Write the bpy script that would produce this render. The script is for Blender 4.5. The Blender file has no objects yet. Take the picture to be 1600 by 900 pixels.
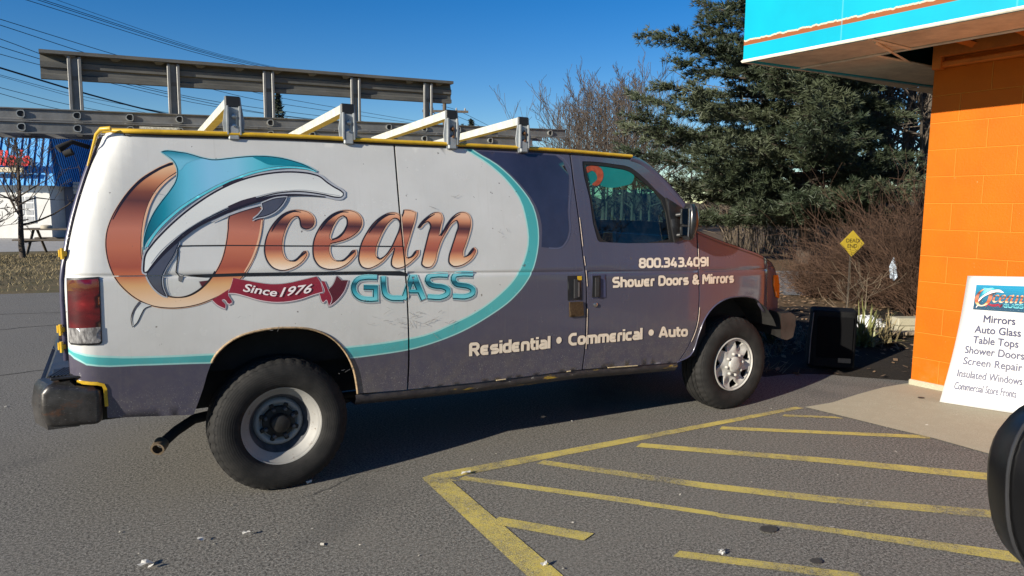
import bpy, bmesh, math, random
from mathutils import Vector, Matrix
from mathutils.geometry import delaunay_2d_cdt
R = math.radians
rnd = random.Random(7)
scene = bpy.context.scene
COL = scene.collection

# ------------------------------------------------------------------ camera, sky, sun, exposure
cam_d = bpy.data.cameras.new('camera'); cam = bpy.data.objects.new('camera', cam_d); COL.objects.link(cam)
cam_d.sensor_width = 36.0; cam_d.lens = 1108.8/1600*36; cam_d.clip_start = 0.05; cam_d.clip_end = 2000
yaw, pit, rol = .5148, -.1145, .0100
_f = Vector((math.sin(yaw)*math.cos(pit), math.cos(yaw)*math.cos(pit), math.sin(pit)))
_r = _f.cross(Vector((0,0,1))).normalized(); _u = _r.cross(_f)
_r2 = _r*math.cos(rol)+_u*math.sin(rol); _u2 = _u*math.cos(rol)-_r*math.sin(rol)
M3 = Matrix((_r2, _u2, -_f)).transposed()
cam.matrix_world = Matrix.Translation((-.7853,-4.9401,1.6031)) @ M3.to_4x4()
scene.camera = cam

SUN_EL = R(20.0); SUN_DIR = Vector((-.966,-.259,0)).normalized()
world = bpy.data.worlds.new('World'); scene.world = world; world.use_nodes = True
wn = world.node_tree.nodes; wl = world.node_tree.links
sky = wn.new('ShaderNodeTexSky'); sky.sky_type = 'NISHITA'; sky.sun_disc = False
sky.sun_elevation = SUN_EL; sky.sun_rotation = math.atan2(SUN_DIR.x, SUN_DIR.y)
sky.air_density = 1.0; sky.dust_density = 0.15; sky.ozone_density = 3.2; sky.altitude = 200
hs = wn.new('ShaderNodeHueSaturation'); hs.inputs['Saturation'].default_value = 1.42; hs.inputs['Hue'].default_value = .512; wl.new(sky.outputs[0], hs.inputs['Color'])
wl.new(hs.outputs[0], wn['Background'].inputs[0]); wn['Background'].inputs[1].default_value = 0.070
sun_d = bpy.data.lights.new('sun', 'SUN'); sun = bpy.data.objects.new('sun', sun_d); COL.objects.link(sun)
sun_d.energy = 5.0; sun_d.angle = R(.5); sun_d.color = (1.0,.925,.79)
_sd = Vector((SUN_DIR.x*math.cos(SUN_EL), SUN_DIR.y*math.cos(SUN_EL), math.sin(SUN_EL)))
sun.rotation_euler = _sd.to_track_quat('Z','Y').to_euler(); sun.location = (-20,-10,20)
scene.view_settings.view_transform = 'Standard'; scene.view_settings.look = 'None'
scene.view_settings.gamma = 1.0; scene.view_settings.use_curve_mapping = False
scene.view_settings.exposure = 0.75

# ------------------------------------------------------------------ helpers
def tag(o, label=None, cat=None, group=None, kind=None):
    if label: o['label'] = label
    if cat: o['category'] = cat
    if group: o['group'] = group
    if kind: o['kind'] = kind
    return o
def empty(name, loc=(0,0,0), rz=0.0):
    o = bpy.data.objects.new(name, None); COL.objects.link(o); o.location = loc; o.rotation_euler = (0,0,rz)
    o.empty_display_size = .2
    return o
class MB:
    """collects shapes that become ONE mesh object"""
    def __init__(s): s.v=[]; s.f=[]; s.m=[]; s.mi=0
    def add(s, vs, fs):
        n=len(s.v); s.v+= [tuple(v) for v in vs]; s.f+= [tuple(i+n for i in f) for f in fs]; s.m+=[s.mi]*len(fs); return s
    def box(s, c, d, rot=None, bev=0.0):
        x,y,z=[k/2 for k in d]; c=Vector(c)
        if bev>0:
            b=min(bev,x*.9,y*.9,z*.9); vs=[];idx={}
            for sx in(-1,1):
                for sy in(-1,1):
                    for sz in(-1,1):
                        for a in range(3):
                            p=Vector((sx*(x-(a!=0)*b),sy*(y-(a!=1)*b),sz*(z-(a!=2)*b))); idx[sx,sy,sz,a]=len(vs); vs.append(p)
            fs=[]
            for a in range(3):
                for sg in(-1,1):
                    q=[]
                    for u,w in((-1,-1),(1,-1),(1,1),(-1,1)):
                        t=[0,0,0]; t[a]=sg; t[(a+1)%3]=u; t[(a+2)%3]=w; q.append(idx[t[0],t[1],t[2],a])
                    fs.append(q if sg>0 else q[::-1])
            for a in range(3):
                b1,b2=(a+1)%3,(a+2)%3
                for u in(-1,1):
                    for w in(-1,1):
                        def k(sg,ax):
                            t=[0,0,0]; t[a]=sg;t[b1]=u;t[b2]=w; return idx[t[0],t[1],t[2],ax]
                        q=[k(-1,b1),k(1,b1),k(1,b2),k(-1,b2)]
                        fs.append(q if u*w>0 else q[::-1])
            for sx in(-1,1):
                for sy in(-1,1):
                    for sz in(-1,1):
                        q=[idx[sx,sy,sz,0],idx[sx,sy,sz,1],idx[sx,sy,sz,2]]; fs.append(q if sx*sy*sz>0 else q[::-1])
        else:
            vs=[Vector((i*x,j*y,k*z)) for i in(-1,1) for j in(-1,1) for k in(-1,1)]
            fs=[(0,1,3,2),(4,6,7,5),(0,4,5,1),(2,3,7,6),(0,2,6,4),(1,5,7,3)]
        if rot is not None: vs=[rot@v for v in vs]
        return s.add([v+c for v in vs],fs)
    def tube(s, pts, rad, n=8, cap=True):
        pts=[Vector(p) for p in pts]; k=len(pts)
        if not isinstance(rad,(list,tuple)): rad=[rad]*k
        vs=[]; fs=[]; up=None
        for i in range(k):
            d=(pts[min(i+1,k-1)]-pts[max(i-1,0)])
            d=d.normalized() if d.length>1e-9 else Vector((0,0,1))
            if up is None or abs(up.dot(d))>.95: up=Vector((0,0,1)) if abs(d.z)<.9 else Vector((1,0,0))
            a=d.cross(up).normalized(); b=a.cross(d); up=b
            for j in range(n):
                t=2*math.pi*j/n; vs.append(pts[i]+(a*math.cos(t)+b*math.sin(t))*rad[i])
        for i in range(k-1):
            for j in range(n): fs.append((i*n+j,i*n+(j+1)%n,(i+1)*n+(j+1)%n,(i+1)*n+j))
        if cap: fs.append(tuple(range(n))[::-1]); fs.append(tuple((k-1)*n+j for j in range(n)))
        return s.add(vs,fs)
    def lathe(s, prof, axis='y', c=(0,0,0), n=48, closed=False, mod=None):
        """prof: (radius, along) pairs"""
        vs=[];fs=[];k=len(prof);c=Vector(c)
        for j in range(n):
            t=2*math.pi*j/n
            for i,(r,a) in enumerate(prof):
                rr=r*(mod(i,j) if mod else 1)
                x,z=rr*math.cos(t),rr*math.sin(t)
                vs.append(c+(Vector((x,a,z)) if axis=='y' else Vector((x,z,a)) if axis=='z' else Vector((a,x,z))))
        for j in range(n):
            for i in range(k-1 if not closed else k):
                fs.append((j*k+i,j*k+(i+1)%k,((j+1)%n)*k+(i+1)%k,((j+1)%n)*k+i))
        return s.add(vs,fs)
    def prism(s, poly, y0, y1, f=None):
        """polygon in (x,z) extruded from y0 to y1"""
        n=len(poly); f=f or (lambda x,y,z:(x,y,z))
        vs=[f(x,y0,z) for x,z in poly]+[f(x,y1,z) for x,z in poly]
        fs=[tuple(range(n)),tuple(range(2*n-1,n-1,-1))]+[(i,i+n,(i+1)%n+n,(i+1)%n) for i in range(n)]
        return s.add(vs,fs)
    def build(s, name, mat, parent=None, smooth=None, loc=None):
        me=bpy.data.meshes.new(name); me.from_pydata(s.v,[],s.f)
        for m in (mat if isinstance(mat,(list,tuple)) else [mat]): me.materials.append(m)
        if any(s.m): me.polygons.foreach_set('material_index',s.m)
        if smooth is not None:
            me.polygons.foreach_set('use_smooth',[True]*len(s.f))
            if smooth<180: me.set_sharp_from_angle(angle=R(smooth))
        me.update()
        o=bpy.data.objects.new(name,me); COL.objects.link(o)
        if parent: o.parent=parent
        if loc: o.location=loc
        return o
def fix_normals(o):
    bm=bmesh.new(); bm.from_mesh(o.data); bmesh.ops.recalc_face_normals(bm,faces=bm.faces); bm.to_mesh(o.data); bm.free(); return o
def copy_tree(o, parent=None):
    c=o.copy(); COL.objects.link(c)
    if parent: c.parent=parent
    for ch in list(o.children): copy_tree(ch,c)
    return c

# ------------------------------------------------------------------ materials
def lin(h):
    v=[int(h[i:i+2],16)/255 for i in (0,2,4)]
    return tuple((x/12.92 if x<=.04045 else ((x+.055)/1.055)**2.4) for x in v)+(1,)
class NT:
    def __init__(s,name):
        s.m=bpy.data.materials.new(name); s.m.use_nodes=True; s.t=s.m.node_tree; s.b=s.t.nodes['Principled BSDF']; s.out=s.t.nodes['Material Output']
    def n(s,ty,ins=None,**kw):
        nd=s.t.nodes.new('ShaderNode'+ty)
        for k,v in kw.items(): setattr(nd,k,v)
        for k,v in (ins or {}).items(): s.set(nd.inputs[k],v)
        return nd
    def set(s,sock,v):
        if hasattr(v,'is_output') or hasattr(v,'links'): s.t.links.new(v,sock)
        else: sock.default_value=v
    def coord(s,scale=(1,1,1),which='Object'):
        tc=s.n('TexCoord'); mp=s.n('Mapping',{'Vector':tc.outputs[which],'Scale':scale}); return mp.outputs[0]
    def noise(s,scale,detail=4,rough=.6,vec=None,dist=0.0):
        nd=s.n('TexNoise',{'Scale':scale,'Detail':detail,'Roughness':rough,'Distortion':dist})
        s.set(nd.inputs['Vector'],vec if vec is not None else s.coord()); return nd.outputs['Fac']
    def ramp(s,fac,stops,interp='LINEAR'):
        nd=s.n('ValToRGB'); cr=nd.color_ramp; cr.interpolation=interp
        while len(cr.elements)<len(stops): cr.elements.new(.5)
        for e,(p,c) in zip(cr.elements,stops): e.position=p; e.color=c if len(c)==4 else tuple(c)+(1,)
        s.set(nd.inputs[0],fac); return nd.outputs[0]
    def mix(s,fac,a,b,mode='MIX'):
        nd=s.n('Mix',data_type='RGBA',blend_type=mode); s.set(nd.inputs[0],fac); s.set(nd.inputs[6],a); s.set(nd.inputs[7],b); return nd.outputs[2]
    def math(s,op,a,b=None,c=None):
        nd=s.n('Math',operation=op); s.set(nd.inputs[0],a)
        if b is not None: s.set(nd.inputs[1],b)
        if c is not None: s.set(nd.inputs[2],c)
        return nd.outputs[0]
    def step(s,v,a,b):
        nd=s.n('MapRange'); s.set(nd.inputs[0],v); nd.inputs[1].default_value=a; nd.inputs[2].default_value=b; return nd.outputs[0]
    def bump(s,h,strength=.3,dist=.01):
        nd=s.n('Bump',{'Height':h,'Strength':strength,'Distance':dist}); s.t.links.new(nd.outputs[0],s.b.inputs['Normal']); return nd.outputs[0]
    def p(s,**kw):
        for k,v in kw.items(): s.set(s.b.inputs[k.replace('_',' ')],v)
        return s
_mc={}
def flat(name,col,rough=.5,metal=0.0,var=.25,scale=9,bump=0.0,coat=0.0,spec=.5):
    if name in _mc: return _mc[name]
    k=NT(name); c=col if not isinstance(col,str) else lin(col)
    f=k.noise(scale,6,.65)
    d=tuple(x*(1-var) for x in c[:3])+(1,); l=tuple(min(1,x*(1+var)) for x in c[:3])+(1,)
    k.p(Base_Color=k.ramp(f,[(.3,d),(.7,l)]),Roughness=k.step(k.noise(scale*2.3,4),-.6,1.6) if False else rough,Metallic=metal,Coat_Weight=coat)
    k.b.inputs['Specular IOR Level'].default_value=spec
    if bump: k.bump(k.noise(scale*8,5),bump,.01)
    _mc[name]=k.m; return k.m
def rgb(r,g,b): return (r,g,b,1)

# ---- paint of the van: white / teal / plum, bounded by two signed distances stored on the mesh
def van_paint():
    k=NT('van_paint')
    sw=k.n('Attribute',attribute_name='white_dist').outputs['Fac']; st=k.n('Attribute',attribute_name='teal_dist').outputs['Fac']
    co=k.coord()
    white=k.mix(k.step(k.noise(2.2,5,.6,co),.35,.75),rgb(.585,.582,.560),rgb(.50,.497,.470))
    teal=k.mix(k.step(k.noise(1.3,3,.5,co),.3,.7),rgb(.045,.30,.31),rgb(.085,.40,.40))
    plum=k.mix(k.step(k.noise(1.1,4,.55,co),.3,.72),rgb(.064,.063,.098),rgb(.080,.071,.094))
    plum=k.mix(k.math('MULTIPLY',k.step(k.noise(4.0,3,.5,co),.5,.7),.35),plum,rgb(.075,.070,.105))
    mint=rgb(.35,.62,.58)
    c=k.mix(k.step(st,-.002,.002),plum,mint)
    c=k.mix(k.step(st,.004,.010),c,teal)
    c=k.mix(k.step(sw,-.012,-.008),c,mint)
    c=k.mix(k.step(sw,-.002,.002),c,white)
    # scuffs and road dirt
    z=k.n('SeparateXYZ',{0:co}).outputs[2]
    low=k.step(z,.95,.45)
    dirt=k.math('MULTIPLY',low,k.step(k.noise(14,8,.75,co),.42,.72))
    c=k.mix(k.math('MULTIPLY',dirt,.55),c,rgb(.16,.145,.125))
    spk=k.math('MULTIPLY',k.step(z,.72,.60),k.step(k.noise(160,2,.6,co),.62,.68))
    c=k.mix(k.math('MULTIPLY',spk,.5),c,rgb(.35,.33,.30))
    streak=k.noise(1.0,6,.7,k.coord((60,1,2.2)))
    c=k.mix(k.math('MULTIPLY',k.step(streak,.55,.8),.16),c,rgb(.25,.22,.17))
    fl=k.step(k.noise(34,2,.5,co),.735,.75)
    c=k.mix(k.math('MULTIPLY',fl,.75),c,rgb(.10,.085,.07))
    k.p(Base_Color=c,Roughness=k.n('MapRange',{0:k.noise(7,5,.6,co),3:.16,4:.34}).outputs[0],Coat_Weight=.42,Coat_Roughness=.05)
    bm_=k.n('Bump',{'Height':k.noise(2.6,2,.4,co),'Strength':.16,'Distance':.02})
    bm2=k.n('Bump',{'Height':k.noise(60,3,.5,co),'Strength':.03,'Distance':.004,'Normal':bm_.outputs[0]})
    k.t.links.new(bm2.outputs[0],k.b.inputs['Normal']); k.t.links.new(bm_.outputs[0],k.b.inputs['Coat Normal'])
    return k.m
PAINT=van_paint()
def vinyl(name,stops=None,col=None,rough=.3):
    k=NT('vinyl_'+name)
    if stops:
        g=k.n('Attribute',attribute_name='grad').outputs['Fac']
        g=k.math('ADD',g,k.math('MULTIPLY',k.math('SUBTRACT',k.noise(5,2,.5),.5),.05))
        c=k.ramp(g,[(p,lin(h)) for p,h in stops])
    else: c=k.mix(k.step(k.noise(25,5,.7),.45,.8),lin(col),tuple(x*.8 for x in lin(col)[:3])+(1,))
    fl=k.step(k.noise(40,2,.5),.74,.76)
    c=k.mix(k.math('MULTIPLY',fl,.5),c,rgb(.1,.09,.08))
    k.p(Base_Color=c,Roughness=rough,Coat_Weight=.4,Coat_Roughness=.08)
    return k.m
VM={'peach':vinyl('peach',col='dcae8c'),'ink':vinyl('ink',col='241a1c'),'shadow':vinyl('shadow',col='9a9b9d',rough=.45),'glow':vinyl('glow',col='8fb9c0',rough=.4),
 'copper_big':vinyl('copper_big',[(0,'e2cdb4'),(.10,'dcb792'),(.17,'d0a06e'),(.23,'b9663f'),(.28,'9c4f36'),(.40,'b6694b'),(.52,'b9725a'),(.62,'8f5240'),(.70,'5c352c'),(.76,'7a4530'),(.84,'c08058'),(.93,'dcb48c'),(1,'d8bd9a')]),
 'copper_small':vinyl('copper_small',[(0,'ead6c0'),(.10,'e0bd98'),(.22,'cf9166'),(.34,'9c5340'),(.48,'ad6248'),(.60,'bd7a5e'),(.68,'7c4638'),(.76,'4a2a28'),(.82,'7c4a38'),(.90,'c48460'),(1,'dca884')]),
 'teal_grad':vinyl('teal_grad',[(0,'0d5566'),(.10,'1f8397'),(.22,'5fb2cc'),(.36,'7fb9d8'),(.52,'7fbcd6'),(.66,'52b3c4'),(.80,'1f8a9b'),(.92,'0c5f70'),(1,'0a4656')]),
 'teal_fin':vinyl('teal_fin',[(0,'6fb4cc'),(.45,'2f8398'),(.8,'0e4552'),(1,'0a2e38')]),
 'teal_dark_back':vinyl('teal_dark_back',col='1b7c8e'),'teal_deep':vinyl('teal_deep',col='0c3440'),'teal_light':vinyl('teal_light',col='5cc3d2'),
 'silver':vinyl('silver',col='a9acb2'),'silver_dark':vinyl('silver_dark',col='8d9096'),'belly':vinyl('belly',[(0,'d8dad6'),(.5,'d0d2cf'),(.8,'d8dad6'),(1,'c2c4c3')]),
 'brown_dark':vinyl('brown_dark',col='33262a'),'slate':vinyl('slate',col='4a4c58'),
 'mint':vinyl('mint',col='8fd0d4'),'ink_teal':vinyl('ink_teal',col='0e3a46'),
 'glass_grad':vinyl('glass_grad',[(0,'6fc4cc'),(.25,'3aa0ae'),(.45,'1d6f80'),(.58,'14505f'),(.68,'3d9cac'),(.85,'78c2ca'),(1,'4fa9b8')]),
 'maroon':vinyl('maroon',col='8a2236'),'maroon_dark':vinyl('maroon_dark',col='551a28'),'pale':vinyl('pale',col='d8c3c6'),
 'cream':vinyl('cream',col='ecdcc6'),'letter_edge':vinyl('letter_edge',col='4a2a20'),'white_ink':vinyl('white_ink',col='efe6e4')}
M_black=flat('black_trim',(.012,.012,.013,1),.45,var=.3,scale=20,bump=.1)
M_under=flat('underbody',(.012,.011,.010,1),.9,var=.4,scale=12)
M_rubber=flat('gasket_rubber',(.008,.008,.008,1),.6,var=.2)
M_yellow=flat('yellow_paint',(.56,.34,.015,1),.4,var=.22,scale=14,coat=.3)
M_chrome=flat('worn_metal',(.42,.41,.39,1),.38,1.0,.15,20,.05)
M_alu=flat('aluminium',(.20,.20,.195,1),.5,.5,.22,10,.08)
M_galv=flat('grey_painted_steel',(.30,.32,.33,1),.5,.2,.2,16,.06)
M_whitebar=flat('white_painted_bar',(.46,.47,.43,1),.5,0,.2,14,.05)

# ------------------------------------------------------------------ data (metres on the van's side: x along the van, z up)
def unpack(p): return [(p[i]/4000,p[i+1]/4000) for i in range(0,len(p),2)]   # stored in quarter millimetres
ART = [
["logo_lettering","peach",1,[[-1936,7236,-1975,7246,-2018,7237,-2062,7218,-2104,7196,-2142,7177,-2182,7158,-2222,7137,-2260,7114,-2298,7090,-2335,7067,-2385,7035,-2434,7002,-2482,6967,-2529,6930,-2574,6892,-2621,6848,-2666,6803,-2709,6755,-2750,6707,-2790,6658,-2832,6604,-2872,6548,-2910,6492,-2947,6435,-2982,6377,-3014,6324,-3045,6269,-3075,6214,-3103,6158,-3128,6101,-3150,6047,-3170,5993,-3189,5938,-3205,5882,-3218,5825,-3226,5785,-3232,5745,-3237,5705,-3240,5665,-3243,5625,-3245,5570,-3244,5514,-3241,5459,-3236,5404,-3230,5350,-3224,5306,-3216,5263,-3207,5220,-3197,5178,-3186,5136,-3171,5089,-3155,5042,-3138,4994,-3118,4950,-3097,4906,-3072,4862,-3044,4818,-3014,4776,-2983,4736,-2951,4696,-2915,4655,-2878,4615,-2839,4577,-2799,4540,-2757,4506,-2707,4470,-2654,4436,-2600,4406,-2544,4378,-2488,4354,-2434,4336,-2379,4320,-2323,4308,-2266,4299,-2210,4291,-2144,4285,-2077,4282,-2010,4282,-1943,4285,-1876,4290,-1818,4297,-1759,4306,-1700,4317,-1641,4330,-1582,4346,-1532,4361,-1481,4379,-1431,4398,-1381,4418,-1332,4439,-1269,4466,-1206,4494,-1144,4525,-1082,4560,-1023,4599,-984,4630,-945,4662,-908,4696,-872,4732,-837,4768,-802,4805,-768,4844,-734,4883,-699,4921,-672,4965,-644,5004,-618,5043,-592,5083,-566,5124,-542,5165,-515,5217,-489,5271,-466,5325,-443,5380,-422,5435,-399,5499,-378,5564,-359,5630,-341,5696,-324,5762,-311,5822,-298,5882,-287,5942,-277,6003,-268,6064,-262,6102,-257,6140,-252,6179,-248,6217,-244,6265,-276,6307,-305,6343,-348,6387,-468,6358,-581,6330,-693,6302,-805,6274,-920,6246,-946,6199,-961,6163,-975,6125,-988,6070,-996,6016,-1000,5961,-1003,5908,-1009,5855,-1019,5792,-1030,5728,-1042,5665,-1055,5602,-1070,5540,-1085,5481,-1101,5423,-1118,5365,-1138,5308,-1159,5254,-1180,5206,-1204,5159,-1228,5113,-1255,5068,-1282,5024,-1311,4982,-1338,4938,-1372,4899,-1404,4860,-1438,4822,-1475,4782,-1514,4742,-1553,4704,-1594,4668,-1636,4637,-1672,4614,-1710,4592,-1748,4573,-1787,4557,-1826,4545,-1862,4537,-1899,4532,-1937,4529,-1974,4528,-2012,4529,-2049,4532,-2086,4536,-2122,4543,-2158,4552,-2191,4564,-2224,4580,-2255,4599,-2286,4622,-2315,4646,-2343,4671,-2377,4709,-2409,4751,-2438,4796,-2465,4842,-2489,4890,-2508,4932,-2524,4975,-2540,5023,-2554,5070,-2567,5116,-2579,5165,-2589,5215,-2598,5264,-2605,5315,-2610,5365,-2612,5404,-2612,5444,-2611,5483,-2610,5524,-2608,5564,-2605,5614,-2602,5664,-2597,5714,-2592,5764,-2585,5814,-2577,5874,-2567,5934,-2556,5994,-2543,6054,-2528,6113,-2509,6180,-2488,6246,-2464,6312,-2439,6376,-2410,6440,-2384,6492,-2356,6545,-2327,6596,-2296,6646,-2262,6693,-2231,6732,-2198,6769,-2164,6805,-2129,6840,-2093,6874,-2056,6904,-2018,6934,-1978,6962,-1938,6991,-1893,7026,-1877,7082,-1872,7132,-1885,7174,-1907,7209]],"z",0,1],
["logo_lettering","ink",2,[[-1948,7222,-1982,7230,-2022,7222,-2064,7204,-2106,7182,-2144,7163,-2184,7144,-2223,7123,-2261,7100,-2299,7077,-2336,7053,-2385,7021,-2434,6988,-2482,6954,-2529,6918,-2574,6880,-2620,6837,-2664,6791,-2707,6744,-2748,6696,-2788,6647,-2829,6593,-2869,6538,-2907,6482,-2944,6426,-2979,6368,-3011,6315,-3042,6261,-3071,6206,-3099,6150,-3124,6093,-3146,6040,-3166,5986,-3184,5932,-3200,5876,-3213,5820,-3220,5781,-3227,5742,-3232,5702,-3235,5662,-3238,5622,-3240,5568,-3239,5512,-3236,5458,-3231,5403,-3225,5350,-3218,5306,-3211,5264,-3202,5221,-3192,5179,-3181,5138,-3166,5091,-3151,5045,-3134,4997,-3114,4954,-3093,4911,-3068,4866,-3041,4824,-3011,4782,-2980,4742,-2948,4703,-2913,4662,-2876,4622,-2838,4584,-2798,4548,-2756,4515,-2707,4479,-2655,4445,-2601,4415,-2546,4388,-2490,4364,-2437,4346,-2382,4331,-2327,4319,-2271,4309,-2214,4302,-2149,4296,-2083,4292,-2017,4293,-1950,4296,-1884,4301,-1825,4308,-1767,4317,-1708,4328,-1650,4341,-1592,4356,-1542,4372,-1491,4389,-1442,4408,-1392,4428,-1343,4449,-1280,4476,-1218,4504,-1155,4535,-1095,4569,-1037,4608,-998,4638,-960,4670,-923,4704,-887,4739,-852,4775,-818,4812,-784,4850,-750,4889,-716,4928,-689,4971,-661,5009,-635,5048,-609,5087,-584,5128,-560,5169,-533,5220,-508,5274,-484,5328,-462,5382,-441,5437,-418,5501,-397,5566,-378,5631,-360,5696,-344,5762,-330,5822,-318,5882,-307,5942,-297,6002,-287,6062,-282,6100,-277,6138,-272,6177,-268,6215,-263,6257,-293,6296,-322,6332,-356,6370,-472,6342,-585,6314,-698,6286,-809,6259,-921,6231,-940,6191,-956,6156,-970,6119,-982,6066,-990,6012,-994,5958,-997,5904,-1003,5851,-1014,5788,-1024,5724,-1036,5660,-1049,5597,-1064,5534,-1079,5475,-1095,5417,-1113,5359,-1132,5302,-1154,5246,-1176,5198,-1199,5150,-1224,5104,-1251,5058,-1278,5014,-1307,4971,-1334,4927,-1369,4889,-1402,4849,-1435,4811,-1473,4770,-1511,4730,-1551,4691,-1593,4656,-1636,4624,-1673,4600,-1711,4578,-1750,4559,-1790,4542,-1830,4530,-1866,4522,-1904,4516,-1942,4514,-1980,4513,-2018,4514,-2056,4517,-2093,4521,-2131,4528,-2167,4537,-2202,4550,-2235,4566,-2267,4586,-2298,4609,-2328,4633,-2356,4659,-2392,4698,-2424,4740,-2453,4786,-2480,4833,-2505,4882,-2524,4925,-2540,4968,-2557,5016,-2571,5063,-2584,5110,-2596,5160,-2606,5209,-2615,5260,-2622,5310,-2627,5361,-2629,5401,-2629,5441,-2628,5481,-2627,5521,-2625,5562,-2622,5612,-2618,5662,-2614,5712,-2609,5762,-2602,5812,-2594,5873,-2584,5934,-2572,5994,-2560,6054,-2544,6114,-2526,6181,-2504,6248,-2481,6314,-2455,6379,-2426,6442,-2400,6496,-2372,6548,-2342,6600,-2310,6650,-2276,6698,-2245,6737,-2212,6775,-2178,6812,-2142,6847,-2106,6881,-2068,6912,-2030,6942,-1990,6970,-1950,6999,-1908,7030,-1895,7080,-1890,7127,-1902,7164,-1923,7197]],"z",0,1],
["logo_lettering","copper_big",3,[[-1950,7209,-1978,7216,-2013,7208,-2053,7191,-2094,7169,-2134,7150,-2173,7132,-2211,7111,-2249,7088,-2286,7065,-2324,7042,-2373,7010,-2421,6977,-2469,6943,-2515,6907,-2559,6870,-2605,6827,-2649,6782,-2691,6736,-2732,6688,-2772,6639,-2813,6586,-2852,6532,-2890,6476,-2927,6419,-2962,6362,-2993,6309,-3024,6255,-3053,6201,-3081,6146,-3106,6090,-3127,6037,-3147,5983,-3165,5929,-3181,5875,-3194,5820,-3201,5781,-3207,5742,-3212,5703,-3216,5664,-3218,5624,-3220,5570,-3219,5516,-3216,5462,-3212,5408,-3206,5355,-3199,5312,-3192,5270,-3183,5228,-3173,5186,-3162,5146,-3148,5099,-3132,5054,-3115,5007,-3096,4963,-3075,4922,-3051,4878,-3024,4836,-2995,4795,-2964,4755,-2932,4716,-2898,4676,-2861,4637,-2823,4599,-2783,4564,-2742,4530,-2693,4495,-2642,4462,-2589,4432,-2535,4405,-2480,4382,-2427,4364,-2373,4350,-2318,4338,-2263,4328,-2207,4321,-2142,4315,-2077,4312,-2011,4312,-1945,4315,-1879,4320,-1821,4327,-1763,4336,-1705,4347,-1647,4360,-1590,4375,-1540,4390,-1490,4408,-1441,4426,-1392,4446,-1343,4467,-1280,4494,-1218,4522,-1156,4553,-1096,4586,-1040,4624,-1001,4654,-964,4686,-928,4719,-892,4754,-857,4790,-823,4826,-790,4864,-754,4901,-724,4942,-695,4984,-668,5022,-642,5060,-616,5099,-592,5139,-568,5180,-541,5231,-516,5283,-493,5337,-471,5391,-450,5446,-427,5509,-407,5573,-388,5638,-370,5703,-354,5768,-340,5828,-328,5887,-317,5946,-307,6006,-298,6066,-292,6104,-287,6142,-283,6181,-278,6219,-273,6253,-300,6286,-329,6322,-351,6356,-462,6328,-576,6300,-688,6272,-800,6244,-908,6218,-919,6188,-934,6152,-947,6117,-960,6066,-967,6014,-971,5960,-974,5906,-981,5852,-991,5788,-1002,5724,-1014,5660,-1027,5596,-1042,5533,-1057,5474,-1073,5415,-1091,5356,-1111,5298,-1133,5242,-1155,5193,-1179,5145,-1204,5098,-1231,5052,-1259,5007,-1287,4963,-1316,4920,-1351,4880,-1384,4840,-1418,4802,-1455,4760,-1494,4719,-1535,4680,-1577,4644,-1622,4612,-1659,4588,-1698,4566,-1738,4546,-1779,4529,-1820,4516,-1858,4507,-1896,4502,-1936,4499,-1974,4498,-2013,4500,-2051,4502,-2089,4507,-2128,4513,-2165,4523,-2201,4536,-2236,4553,-2269,4574,-2301,4597,-2332,4622,-2360,4649,-2397,4689,-2430,4732,-2460,4779,-2487,4827,-2512,4876,-2532,4920,-2548,4964,-2565,5013,-2579,5060,-2592,5108,-2604,5157,-2615,5208,-2624,5259,-2631,5310,-2636,5362,-2638,5402,-2638,5443,-2637,5483,-2636,5524,-2634,5564,-2631,5615,-2627,5665,-2623,5716,-2618,5766,-2611,5816,-2602,5878,-2592,5938,-2581,6000,-2568,6060,-2553,6120,-2534,6188,-2512,6255,-2488,6322,-2462,6388,-2434,6452,-2407,6506,-2379,6559,-2349,6611,-2316,6662,-2282,6711,-2250,6751,-2217,6789,-2182,6826,-2146,6862,-2108,6896,-2071,6928,-2032,6958,-1992,6987,-1952,7015,-1914,7042,-1904,7085,-1900,7127,-1910,7158,-1928,7188]],"z",1.043,1.832],
["logo_lettering","peach",4,[[-1914,7019,-1944,6998,-1974,6978,-2003,6957,-2033,6936,-2063,6914,-2091,6892,-2122,6863,-2153,6833,-2183,6803,-2212,6771,-2240,6739,-2267,6706,-2296,6667,-2324,6627,-2350,6586,-2375,6544,-2398,6501,-2420,6458,-2446,6404,-2468,6349,-2489,6293,-2508,6236,-2525,6180,-2541,6123,-2554,6073,-2565,6022,-2575,5971,-2584,5920,-2592,5868,-2600,5818,-2605,5771,-2608,5724,-2611,5678,-2614,5632,-2616,5585,-2619,5539,-2597,5538,-2592,5584,-2588,5630,-2583,5676,-2578,5722,-2573,5768,-2566,5813,-2558,5864,-2550,5914,-2540,5964,-2529,6014,-2517,6064,-2504,6113,-2488,6169,-2471,6224,-2453,6280,-2433,6334,-2411,6387,-2386,6439,-2365,6481,-2343,6523,-2319,6564,-2294,6604,-2267,6643,-2239,6681,-2214,6713,-2187,6744,-2159,6775,-2130,6805,-2101,6834,-2070,6862,-2044,6887,-2018,6910,-1990,6934,-1961,6957,-1933,6980,-1904,7003],[-314,6067,-325,6018,-334,5968,-344,5918,-354,5868,-365,5819,-377,5771,-391,5716,-406,5662,-423,5608,-440,5555,-459,5502,-479,5450,-497,5404,-516,5360,-537,5315,-558,5271,-580,5228,-603,5186,-622,5152,-641,5119,-662,5086,-683,5053,-704,5020,-724,4986,-703,4972,-681,5004,-658,5035,-636,5067,-613,5100,-591,5132,-570,5166,-546,5210,-523,5254,-502,5298,-481,5344,-462,5390,-443,5436,-422,5489,-403,5543,-386,5597,-369,5652,-353,5707,-339,5762,-328,5813,-320,5863,-312,5913,-304,5964,-297,6014,-289,6064]],"z",0,1],
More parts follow.
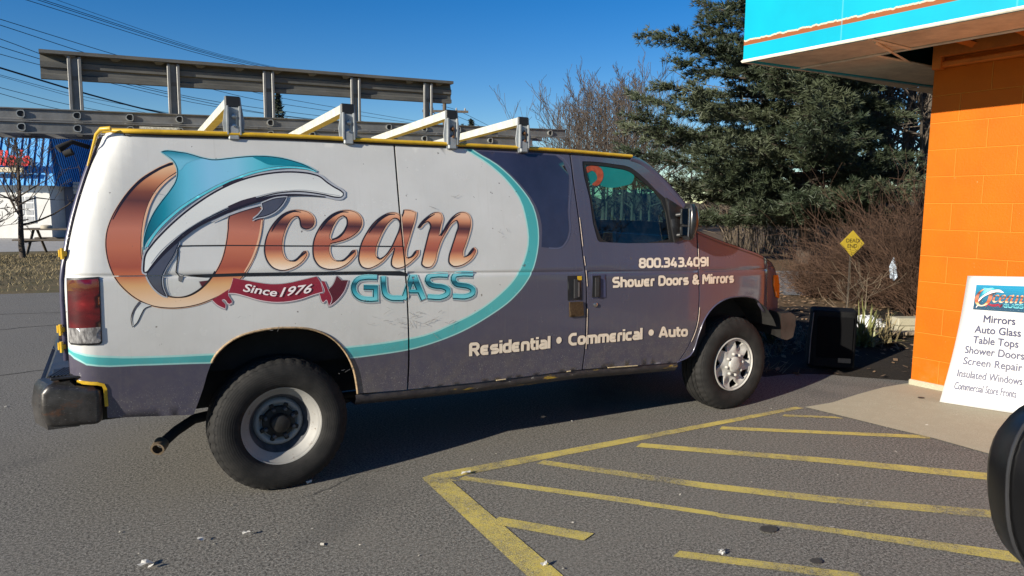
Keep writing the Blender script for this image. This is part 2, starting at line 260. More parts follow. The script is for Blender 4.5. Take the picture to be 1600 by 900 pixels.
["logo_lettering","ink",4,[[-1974,7222,-2008,7210,-2042,7198,-2076,7187,-2110,7174,-2144,7160,-2178,7143,-2211,7124,-2244,7105,-2276,7084,-2307,7064,-2338,7043,-2377,7016,-2416,6988,-2455,6960,-2492,6930,-2529,6900,-2565,6868,-2604,6832,-2641,6794,-2678,6754,-2713,6714,-2747,6673,-2780,6632,-2812,6589,-2844,6545,-2874,6500,-2903,6455,-2931,6409,-2958,6363,-2984,6317,-3007,6271,-3030,6224,-3052,6177,-3074,6130,-3097,6084,-3086,6077,-3061,6122,-3036,6167,-3012,6213,-2987,6258,-2962,6302,-2935,6346,-2907,6391,-2878,6436,-2849,6480,-2819,6524,-2788,6566,-2755,6608,-2722,6648,-2688,6688,-2653,6726,-2617,6764,-2580,6800,-2542,6835,-2507,6866,-2471,6895,-2434,6923,-2396,6951,-2358,6978,-2319,7004,-2288,7025,-2257,7045,-2226,7065,-2194,7084,-2162,7102,-2131,7118,-2099,7133,-2066,7146,-2033,7159,-2000,7172,-1966,7185],[-1303,5023,-1327,4988,-1348,4951,-1372,4916,-1398,4884,-1422,4852,-1448,4821,-1478,4788,-1509,4757,-1542,4727,-1576,4699,-1610,4672,-1645,4647,-1676,4628,-1707,4609,-1738,4591,-1770,4575,-1803,4562,-1836,4550,-1870,4540,-1906,4533,-1941,4528,-1977,4524,-2012,4524,-2048,4528,-2085,4535,-2122,4544,-2159,4555,-2196,4564,-2199,4551,-2162,4541,-2125,4530,-2088,4520,-2050,4511,-2012,4506,-1976,4506,-1940,4507,-1903,4512,-1866,4518,-1830,4526,-1796,4537,-1761,4550,-1728,4565,-1694,4582,-1662,4600,-1630,4619,-1593,4644,-1556,4671,-1522,4700,-1488,4730,-1455,4762,-1424,4796,-1396,4828,-1372,4863,-1347,4898,-1322,4931,-1301,4968,-1278,5004]],"z",0,1],
["dolphin_emblem","glow",5,[[-2189,7431,-2138,7463,-2100,7476,-2058,7481,-2017,7481,-1977,7479,-1941,7477,-1905,7472,-1870,7468,-1835,7464,-1791,7459,-1747,7455,-1703,7448,-1666,7440,-1630,7431,-1594,7422,-1556,7411,-1517,7399,-1479,7387,-1441,7376,-1403,7367,-1365,7358,-1327,7351,-1288,7344,-1250,7339,-1212,7336,-1154,7336,-1095,7342,-1035,7352,-974,7362,-913,7372,-862,7380,-810,7388,-759,7397,-707,7406,-654,7413,-592,7422,-529,7430,-466,7437,-402,7443,-339,7448,-285,7450,-232,7452,-178,7454,-125,7454,-71,7452,-17,7450,37,7446,92,7441,146,7435,200,7428,255,7418,310,7408,364,7396,419,7382,473,7368,520,7356,567,7342,614,7328,662,7311,708,7293,760,7270,810,7243,859,7215,907,7186,965,7150,890,7126,848,7142,808,7156,767,7169,726,7180,673,7189,619,7196,564,7200,509,7203,454,7204,399,7205,345,7204,290,7202,236,7198,182,7194,128,7188,74,7180,20,7171,-34,7162,-88,7151,-169,7134,-250,7115,-329,7094,-408,7071,-486,7046,-566,7018,-646,6987,-724,6954,-802,6921,-879,6887,-931,6864,-983,6841,-1035,6817,-1086,6793,-1136,6768,-1187,6741,-1238,6712,-1289,6684,-1340,6654,-1390,6624,-1441,6594,-1491,6564,-1542,6534,-1591,6502,-1640,6470,-1691,6437,-1741,6402,-1790,6367,-1839,6331,-1887,6294,-1927,6261,-1967,6227,-2006,6192,-2044,6156,-2083,6121,-2123,6082,-2163,6044,-2202,6005,-2240,5965,-2277,5924,-2308,5888,-2338,5852,-2367,5814,-2395,5776,-2423,5737,-2447,5703,-2471,5669,-2494,5636,-2514,5602,-2531,5566,-2543,5532,-2554,5494,-2590,5440,-2601,5504,-2599,5544,-2597,5584,-2593,5626,-2588,5667,-2578,5719,-2566,5771,-2551,5823,-2535,5873,-2518,5923,-2496,5981,-2472,6039,-2445,6095,-2417,6151,-2388,6206,-2360,6254,-2330,6301,-2300,6347,-2268,6393,-2237,6439,-2202,6486,-2166,6532,-2130,6578,-2095,6624,-2062,6672,-2037,6710,-2011,6747,-1987,6785,-1966,6824,-1949,6863,-1936,6899,-1925,6937,-1917,6974,-1913,7011,-1912,7052,-1916,7094,-1923,7133,-1935,7171,-1952,7207,-1973,7240,-1993,7264,-2017,7287,-2043,7308,-2070,7329,-2096,7350,-2124,7369,-2153,7388]],"z",0,1],
["dolphin_emblem","teal_deep",6,[[-2176,7435,-2139,7451,-2103,7463,-2064,7468,-2024,7468,-1985,7466,-1950,7463,-1914,7459,-1879,7455,-1844,7450,-1800,7446,-1757,7442,-1713,7435,-1677,7428,-1642,7418,-1606,7409,-1568,7398,-1530,7386,-1492,7374,-1454,7364,-1415,7354,-1376,7345,-1338,7338,-1299,7330,-1259,7325,-1220,7322,-1161,7323,-1101,7329,-1040,7338,-979,7349,-918,7359,-866,7366,-815,7375,-764,7384,-712,7392,-660,7400,-598,7408,-535,7416,-472,7423,-409,7429,-346,7434,-293,7436,-240,7438,-187,7439,-133,7440,-80,7438,-26,7436,27,7432,81,7427,135,7421,188,7414,242,7404,297,7394,351,7382,405,7369,459,7355,506,7342,552,7328,599,7314,646,7298,691,7280,742,7257,791,7231,839,7203,888,7175,938,7146,892,7156,851,7171,810,7186,768,7199,727,7210,672,7220,617,7227,562,7231,506,7234,450,7235,395,7236,340,7235,285,7232,230,7229,176,7224,121,7218,66,7210,12,7201,-42,7192,-96,7181,-178,7164,-259,7144,-339,7123,-418,7100,-497,7075,-578,7046,-657,7015,-736,6982,-814,6949,-891,6915,-944,6892,-996,6868,-1047,6844,-1098,6820,-1149,6795,-1201,6767,-1252,6739,-1303,6710,-1354,6680,-1404,6651,-1455,6620,-1506,6590,-1556,6559,-1606,6528,-1655,6496,-1706,6462,-1756,6427,-1806,6392,-1855,6356,-1903,6318,-1944,6285,-1983,6250,-2023,6215,-2062,6180,-2100,6144,-2140,6105,-2180,6066,-2220,6027,-2258,5987,-2295,5946,-2326,5910,-2356,5872,-2386,5834,-2414,5796,-2442,5757,-2466,5723,-2491,5689,-2514,5654,-2535,5619,-2553,5582,-2566,5545,-2576,5508,-2589,5468,-2588,5510,-2586,5551,-2584,5592,-2581,5632,-2575,5672,-2566,5723,-2553,5774,-2539,5825,-2523,5875,-2506,5924,-2484,5982,-2460,6038,-2434,6094,-2407,6149,-2378,6203,-2350,6251,-2321,6298,-2290,6344,-2259,6389,-2228,6434,-2194,6481,-2158,6527,-2122,6573,-2086,6620,-2053,6668,-2027,6706,-2002,6744,-1977,6782,-1955,6822,-1937,6864,-1924,6902,-1912,6940,-1904,6980,-1899,7019,-1899,7063,-1902,7106,-1910,7148,-1923,7188,-1941,7226,-1963,7262,-1984,7288,-2010,7311,-2036,7333,-2063,7354,-2091,7375,-2119,7394,-2147,7413]],"z",0,1],
["dolphin_emblem","teal_grad",7,[[-2160,7426,-2131,7431,-2097,7442,-2059,7447,-2020,7447,-1982,7445,-1946,7443,-1912,7439,-1876,7434,-1841,7430,-1797,7425,-1754,7421,-1711,7415,-1676,7407,-1640,7398,-1605,7388,-1566,7378,-1529,7366,-1490,7354,-1452,7343,-1413,7333,-1374,7325,-1335,7317,-1296,7310,-1256,7304,-1216,7301,-1156,7302,-1094,7308,-1033,7318,-972,7328,-911,7338,-860,7345,-808,7354,-757,7362,-705,7371,-654,7378,-591,7386,-529,7394,-466,7401,-403,7407,-340,7412,-288,7414,-235,7416,-182,7418,-129,7418,-76,7416,-22,7414,31,7410,84,7405,138,7399,191,7392,245,7382,299,7372,353,7360,407,7347,460,7333,507,7320,554,7307,600,7292,646,7276,691,7259,741,7236,790,7210,838,7182,886,7154,932,7130,905,7162,864,7176,822,7191,780,7204,737,7216,682,7226,626,7232,570,7237,514,7240,458,7241,403,7242,347,7241,292,7238,237,7234,182,7230,127,7224,72,7216,17,7207,-37,7197,-91,7186,-173,7169,-254,7150,-335,7128,-415,7105,-494,7080,-575,7051,-655,7020,-734,6987,-812,6953,-889,6919,-942,6896,-994,6872,-1046,6849,-1097,6824,-1148,6799,-1200,6771,-1252,6743,-1303,6714,-1353,6684,-1404,6654,-1454,6624,-1505,6594,-1556,6563,-1606,6531,-1655,6499,-1706,6465,-1757,6430,-1806,6395,-1856,6358,-1904,6321,-1945,6287,-1985,6252,-2024,6217,-2063,6181,-2102,6145,-2142,6107,-2182,6068,-2222,6029,-2261,5988,-2298,5947,-2329,5910,-2360,5873,-2389,5834,-2418,5796,-2446,5757,-2470,5723,-2494,5689,-2518,5654,-2540,5618,-2558,5579,-2571,5541,-2582,5503,-2581,5472,-2572,5502,-2570,5543,-2568,5583,-2564,5623,-2559,5662,-2549,5713,-2537,5764,-2523,5814,-2507,5863,-2490,5912,-2469,5969,-2445,6026,-2419,6081,-2392,6136,-2363,6190,-2336,6237,-2306,6283,-2276,6329,-2245,6374,-2214,6419,-2179,6466,-2144,6512,-2108,6558,-2072,6605,-2038,6653,-2012,6691,-1987,6729,-1962,6768,-1939,6809,-1921,6852,-1907,6890,-1896,6930,-1887,6971,-1882,7012,-1881,7057,-1885,7102,-1893,7145,-1907,7186,-1925,7226,-1948,7262,-1970,7290,-1996,7314,-2023,7336,-2050,7357,-2078,7378,-2106,7398,-2135,7417]],"x",-0.633,0.232],
["dolphin_emblem","teal_fin",8,[[-2158,7423,-2122,7434,-2086,7444,-2037,7450,-1988,7450,-1938,7444,-1889,7437,-1840,7430,-1794,7423,-1749,7416,-1704,7407,-1659,7398,-1614,7388,-1573,7377,-1532,7366,-1492,7354,-1451,7342,-1410,7330,-1451,7319,-1492,7309,-1532,7298,-1571,7284,-1610,7269,-1648,7253,-1685,7234,-1720,7213,-1751,7182,-1783,7140,-1812,7100,-1838,7076,-1858,7078,-1879,7129,-1895,7173,-1911,7217,-1932,7257,-1956,7284,-1984,7306,-2014,7327,-2044,7348,-2072,7367,-2101,7386,-2129,7404]],"z",1.804,1.888],
["dolphin_emblem","teal_dark_back",8,[[-407,7400,-395,7414,-336,7420,-249,7420,-156,7417,-75,7414,-22,7411,32,7408,86,7402,139,7396,193,7389,247,7380,302,7370,356,7358,410,7345,463,7331,510,7318,557,7304,604,7289,650,7273,695,7256,742,7234,789,7212,835,7187,881,7163,928,7139,886,7156,846,7174,805,7192,763,7208,721,7221,670,7232,617,7240,564,7246,511,7250,458,7254,404,7256,348,7258,294,7258,239,7257,184,7258,124,7256,63,7252,3,7249,-56,7251,-112,7260,-146,7272,-180,7286,-214,7303,-246,7320,-279,7336,-328,7358,-377,7381]],"z",0,1],
["dolphin_emblem","teal_light",9,[[-2519,5530,-2500,5562,-2480,5594,-2461,5626,-2441,5658,-2421,5688,-2400,5718,-2378,5752,-2354,5785,-2330,5818,-2306,5850,-2280,5881,-2254,5912,-2224,5946,-2193,5979,-2161,6012,-2128,6044,-2094,6077,-2061,6109,-2029,6139,-1996,6168,-1964,6198,-1931,6226,-1898,6255,-1864,6282,-1825,6314,-1784,6344,-1744,6374,-1702,6403,-1660,6432,-1618,6460,-1577,6487,-1536,6513,-1494,6539,-1452,6564,-1410,6590,-1368,6615,-1326,6640,-1284,6665,-1242,6690,-1199,6714,-1157,6738,-1114,6760,-1072,6780,-1030,6800,-987,6818,-944,6837,-900,6855,-856,6874,-794,6901,-731,6928,-668,6956,-604,6982,-540,7007,-476,7030,-411,7052,-345,7072,-278,7090,-211,7108,-144,7124,-76,7140,-31,7149,14,7158,59,7166,104,7174,149,7180,194,7186,240,7190,285,7193,331,7195,376,7196,422,7196,467,7196,511,7194,555,7192,599,7190,643,7186,686,7180,729,7174,768,7166,807,7156,846,7145,886,7134,925,7123,929,7134,891,7148,853,7162,815,7175,776,7188,736,7199,693,7208,649,7215,604,7220,560,7224,516,7226,472,7228,425,7230,379,7230,333,7228,286,7226,240,7223,194,7219,148,7214,102,7207,56,7200,11,7192,-34,7183,-80,7174,-148,7160,-216,7144,-284,7126,-352,7107,-418,7087,-484,7066,-550,7042,-614,7017,-678,6990,-742,6963,-805,6936,-867,6908,-911,6890,-954,6871,-998,6853,-1041,6834,-1084,6814,-1126,6793,-1170,6771,-1214,6747,-1257,6723,-1299,6699,-1341,6674,-1383,6650,-1426,6624,-1468,6599,-1511,6574,-1553,6548,-1595,6522,-1636,6495,-1679,6467,-1722,6438,-1764,6409,-1805,6379,-1846,6348,-1887,6317,-1921,6289,-1955,6260,-1988,6231,-2021,6201,-2054,6171,-2086,6141,-2120,6109,-2154,6077,-2187,6045,-2220,6012,-2252,5978,-2284,5942,-2310,5911,-2336,5878,-2362,5846,-2386,5812,-2410,5778,-2433,5744,-2452,5711,-2470,5678,-2488,5644,-2504,5610,-2521,5577,-2538,5544]],"z",0,1],
["dolphin_emblem","silver",5,[[-2591,5407,-2570,5452,-2544,5494,-2516,5534,-2488,5570,-2461,5606,-2415,5666,-2366,5724,-2316,5780,-2264,5834,-2213,5888,-2153,5949,-2092,6010,-2030,6070,-1966,6128,-1902,6186,-1838,6241,-1774,6295,-1708,6348,-1641,6400,-1573,6452,-1496,6507,-1418,6562,-1338,6616,-1256,6668,-1173,6718,-1097,6762,-1019,6804,-940,6844,-859,6882,-778,6918,-699,6949,-619,6978,-538,7006,-457,7031,-374,7054,-320,7068,-266,7081,-212,7093,-157,7104,-102,7114,-36,7126,30,7136,96,7144,163,7152,230,7158,298,7162,365,7164,432,7165,500,7164,568,7162,625,7159,682,7155,740,7150,799,7142,856,7130,901,7120,947,7107,993,7091,1039,7070,1081,7042,1118,7011,1150,6982,1182,6956,1212,6934,1244,6912,1277,6890,1310,6869,1343,6849,1376,6831,1412,6813,1451,6793,1491,6767,1562,6702,1556,6593,1479,6528,1404,6514,1344,6516,1287,6521,1231,6531,1178,6544,1128,6556,1079,6567,1029,6576,978,6584,928,6592,878,6600,828,6606,773,6613,718,6619,664,6624,609,6628,555,6630,502,6630,448,6629,394,6626,340,6623,286,6618,231,6613,178,6606,124,6599,71,6590,18,6580,-35,6568,-88,6554,-141,6540,-194,6524,-248,6508,-329,6485,-409,6461,-488,6436,-566,6410,-643,6383,-706,6359,-768,6334,-830,6308,-892,6282,-953,6255,-1020,6224,-1087,6193,-1153,6162,-1218,6129,-1283,6096,-1350,6062,-1416,6027,-1481,5991,-1544,5955,-1606,5916,-1666,5874,-1726,5830,-1784,5785,-1842,5738,-1899,5690,-1950,5646,-2000,5602,-2048,5558,-2096,5512,-2142,5466,-2182,5424,-2222,5380,-2260,5336,-2298,5291,-2334,5247,-2362,5205,-2390,5156,-2420,5104,-2458,5054,-2506,5013,-2568,4980,-2634,5020,-2644,5075,-2642,5126,-2636,5175,-2632,5216,-2628,5252,-2622,5291,-2614,5330,-2604,5368]],"z",0,1],
["dolphin_emblem","ink",6,[[-2568,5398,-2549,5440,-2525,5480,-2498,5517,-2470,5554,-2443,5589,-2398,5648,-2350,5705,-2300,5760,-2249,5814,-2198,5868,-2139,5929,-2078,5989,-2016,6048,-1953,6106,-1889,6164,-1826,6218,-1761,6272,-1696,6324,-1630,6376,-1562,6427,-1486,6482,-1408,6537,-1328,6590,-1248,6642,-1166,6691,-1090,6734,-1013,6775,-934,6815,-855,6853,-774,6888,-696,6919,-618,6948,-538,6975,-457,6999,-376,7022,-323,7036,-269,7048,-215,7060,-161,7071,-106,7081,-42,7092,24,7102,89,7111,155,7118,222,7124,288,7128,354,7130,421,7131,488,7130,554,7128,610,7125,667,7121,724,7116,780,7108,836,7097,880,7086,924,7074,967,7060,1008,7040,1046,7015,1081,6986,1114,6956,1147,6928,1179,6906,1211,6883,1244,6861,1278,6840,1312,6819,1346,6800,1383,6782,1420,6763,1455,6740,1516,6686,1512,6616,1455,6570,1397,6560,1341,6562,1287,6566,1234,6576,1182,6588,1132,6601,1081,6612,1031,6620,980,6629,929,6637,879,6645,828,6651,773,6658,717,6664,662,6669,606,6672,551,6674,496,6674,442,6673,386,6671,332,6667,277,6662,222,6657,168,6650,113,6642,59,6634,6,6623,-48,6611,-102,6597,-156,6582,-210,6566,-263,6551,-344,6527,-424,6503,-504,6478,-582,6452,-660,6424,-724,6400,-786,6374,-849,6348,-910,6322,-972,6294,-1040,6264,-1106,6232,-1173,6200,-1239,6168,-1304,6134,-1371,6100,-1437,6065,-1502,6029,-1567,5992,-1629,5952,-1691,5910,-1751,5865,-1810,5819,-1868,5771,-1926,5723,-1976,5679,-2026,5635,-2076,5590,-2124,5544,-2170,5497,-2211,5454,-2251,5410,-2290,5365,-2328,5320,-2365,5274,-2395,5229,-2423,5180,-2452,5130,-2487,5084,-2529,5048,-2581,5022,-2613,5042,-2620,5082,-2617,5129,-2612,5176,-2607,5218,-2603,5254,-2598,5290,-2590,5327,-2581,5363]],"z",0,1],
["dolphin_emblem","belly",9,[[-2538,5382,-2520,5420,-2497,5458,-2472,5494,-2444,5530,-2417,5566,-2372,5624,-2324,5680,-2275,5734,-2224,5788,-2174,5842,-2114,5902,-2054,5962,-1992,6021,-1929,6079,-1866,6136,-1803,6190,-1739,6243,-1674,6296,-1608,6347,-1540,6397,-1464,6452,-1387,6507,-1308,6560,-1228,6610,-1146,6659,-1071,6702,-994,6743,-917,6782,-838,6820,-758,6854,-681,6885,-603,6913,-524,6940,-444,6964,-363,6986,-311,7000,-258,7012,-204,7024,-150,7035,-96,7045,-32,7056,33,7066,98,7074,163,7081,229,7087,294,7090,360,7093,426,7094,492,7093,558,7090,614,7087,670,7083,725,7078,780,7070,834,7060,877,7049,919,7038,960,7024,998,7006,1033,6983,1066,6955,1099,6925,1133,6896,1166,6873,1199,6850,1232,6828,1266,6806,1301,6785,1337,6765,1374,6747,1409,6729,1441,6708,1494,6664,1491,6625,1451,6594,1406,6587,1354,6590,1303,6594,1252,6603,1201,6615,1150,6628,1098,6638,1047,6647,996,6656,945,6664,894,6672,843,6678,787,6685,731,6691,675,6696,619,6699,562,6701,507,6701,451,6700,395,6698,340,6694,284,6689,229,6683,174,6676,119,6668,64,6660,10,6649,-46,6636,-100,6622,-154,6607,-208,6591,-262,6576,-343,6552,-424,6528,-503,6502,-582,6476,-661,6448,-725,6423,-788,6398,-851,6372,-913,6344,-974,6317,-1042,6286,-1110,6255,-1176,6222,-1242,6190,-1308,6156,-1375,6121,-1442,6086,-1508,6050,-1572,6012,-1636,5972,-1698,5929,-1759,5884,-1819,5837,-1878,5789,-1935,5741,-1986,5697,-2036,5652,-2086,5607,-2134,5560,-2182,5513,-2223,5469,-2263,5425,-2302,5380,-2341,5334,-2378,5287,-2410,5240,-2439,5190,-2467,5141,-2498,5100,-2535,5068,-2578,5046,-2584,5051,-2587,5078,-2585,5122,-2579,5168,-2575,5210,-2571,5245,-2566,5280,-2559,5315,-2550,5349]],"z",1.238,1.783],
["dolphin_emblem","silver_dark",10,[[-2462,5203,-2433,5240,-2405,5278,-2377,5316,-2349,5353,-2320,5390,-2289,5425,-2255,5463,-2220,5499,-2183,5534,-2146,5570,-2108,5604,-2070,5638,-2027,5675,-1983,5712,-1938,5748,-1892,5784,-1846,5819,-1800,5853,-1752,5887,-1703,5920,-1653,5953,-1603,5985,-1552,6016,-1501,6047,-1448,6078,-1394,6108,-1339,6138,-1284,6167,-1228,6196,-1172,6225,-1109,6257,-1045,6288,-981,6320,-916,6350,-851,6379,-785,6407,-720,6433,-656,6458,-590,6481,-524,6504,-457,6526,-390,6547,-324,6568,-257,6588,-190,6608,-123,6626,-55,6643,14,6658,59,6666,104,6674,149,6680,195,6687,241,6692,286,6697,332,6702,378,6705,424,6708,470,6711,516,6712,563,6712,609,6712,656,6710,702,6708,748,6704,795,6700,842,6694,884,6688,926,6681,968,6673,1010,6665,1052,6657,1095,6650,1148,6642,1200,6634,1253,6627,1306,6620,1359,6612,1412,6605,1415,6617,1362,6624,1308,6632,1256,6639,1203,6646,1150,6654,1098,6662,1056,6670,1014,6678,971,6686,929,6694,887,6701,844,6707,798,6713,751,6717,704,6721,657,6724,610,6726,564,6726,517,6726,471,6725,424,6722,378,6719,332,6716,286,6711,240,6706,194,6700,148,6694,103,6687,57,6680,12,6671,-57,6657,-125,6640,-193,6622,-260,6603,-327,6583,-393,6563,-460,6542,-527,6519,-594,6496,-660,6473,-725,6448,-790,6422,-856,6394,-922,6364,-986,6334,-1051,6303,-1115,6271,-1178,6239,-1234,6210,-1290,6182,-1345,6152,-1400,6122,-1454,6092,-1508,6060,-1559,6030,-1610,5998,-1660,5966,-1710,5934,-1759,5900,-1807,5866,-1854,5832,-1900,5797,-1946,5761,-1991,5724,-2035,5687,-2078,5650,-2117,5616,-2155,5581,-2192,5546,-2229,5510,-2264,5474,-2299,5436,-2329,5400,-2358,5362,-2387,5324,-2414,5286,-2442,5248,-2470,5211]],"z",0,1],
["dolphin_emblem","ink",10,[[-2544,5011,-2515,5046,-2485,5080,-2456,5115,-2426,5150,-2396,5184,-2366,5217,-2332,5254,-2299,5292,-2264,5329,-2229,5365,-2194,5401,-2158,5436,-2119,5474,-2079,5511,-2039,5548,-1998,5584,-1956,5620,-1914,5655,-1866,5695,-1818,5734,-1769,5773,-1720,5811,-1669,5848,-1618,5883,-1567,5916,-1514,5948,-1461,5978,-1406,6008,-1351,6037,-1296,6066,-1237,6094,-1178,6121,-1118,6148,-1058,6174,-998,6200,-936,6226,-885,6248,-833,6269,-781,6291,-729,6312,-677,6332,-624,6351,-564,6374,-503,6395,-442,6416,-380,6436,-318,6455,-256,6473,-212,6486,-167,6499,-123,6512,-78,6523,-34,6534,11,6544,59,6554,108,6562,158,6570,208,6577,258,6583,308,6588,371,6592,435,6596,500,6597,564,6598,629,6598,694,6597,760,6594,826,6591,891,6587,958,6582,1024,6577,1091,6573,1093,6587,1027,6594,961,6601,895,6608,829,6615,764,6620,698,6625,633,6628,568,6632,503,6634,438,6635,373,6634,308,6632,258,6630,207,6627,156,6623,105,6618,55,6612,4,6605,-42,6597,-88,6588,-134,6578,-180,6568,-225,6556,-270,6545,-333,6528,-396,6510,-460,6490,-522,6470,-584,6449,-645,6428,-699,6406,-752,6385,-804,6362,-856,6340,-908,6316,-960,6293,-1020,6266,-1080,6238,-1140,6209,-1200,6180,-1259,6150,-1317,6120,-1374,6092,-1430,6063,-1485,6034,-1540,6003,-1594,5971,-1648,5938,-1700,5902,-1752,5864,-1802,5825,-1852,5786,-1901,5746,-1949,5705,-1991,5670,-2033,5633,-2075,5597,-2116,5560,-2156,5522,-2196,5483,-2232,5446,-2267,5409,-2302,5371,-2336,5333,-2370,5294,-2403,5255,-2431,5218,-2459,5181,-2486,5143,-2512,5106,-2539,5068,-2565,5031]],"z",0,1],
["dolphin_emblem","brown_dark",11,[[-1036,6741,-1000,6759,-964,6778,-927,6796,-891,6813,-855,6829,-820,6844,-784,6858,-748,6871,-710,6884,-673,6897,-636,6910,-648,6962,-685,6949,-723,6937,-760,6925,-798,6912,-835,6898,-872,6883,-910,6865,-947,6846,-984,6827,-1019,6808,-1055,6789],[-944,6273,-898,6292,-853,6310,-807,6330,-762,6348,-716,6366,-671,6382,-624,6399,-578,6416,-530,6431,-482,6447,-433,6462,-384,6478,-403,6563,-452,6549,-500,6536,-550,6522,-599,6508,-648,6493,-697,6477,-744,6457,-791,6437,-836,6416,-882,6394,-926,6374,-971,6353]],"z",0,1],
["dolphin_emblem","silver",9,[[-1307,6018,-1251,6040,-1196,6063,-1140,6086,-1084,6108,-1028,6130,-972,6152,-920,6172,-869,6192,-818,6211,-766,6230,-714,6249,-661,6266,-601,6286,-540,6305,-479,6323,-417,6340,-355,6358,-292,6376,-299,6409,-362,6393,-424,6377,-486,6361,-548,6345,-610,6328,-671,6310,-724,6292,-777,6273,-830,6254,-882,6234,-933,6214,-985,6194,-1040,6168,-1096,6142,-1150,6116,-1205,6089,-1259,6062,-1313,6036]],"z",0,1],
["dolphin_emblem","silver",11,[[-305,6438,-240,6470,-188,6492,-136,6513,-83,6533,-28,6550,25,6562,78,6570,131,6576,183,6582,262,6579,237,6501,212,6460,185,6418,156,6378,128,6346,100,6315,70,6286,38,6258,5,6232,-33,6207,-73,6185,-113,6165,-154,6148,-196,6132,-246,6116,-297,6106,-346,6098,-391,6087,-432,6072,-497,6036,-484,6118,-447,6143,-412,6169,-381,6196,-357,6223,-333,6253,-310,6284,-291,6303,-298,6331,-305,6372]],"z",0,1],
["dolphin_emblem","ink",12,[[-286,6424,-232,6447,-181,6469,-129,6490,-77,6510,-24,6526,28,6537,80,6545,132,6552,184,6558,242,6562,217,6513,192,6472,166,6431,137,6393,111,6362,83,6332,54,6304,24,6277,-8,6252,-44,6228,-82,6207,-122,6188,-162,6170,-202,6155,-250,6140,-300,6130,-349,6122,-396,6111,-441,6094,-503,6059,-471,6098,-434,6123,-399,6150,-365,6179,-340,6208,-315,6238,-291,6270,-268,6299,-275,6337,-281,6378]],"z",0,1],
["dolphin_emblem","slate",13,[[-273,6414,-226,6431,-175,6452,-124,6474,-73,6493,-21,6508,30,6520,80,6528,132,6534,185,6540,228,6550,202,6522,177,6481,151,6441,124,6404,98,6374,71,6344,43,6316,13,6290,-17,6267,-52,6244,-90,6223,-128,6204,-167,6187,-206,6172,-253,6157,-302,6148,-351,6139,-400,6128,-448,6110,-507,6076,-462,6083,-425,6109,-389,6136,-354,6167,-327,6196,-302,6228,-278,6260,-252,6296,-258,6341,-264,6382]],"z",0,1],
["dolphin_emblem","silver",5,[[-2580,5043,-2559,5094,-2527,5135,-2491,5171,-2455,5204,-2424,5235,-2396,5267,-2367,5300,-2338,5332,-2308,5365,-2278,5397,-2245,5431,-2211,5465,-2176,5499,-2140,5532,-2102,5564,-2068,5588,-2033,5611,-1999,5632,-1910,5637,-1931,5550,-1952,5501,-1972,5452,-1994,5402,-2018,5353,-2049,5299,-2081,5248,-2113,5199,-2144,5150,-2172,5101,-2194,5062,-2215,5024,-2233,4985,-2248,4948,-2259,4913,-2263,4878,-2265,4840,-2264,4801,-2260,4763,-2253,4725,-2241,4687,-2227,4647,-2211,4605,-2205,4515,-2286,4534,-2318,4557,-2350,4582,-2381,4610,-2410,4641,-2438,4673,-2463,4707,-2487,4743,-2508,4780,-2531,4826,-2554,4876,-2572,4929,-2582,4983]],"z",0,1],
["dolphin_emblem","ink",6,[[-2554,5036,-2536,5077,-2508,5114,-2473,5148,-2438,5181,-2405,5214,-2377,5246,-2348,5279,-2319,5311,-2289,5343,-2259,5375,-2226,5409,-2193,5443,-2159,5476,-2124,5508,-2087,5539,-2054,5562,-2020,5584,-1986,5606,-1936,5622,-1957,5562,-1977,5513,-1998,5464,-2020,5416,-2043,5368,-2072,5316,-2104,5265,-2136,5216,-2167,5167,-2196,5116,-2217,5078,-2239,5038,-2258,4999,-2273,4957,-2286,4920,-2291,4881,-2293,4840,-2291,4798,-2288,4758,-2280,4717,-2267,4676,-2252,4635,-2236,4593,-2225,4537,-2270,4559,-2302,4582,-2334,4607,-2363,4634,-2391,4663,-2417,4694,-2442,4726,-2464,4760,-2484,4796,-2507,4840,-2528,4889,-2546,4938,-2555,4987]],"z",0,1],
["dolphin_emblem","slate",9,[[-2540,5032,-2524,5068,-2498,5103,-2464,5136,-2428,5169,-2395,5202,-2366,5235,-2338,5267,-2308,5300,-2279,5332,-2249,5363,-2216,5397,-2183,5431,-2149,5464,-2114,5496,-2078,5525,-2046,5548,-2012,5570,-1979,5591,-1950,5614,-1970,5568,-1991,5520,-2012,5471,-2033,5423,-2056,5376,-2085,5324,-2116,5274,-2148,5225,-2180,5176,-2209,5124,-2230,5086,-2252,5046,-2272,5006,-2287,4963,-2300,4923,-2306,4882,-2308,4840,-2306,4797,-2302,4755,-2294,4712,-2281,4670,-2266,4628,-2250,4587,-2235,4549,-2262,4573,-2294,4596,-2325,4620,-2353,4646,-2380,4674,-2406,4705,-2430,4737,-2452,4770,-2472,4804,-2494,4848,-2515,4896,-2532,4943,-2541,4989]],"z",0,1],
["dolphin_emblem","ink",9,[[-1930,5579,-1947,5543,-1964,5507,-1981,5470,-1999,5434,-2016,5398,-2035,5363,-2057,5323,-2081,5283,-2106,5244,-2130,5205,-2154,5165,-2176,5124,-2192,5092,-2209,5059,-2226,5026,-2240,4991,-2252,4955,-2262,4922,-2267,4880,-2269,4838,-2267,4795,-2264,4753,-2258,4717,-2249,4682,-2238,4647,-2226,4612,-2214,4578,-2203,4543,-2193,4546,-2204,4582,-2216,4616,-2228,4651,-2239,4685,-2248,4720,-2253,4755,-2257,4796,-2258,4838,-2257,4880,-2251,4920,-2242,4952,-2230,4986,-2217,5021,-2200,5054,-2183,5086,-2166,5119,-2145,5159,-2122,5199,-2097,5238,-2073,5277,-2048,5317,-2026,5358,-2007,5393,-1989,5429,-1972,5465,-1955,5502,-1938,5538,-1920,5574]],"z",0,1],
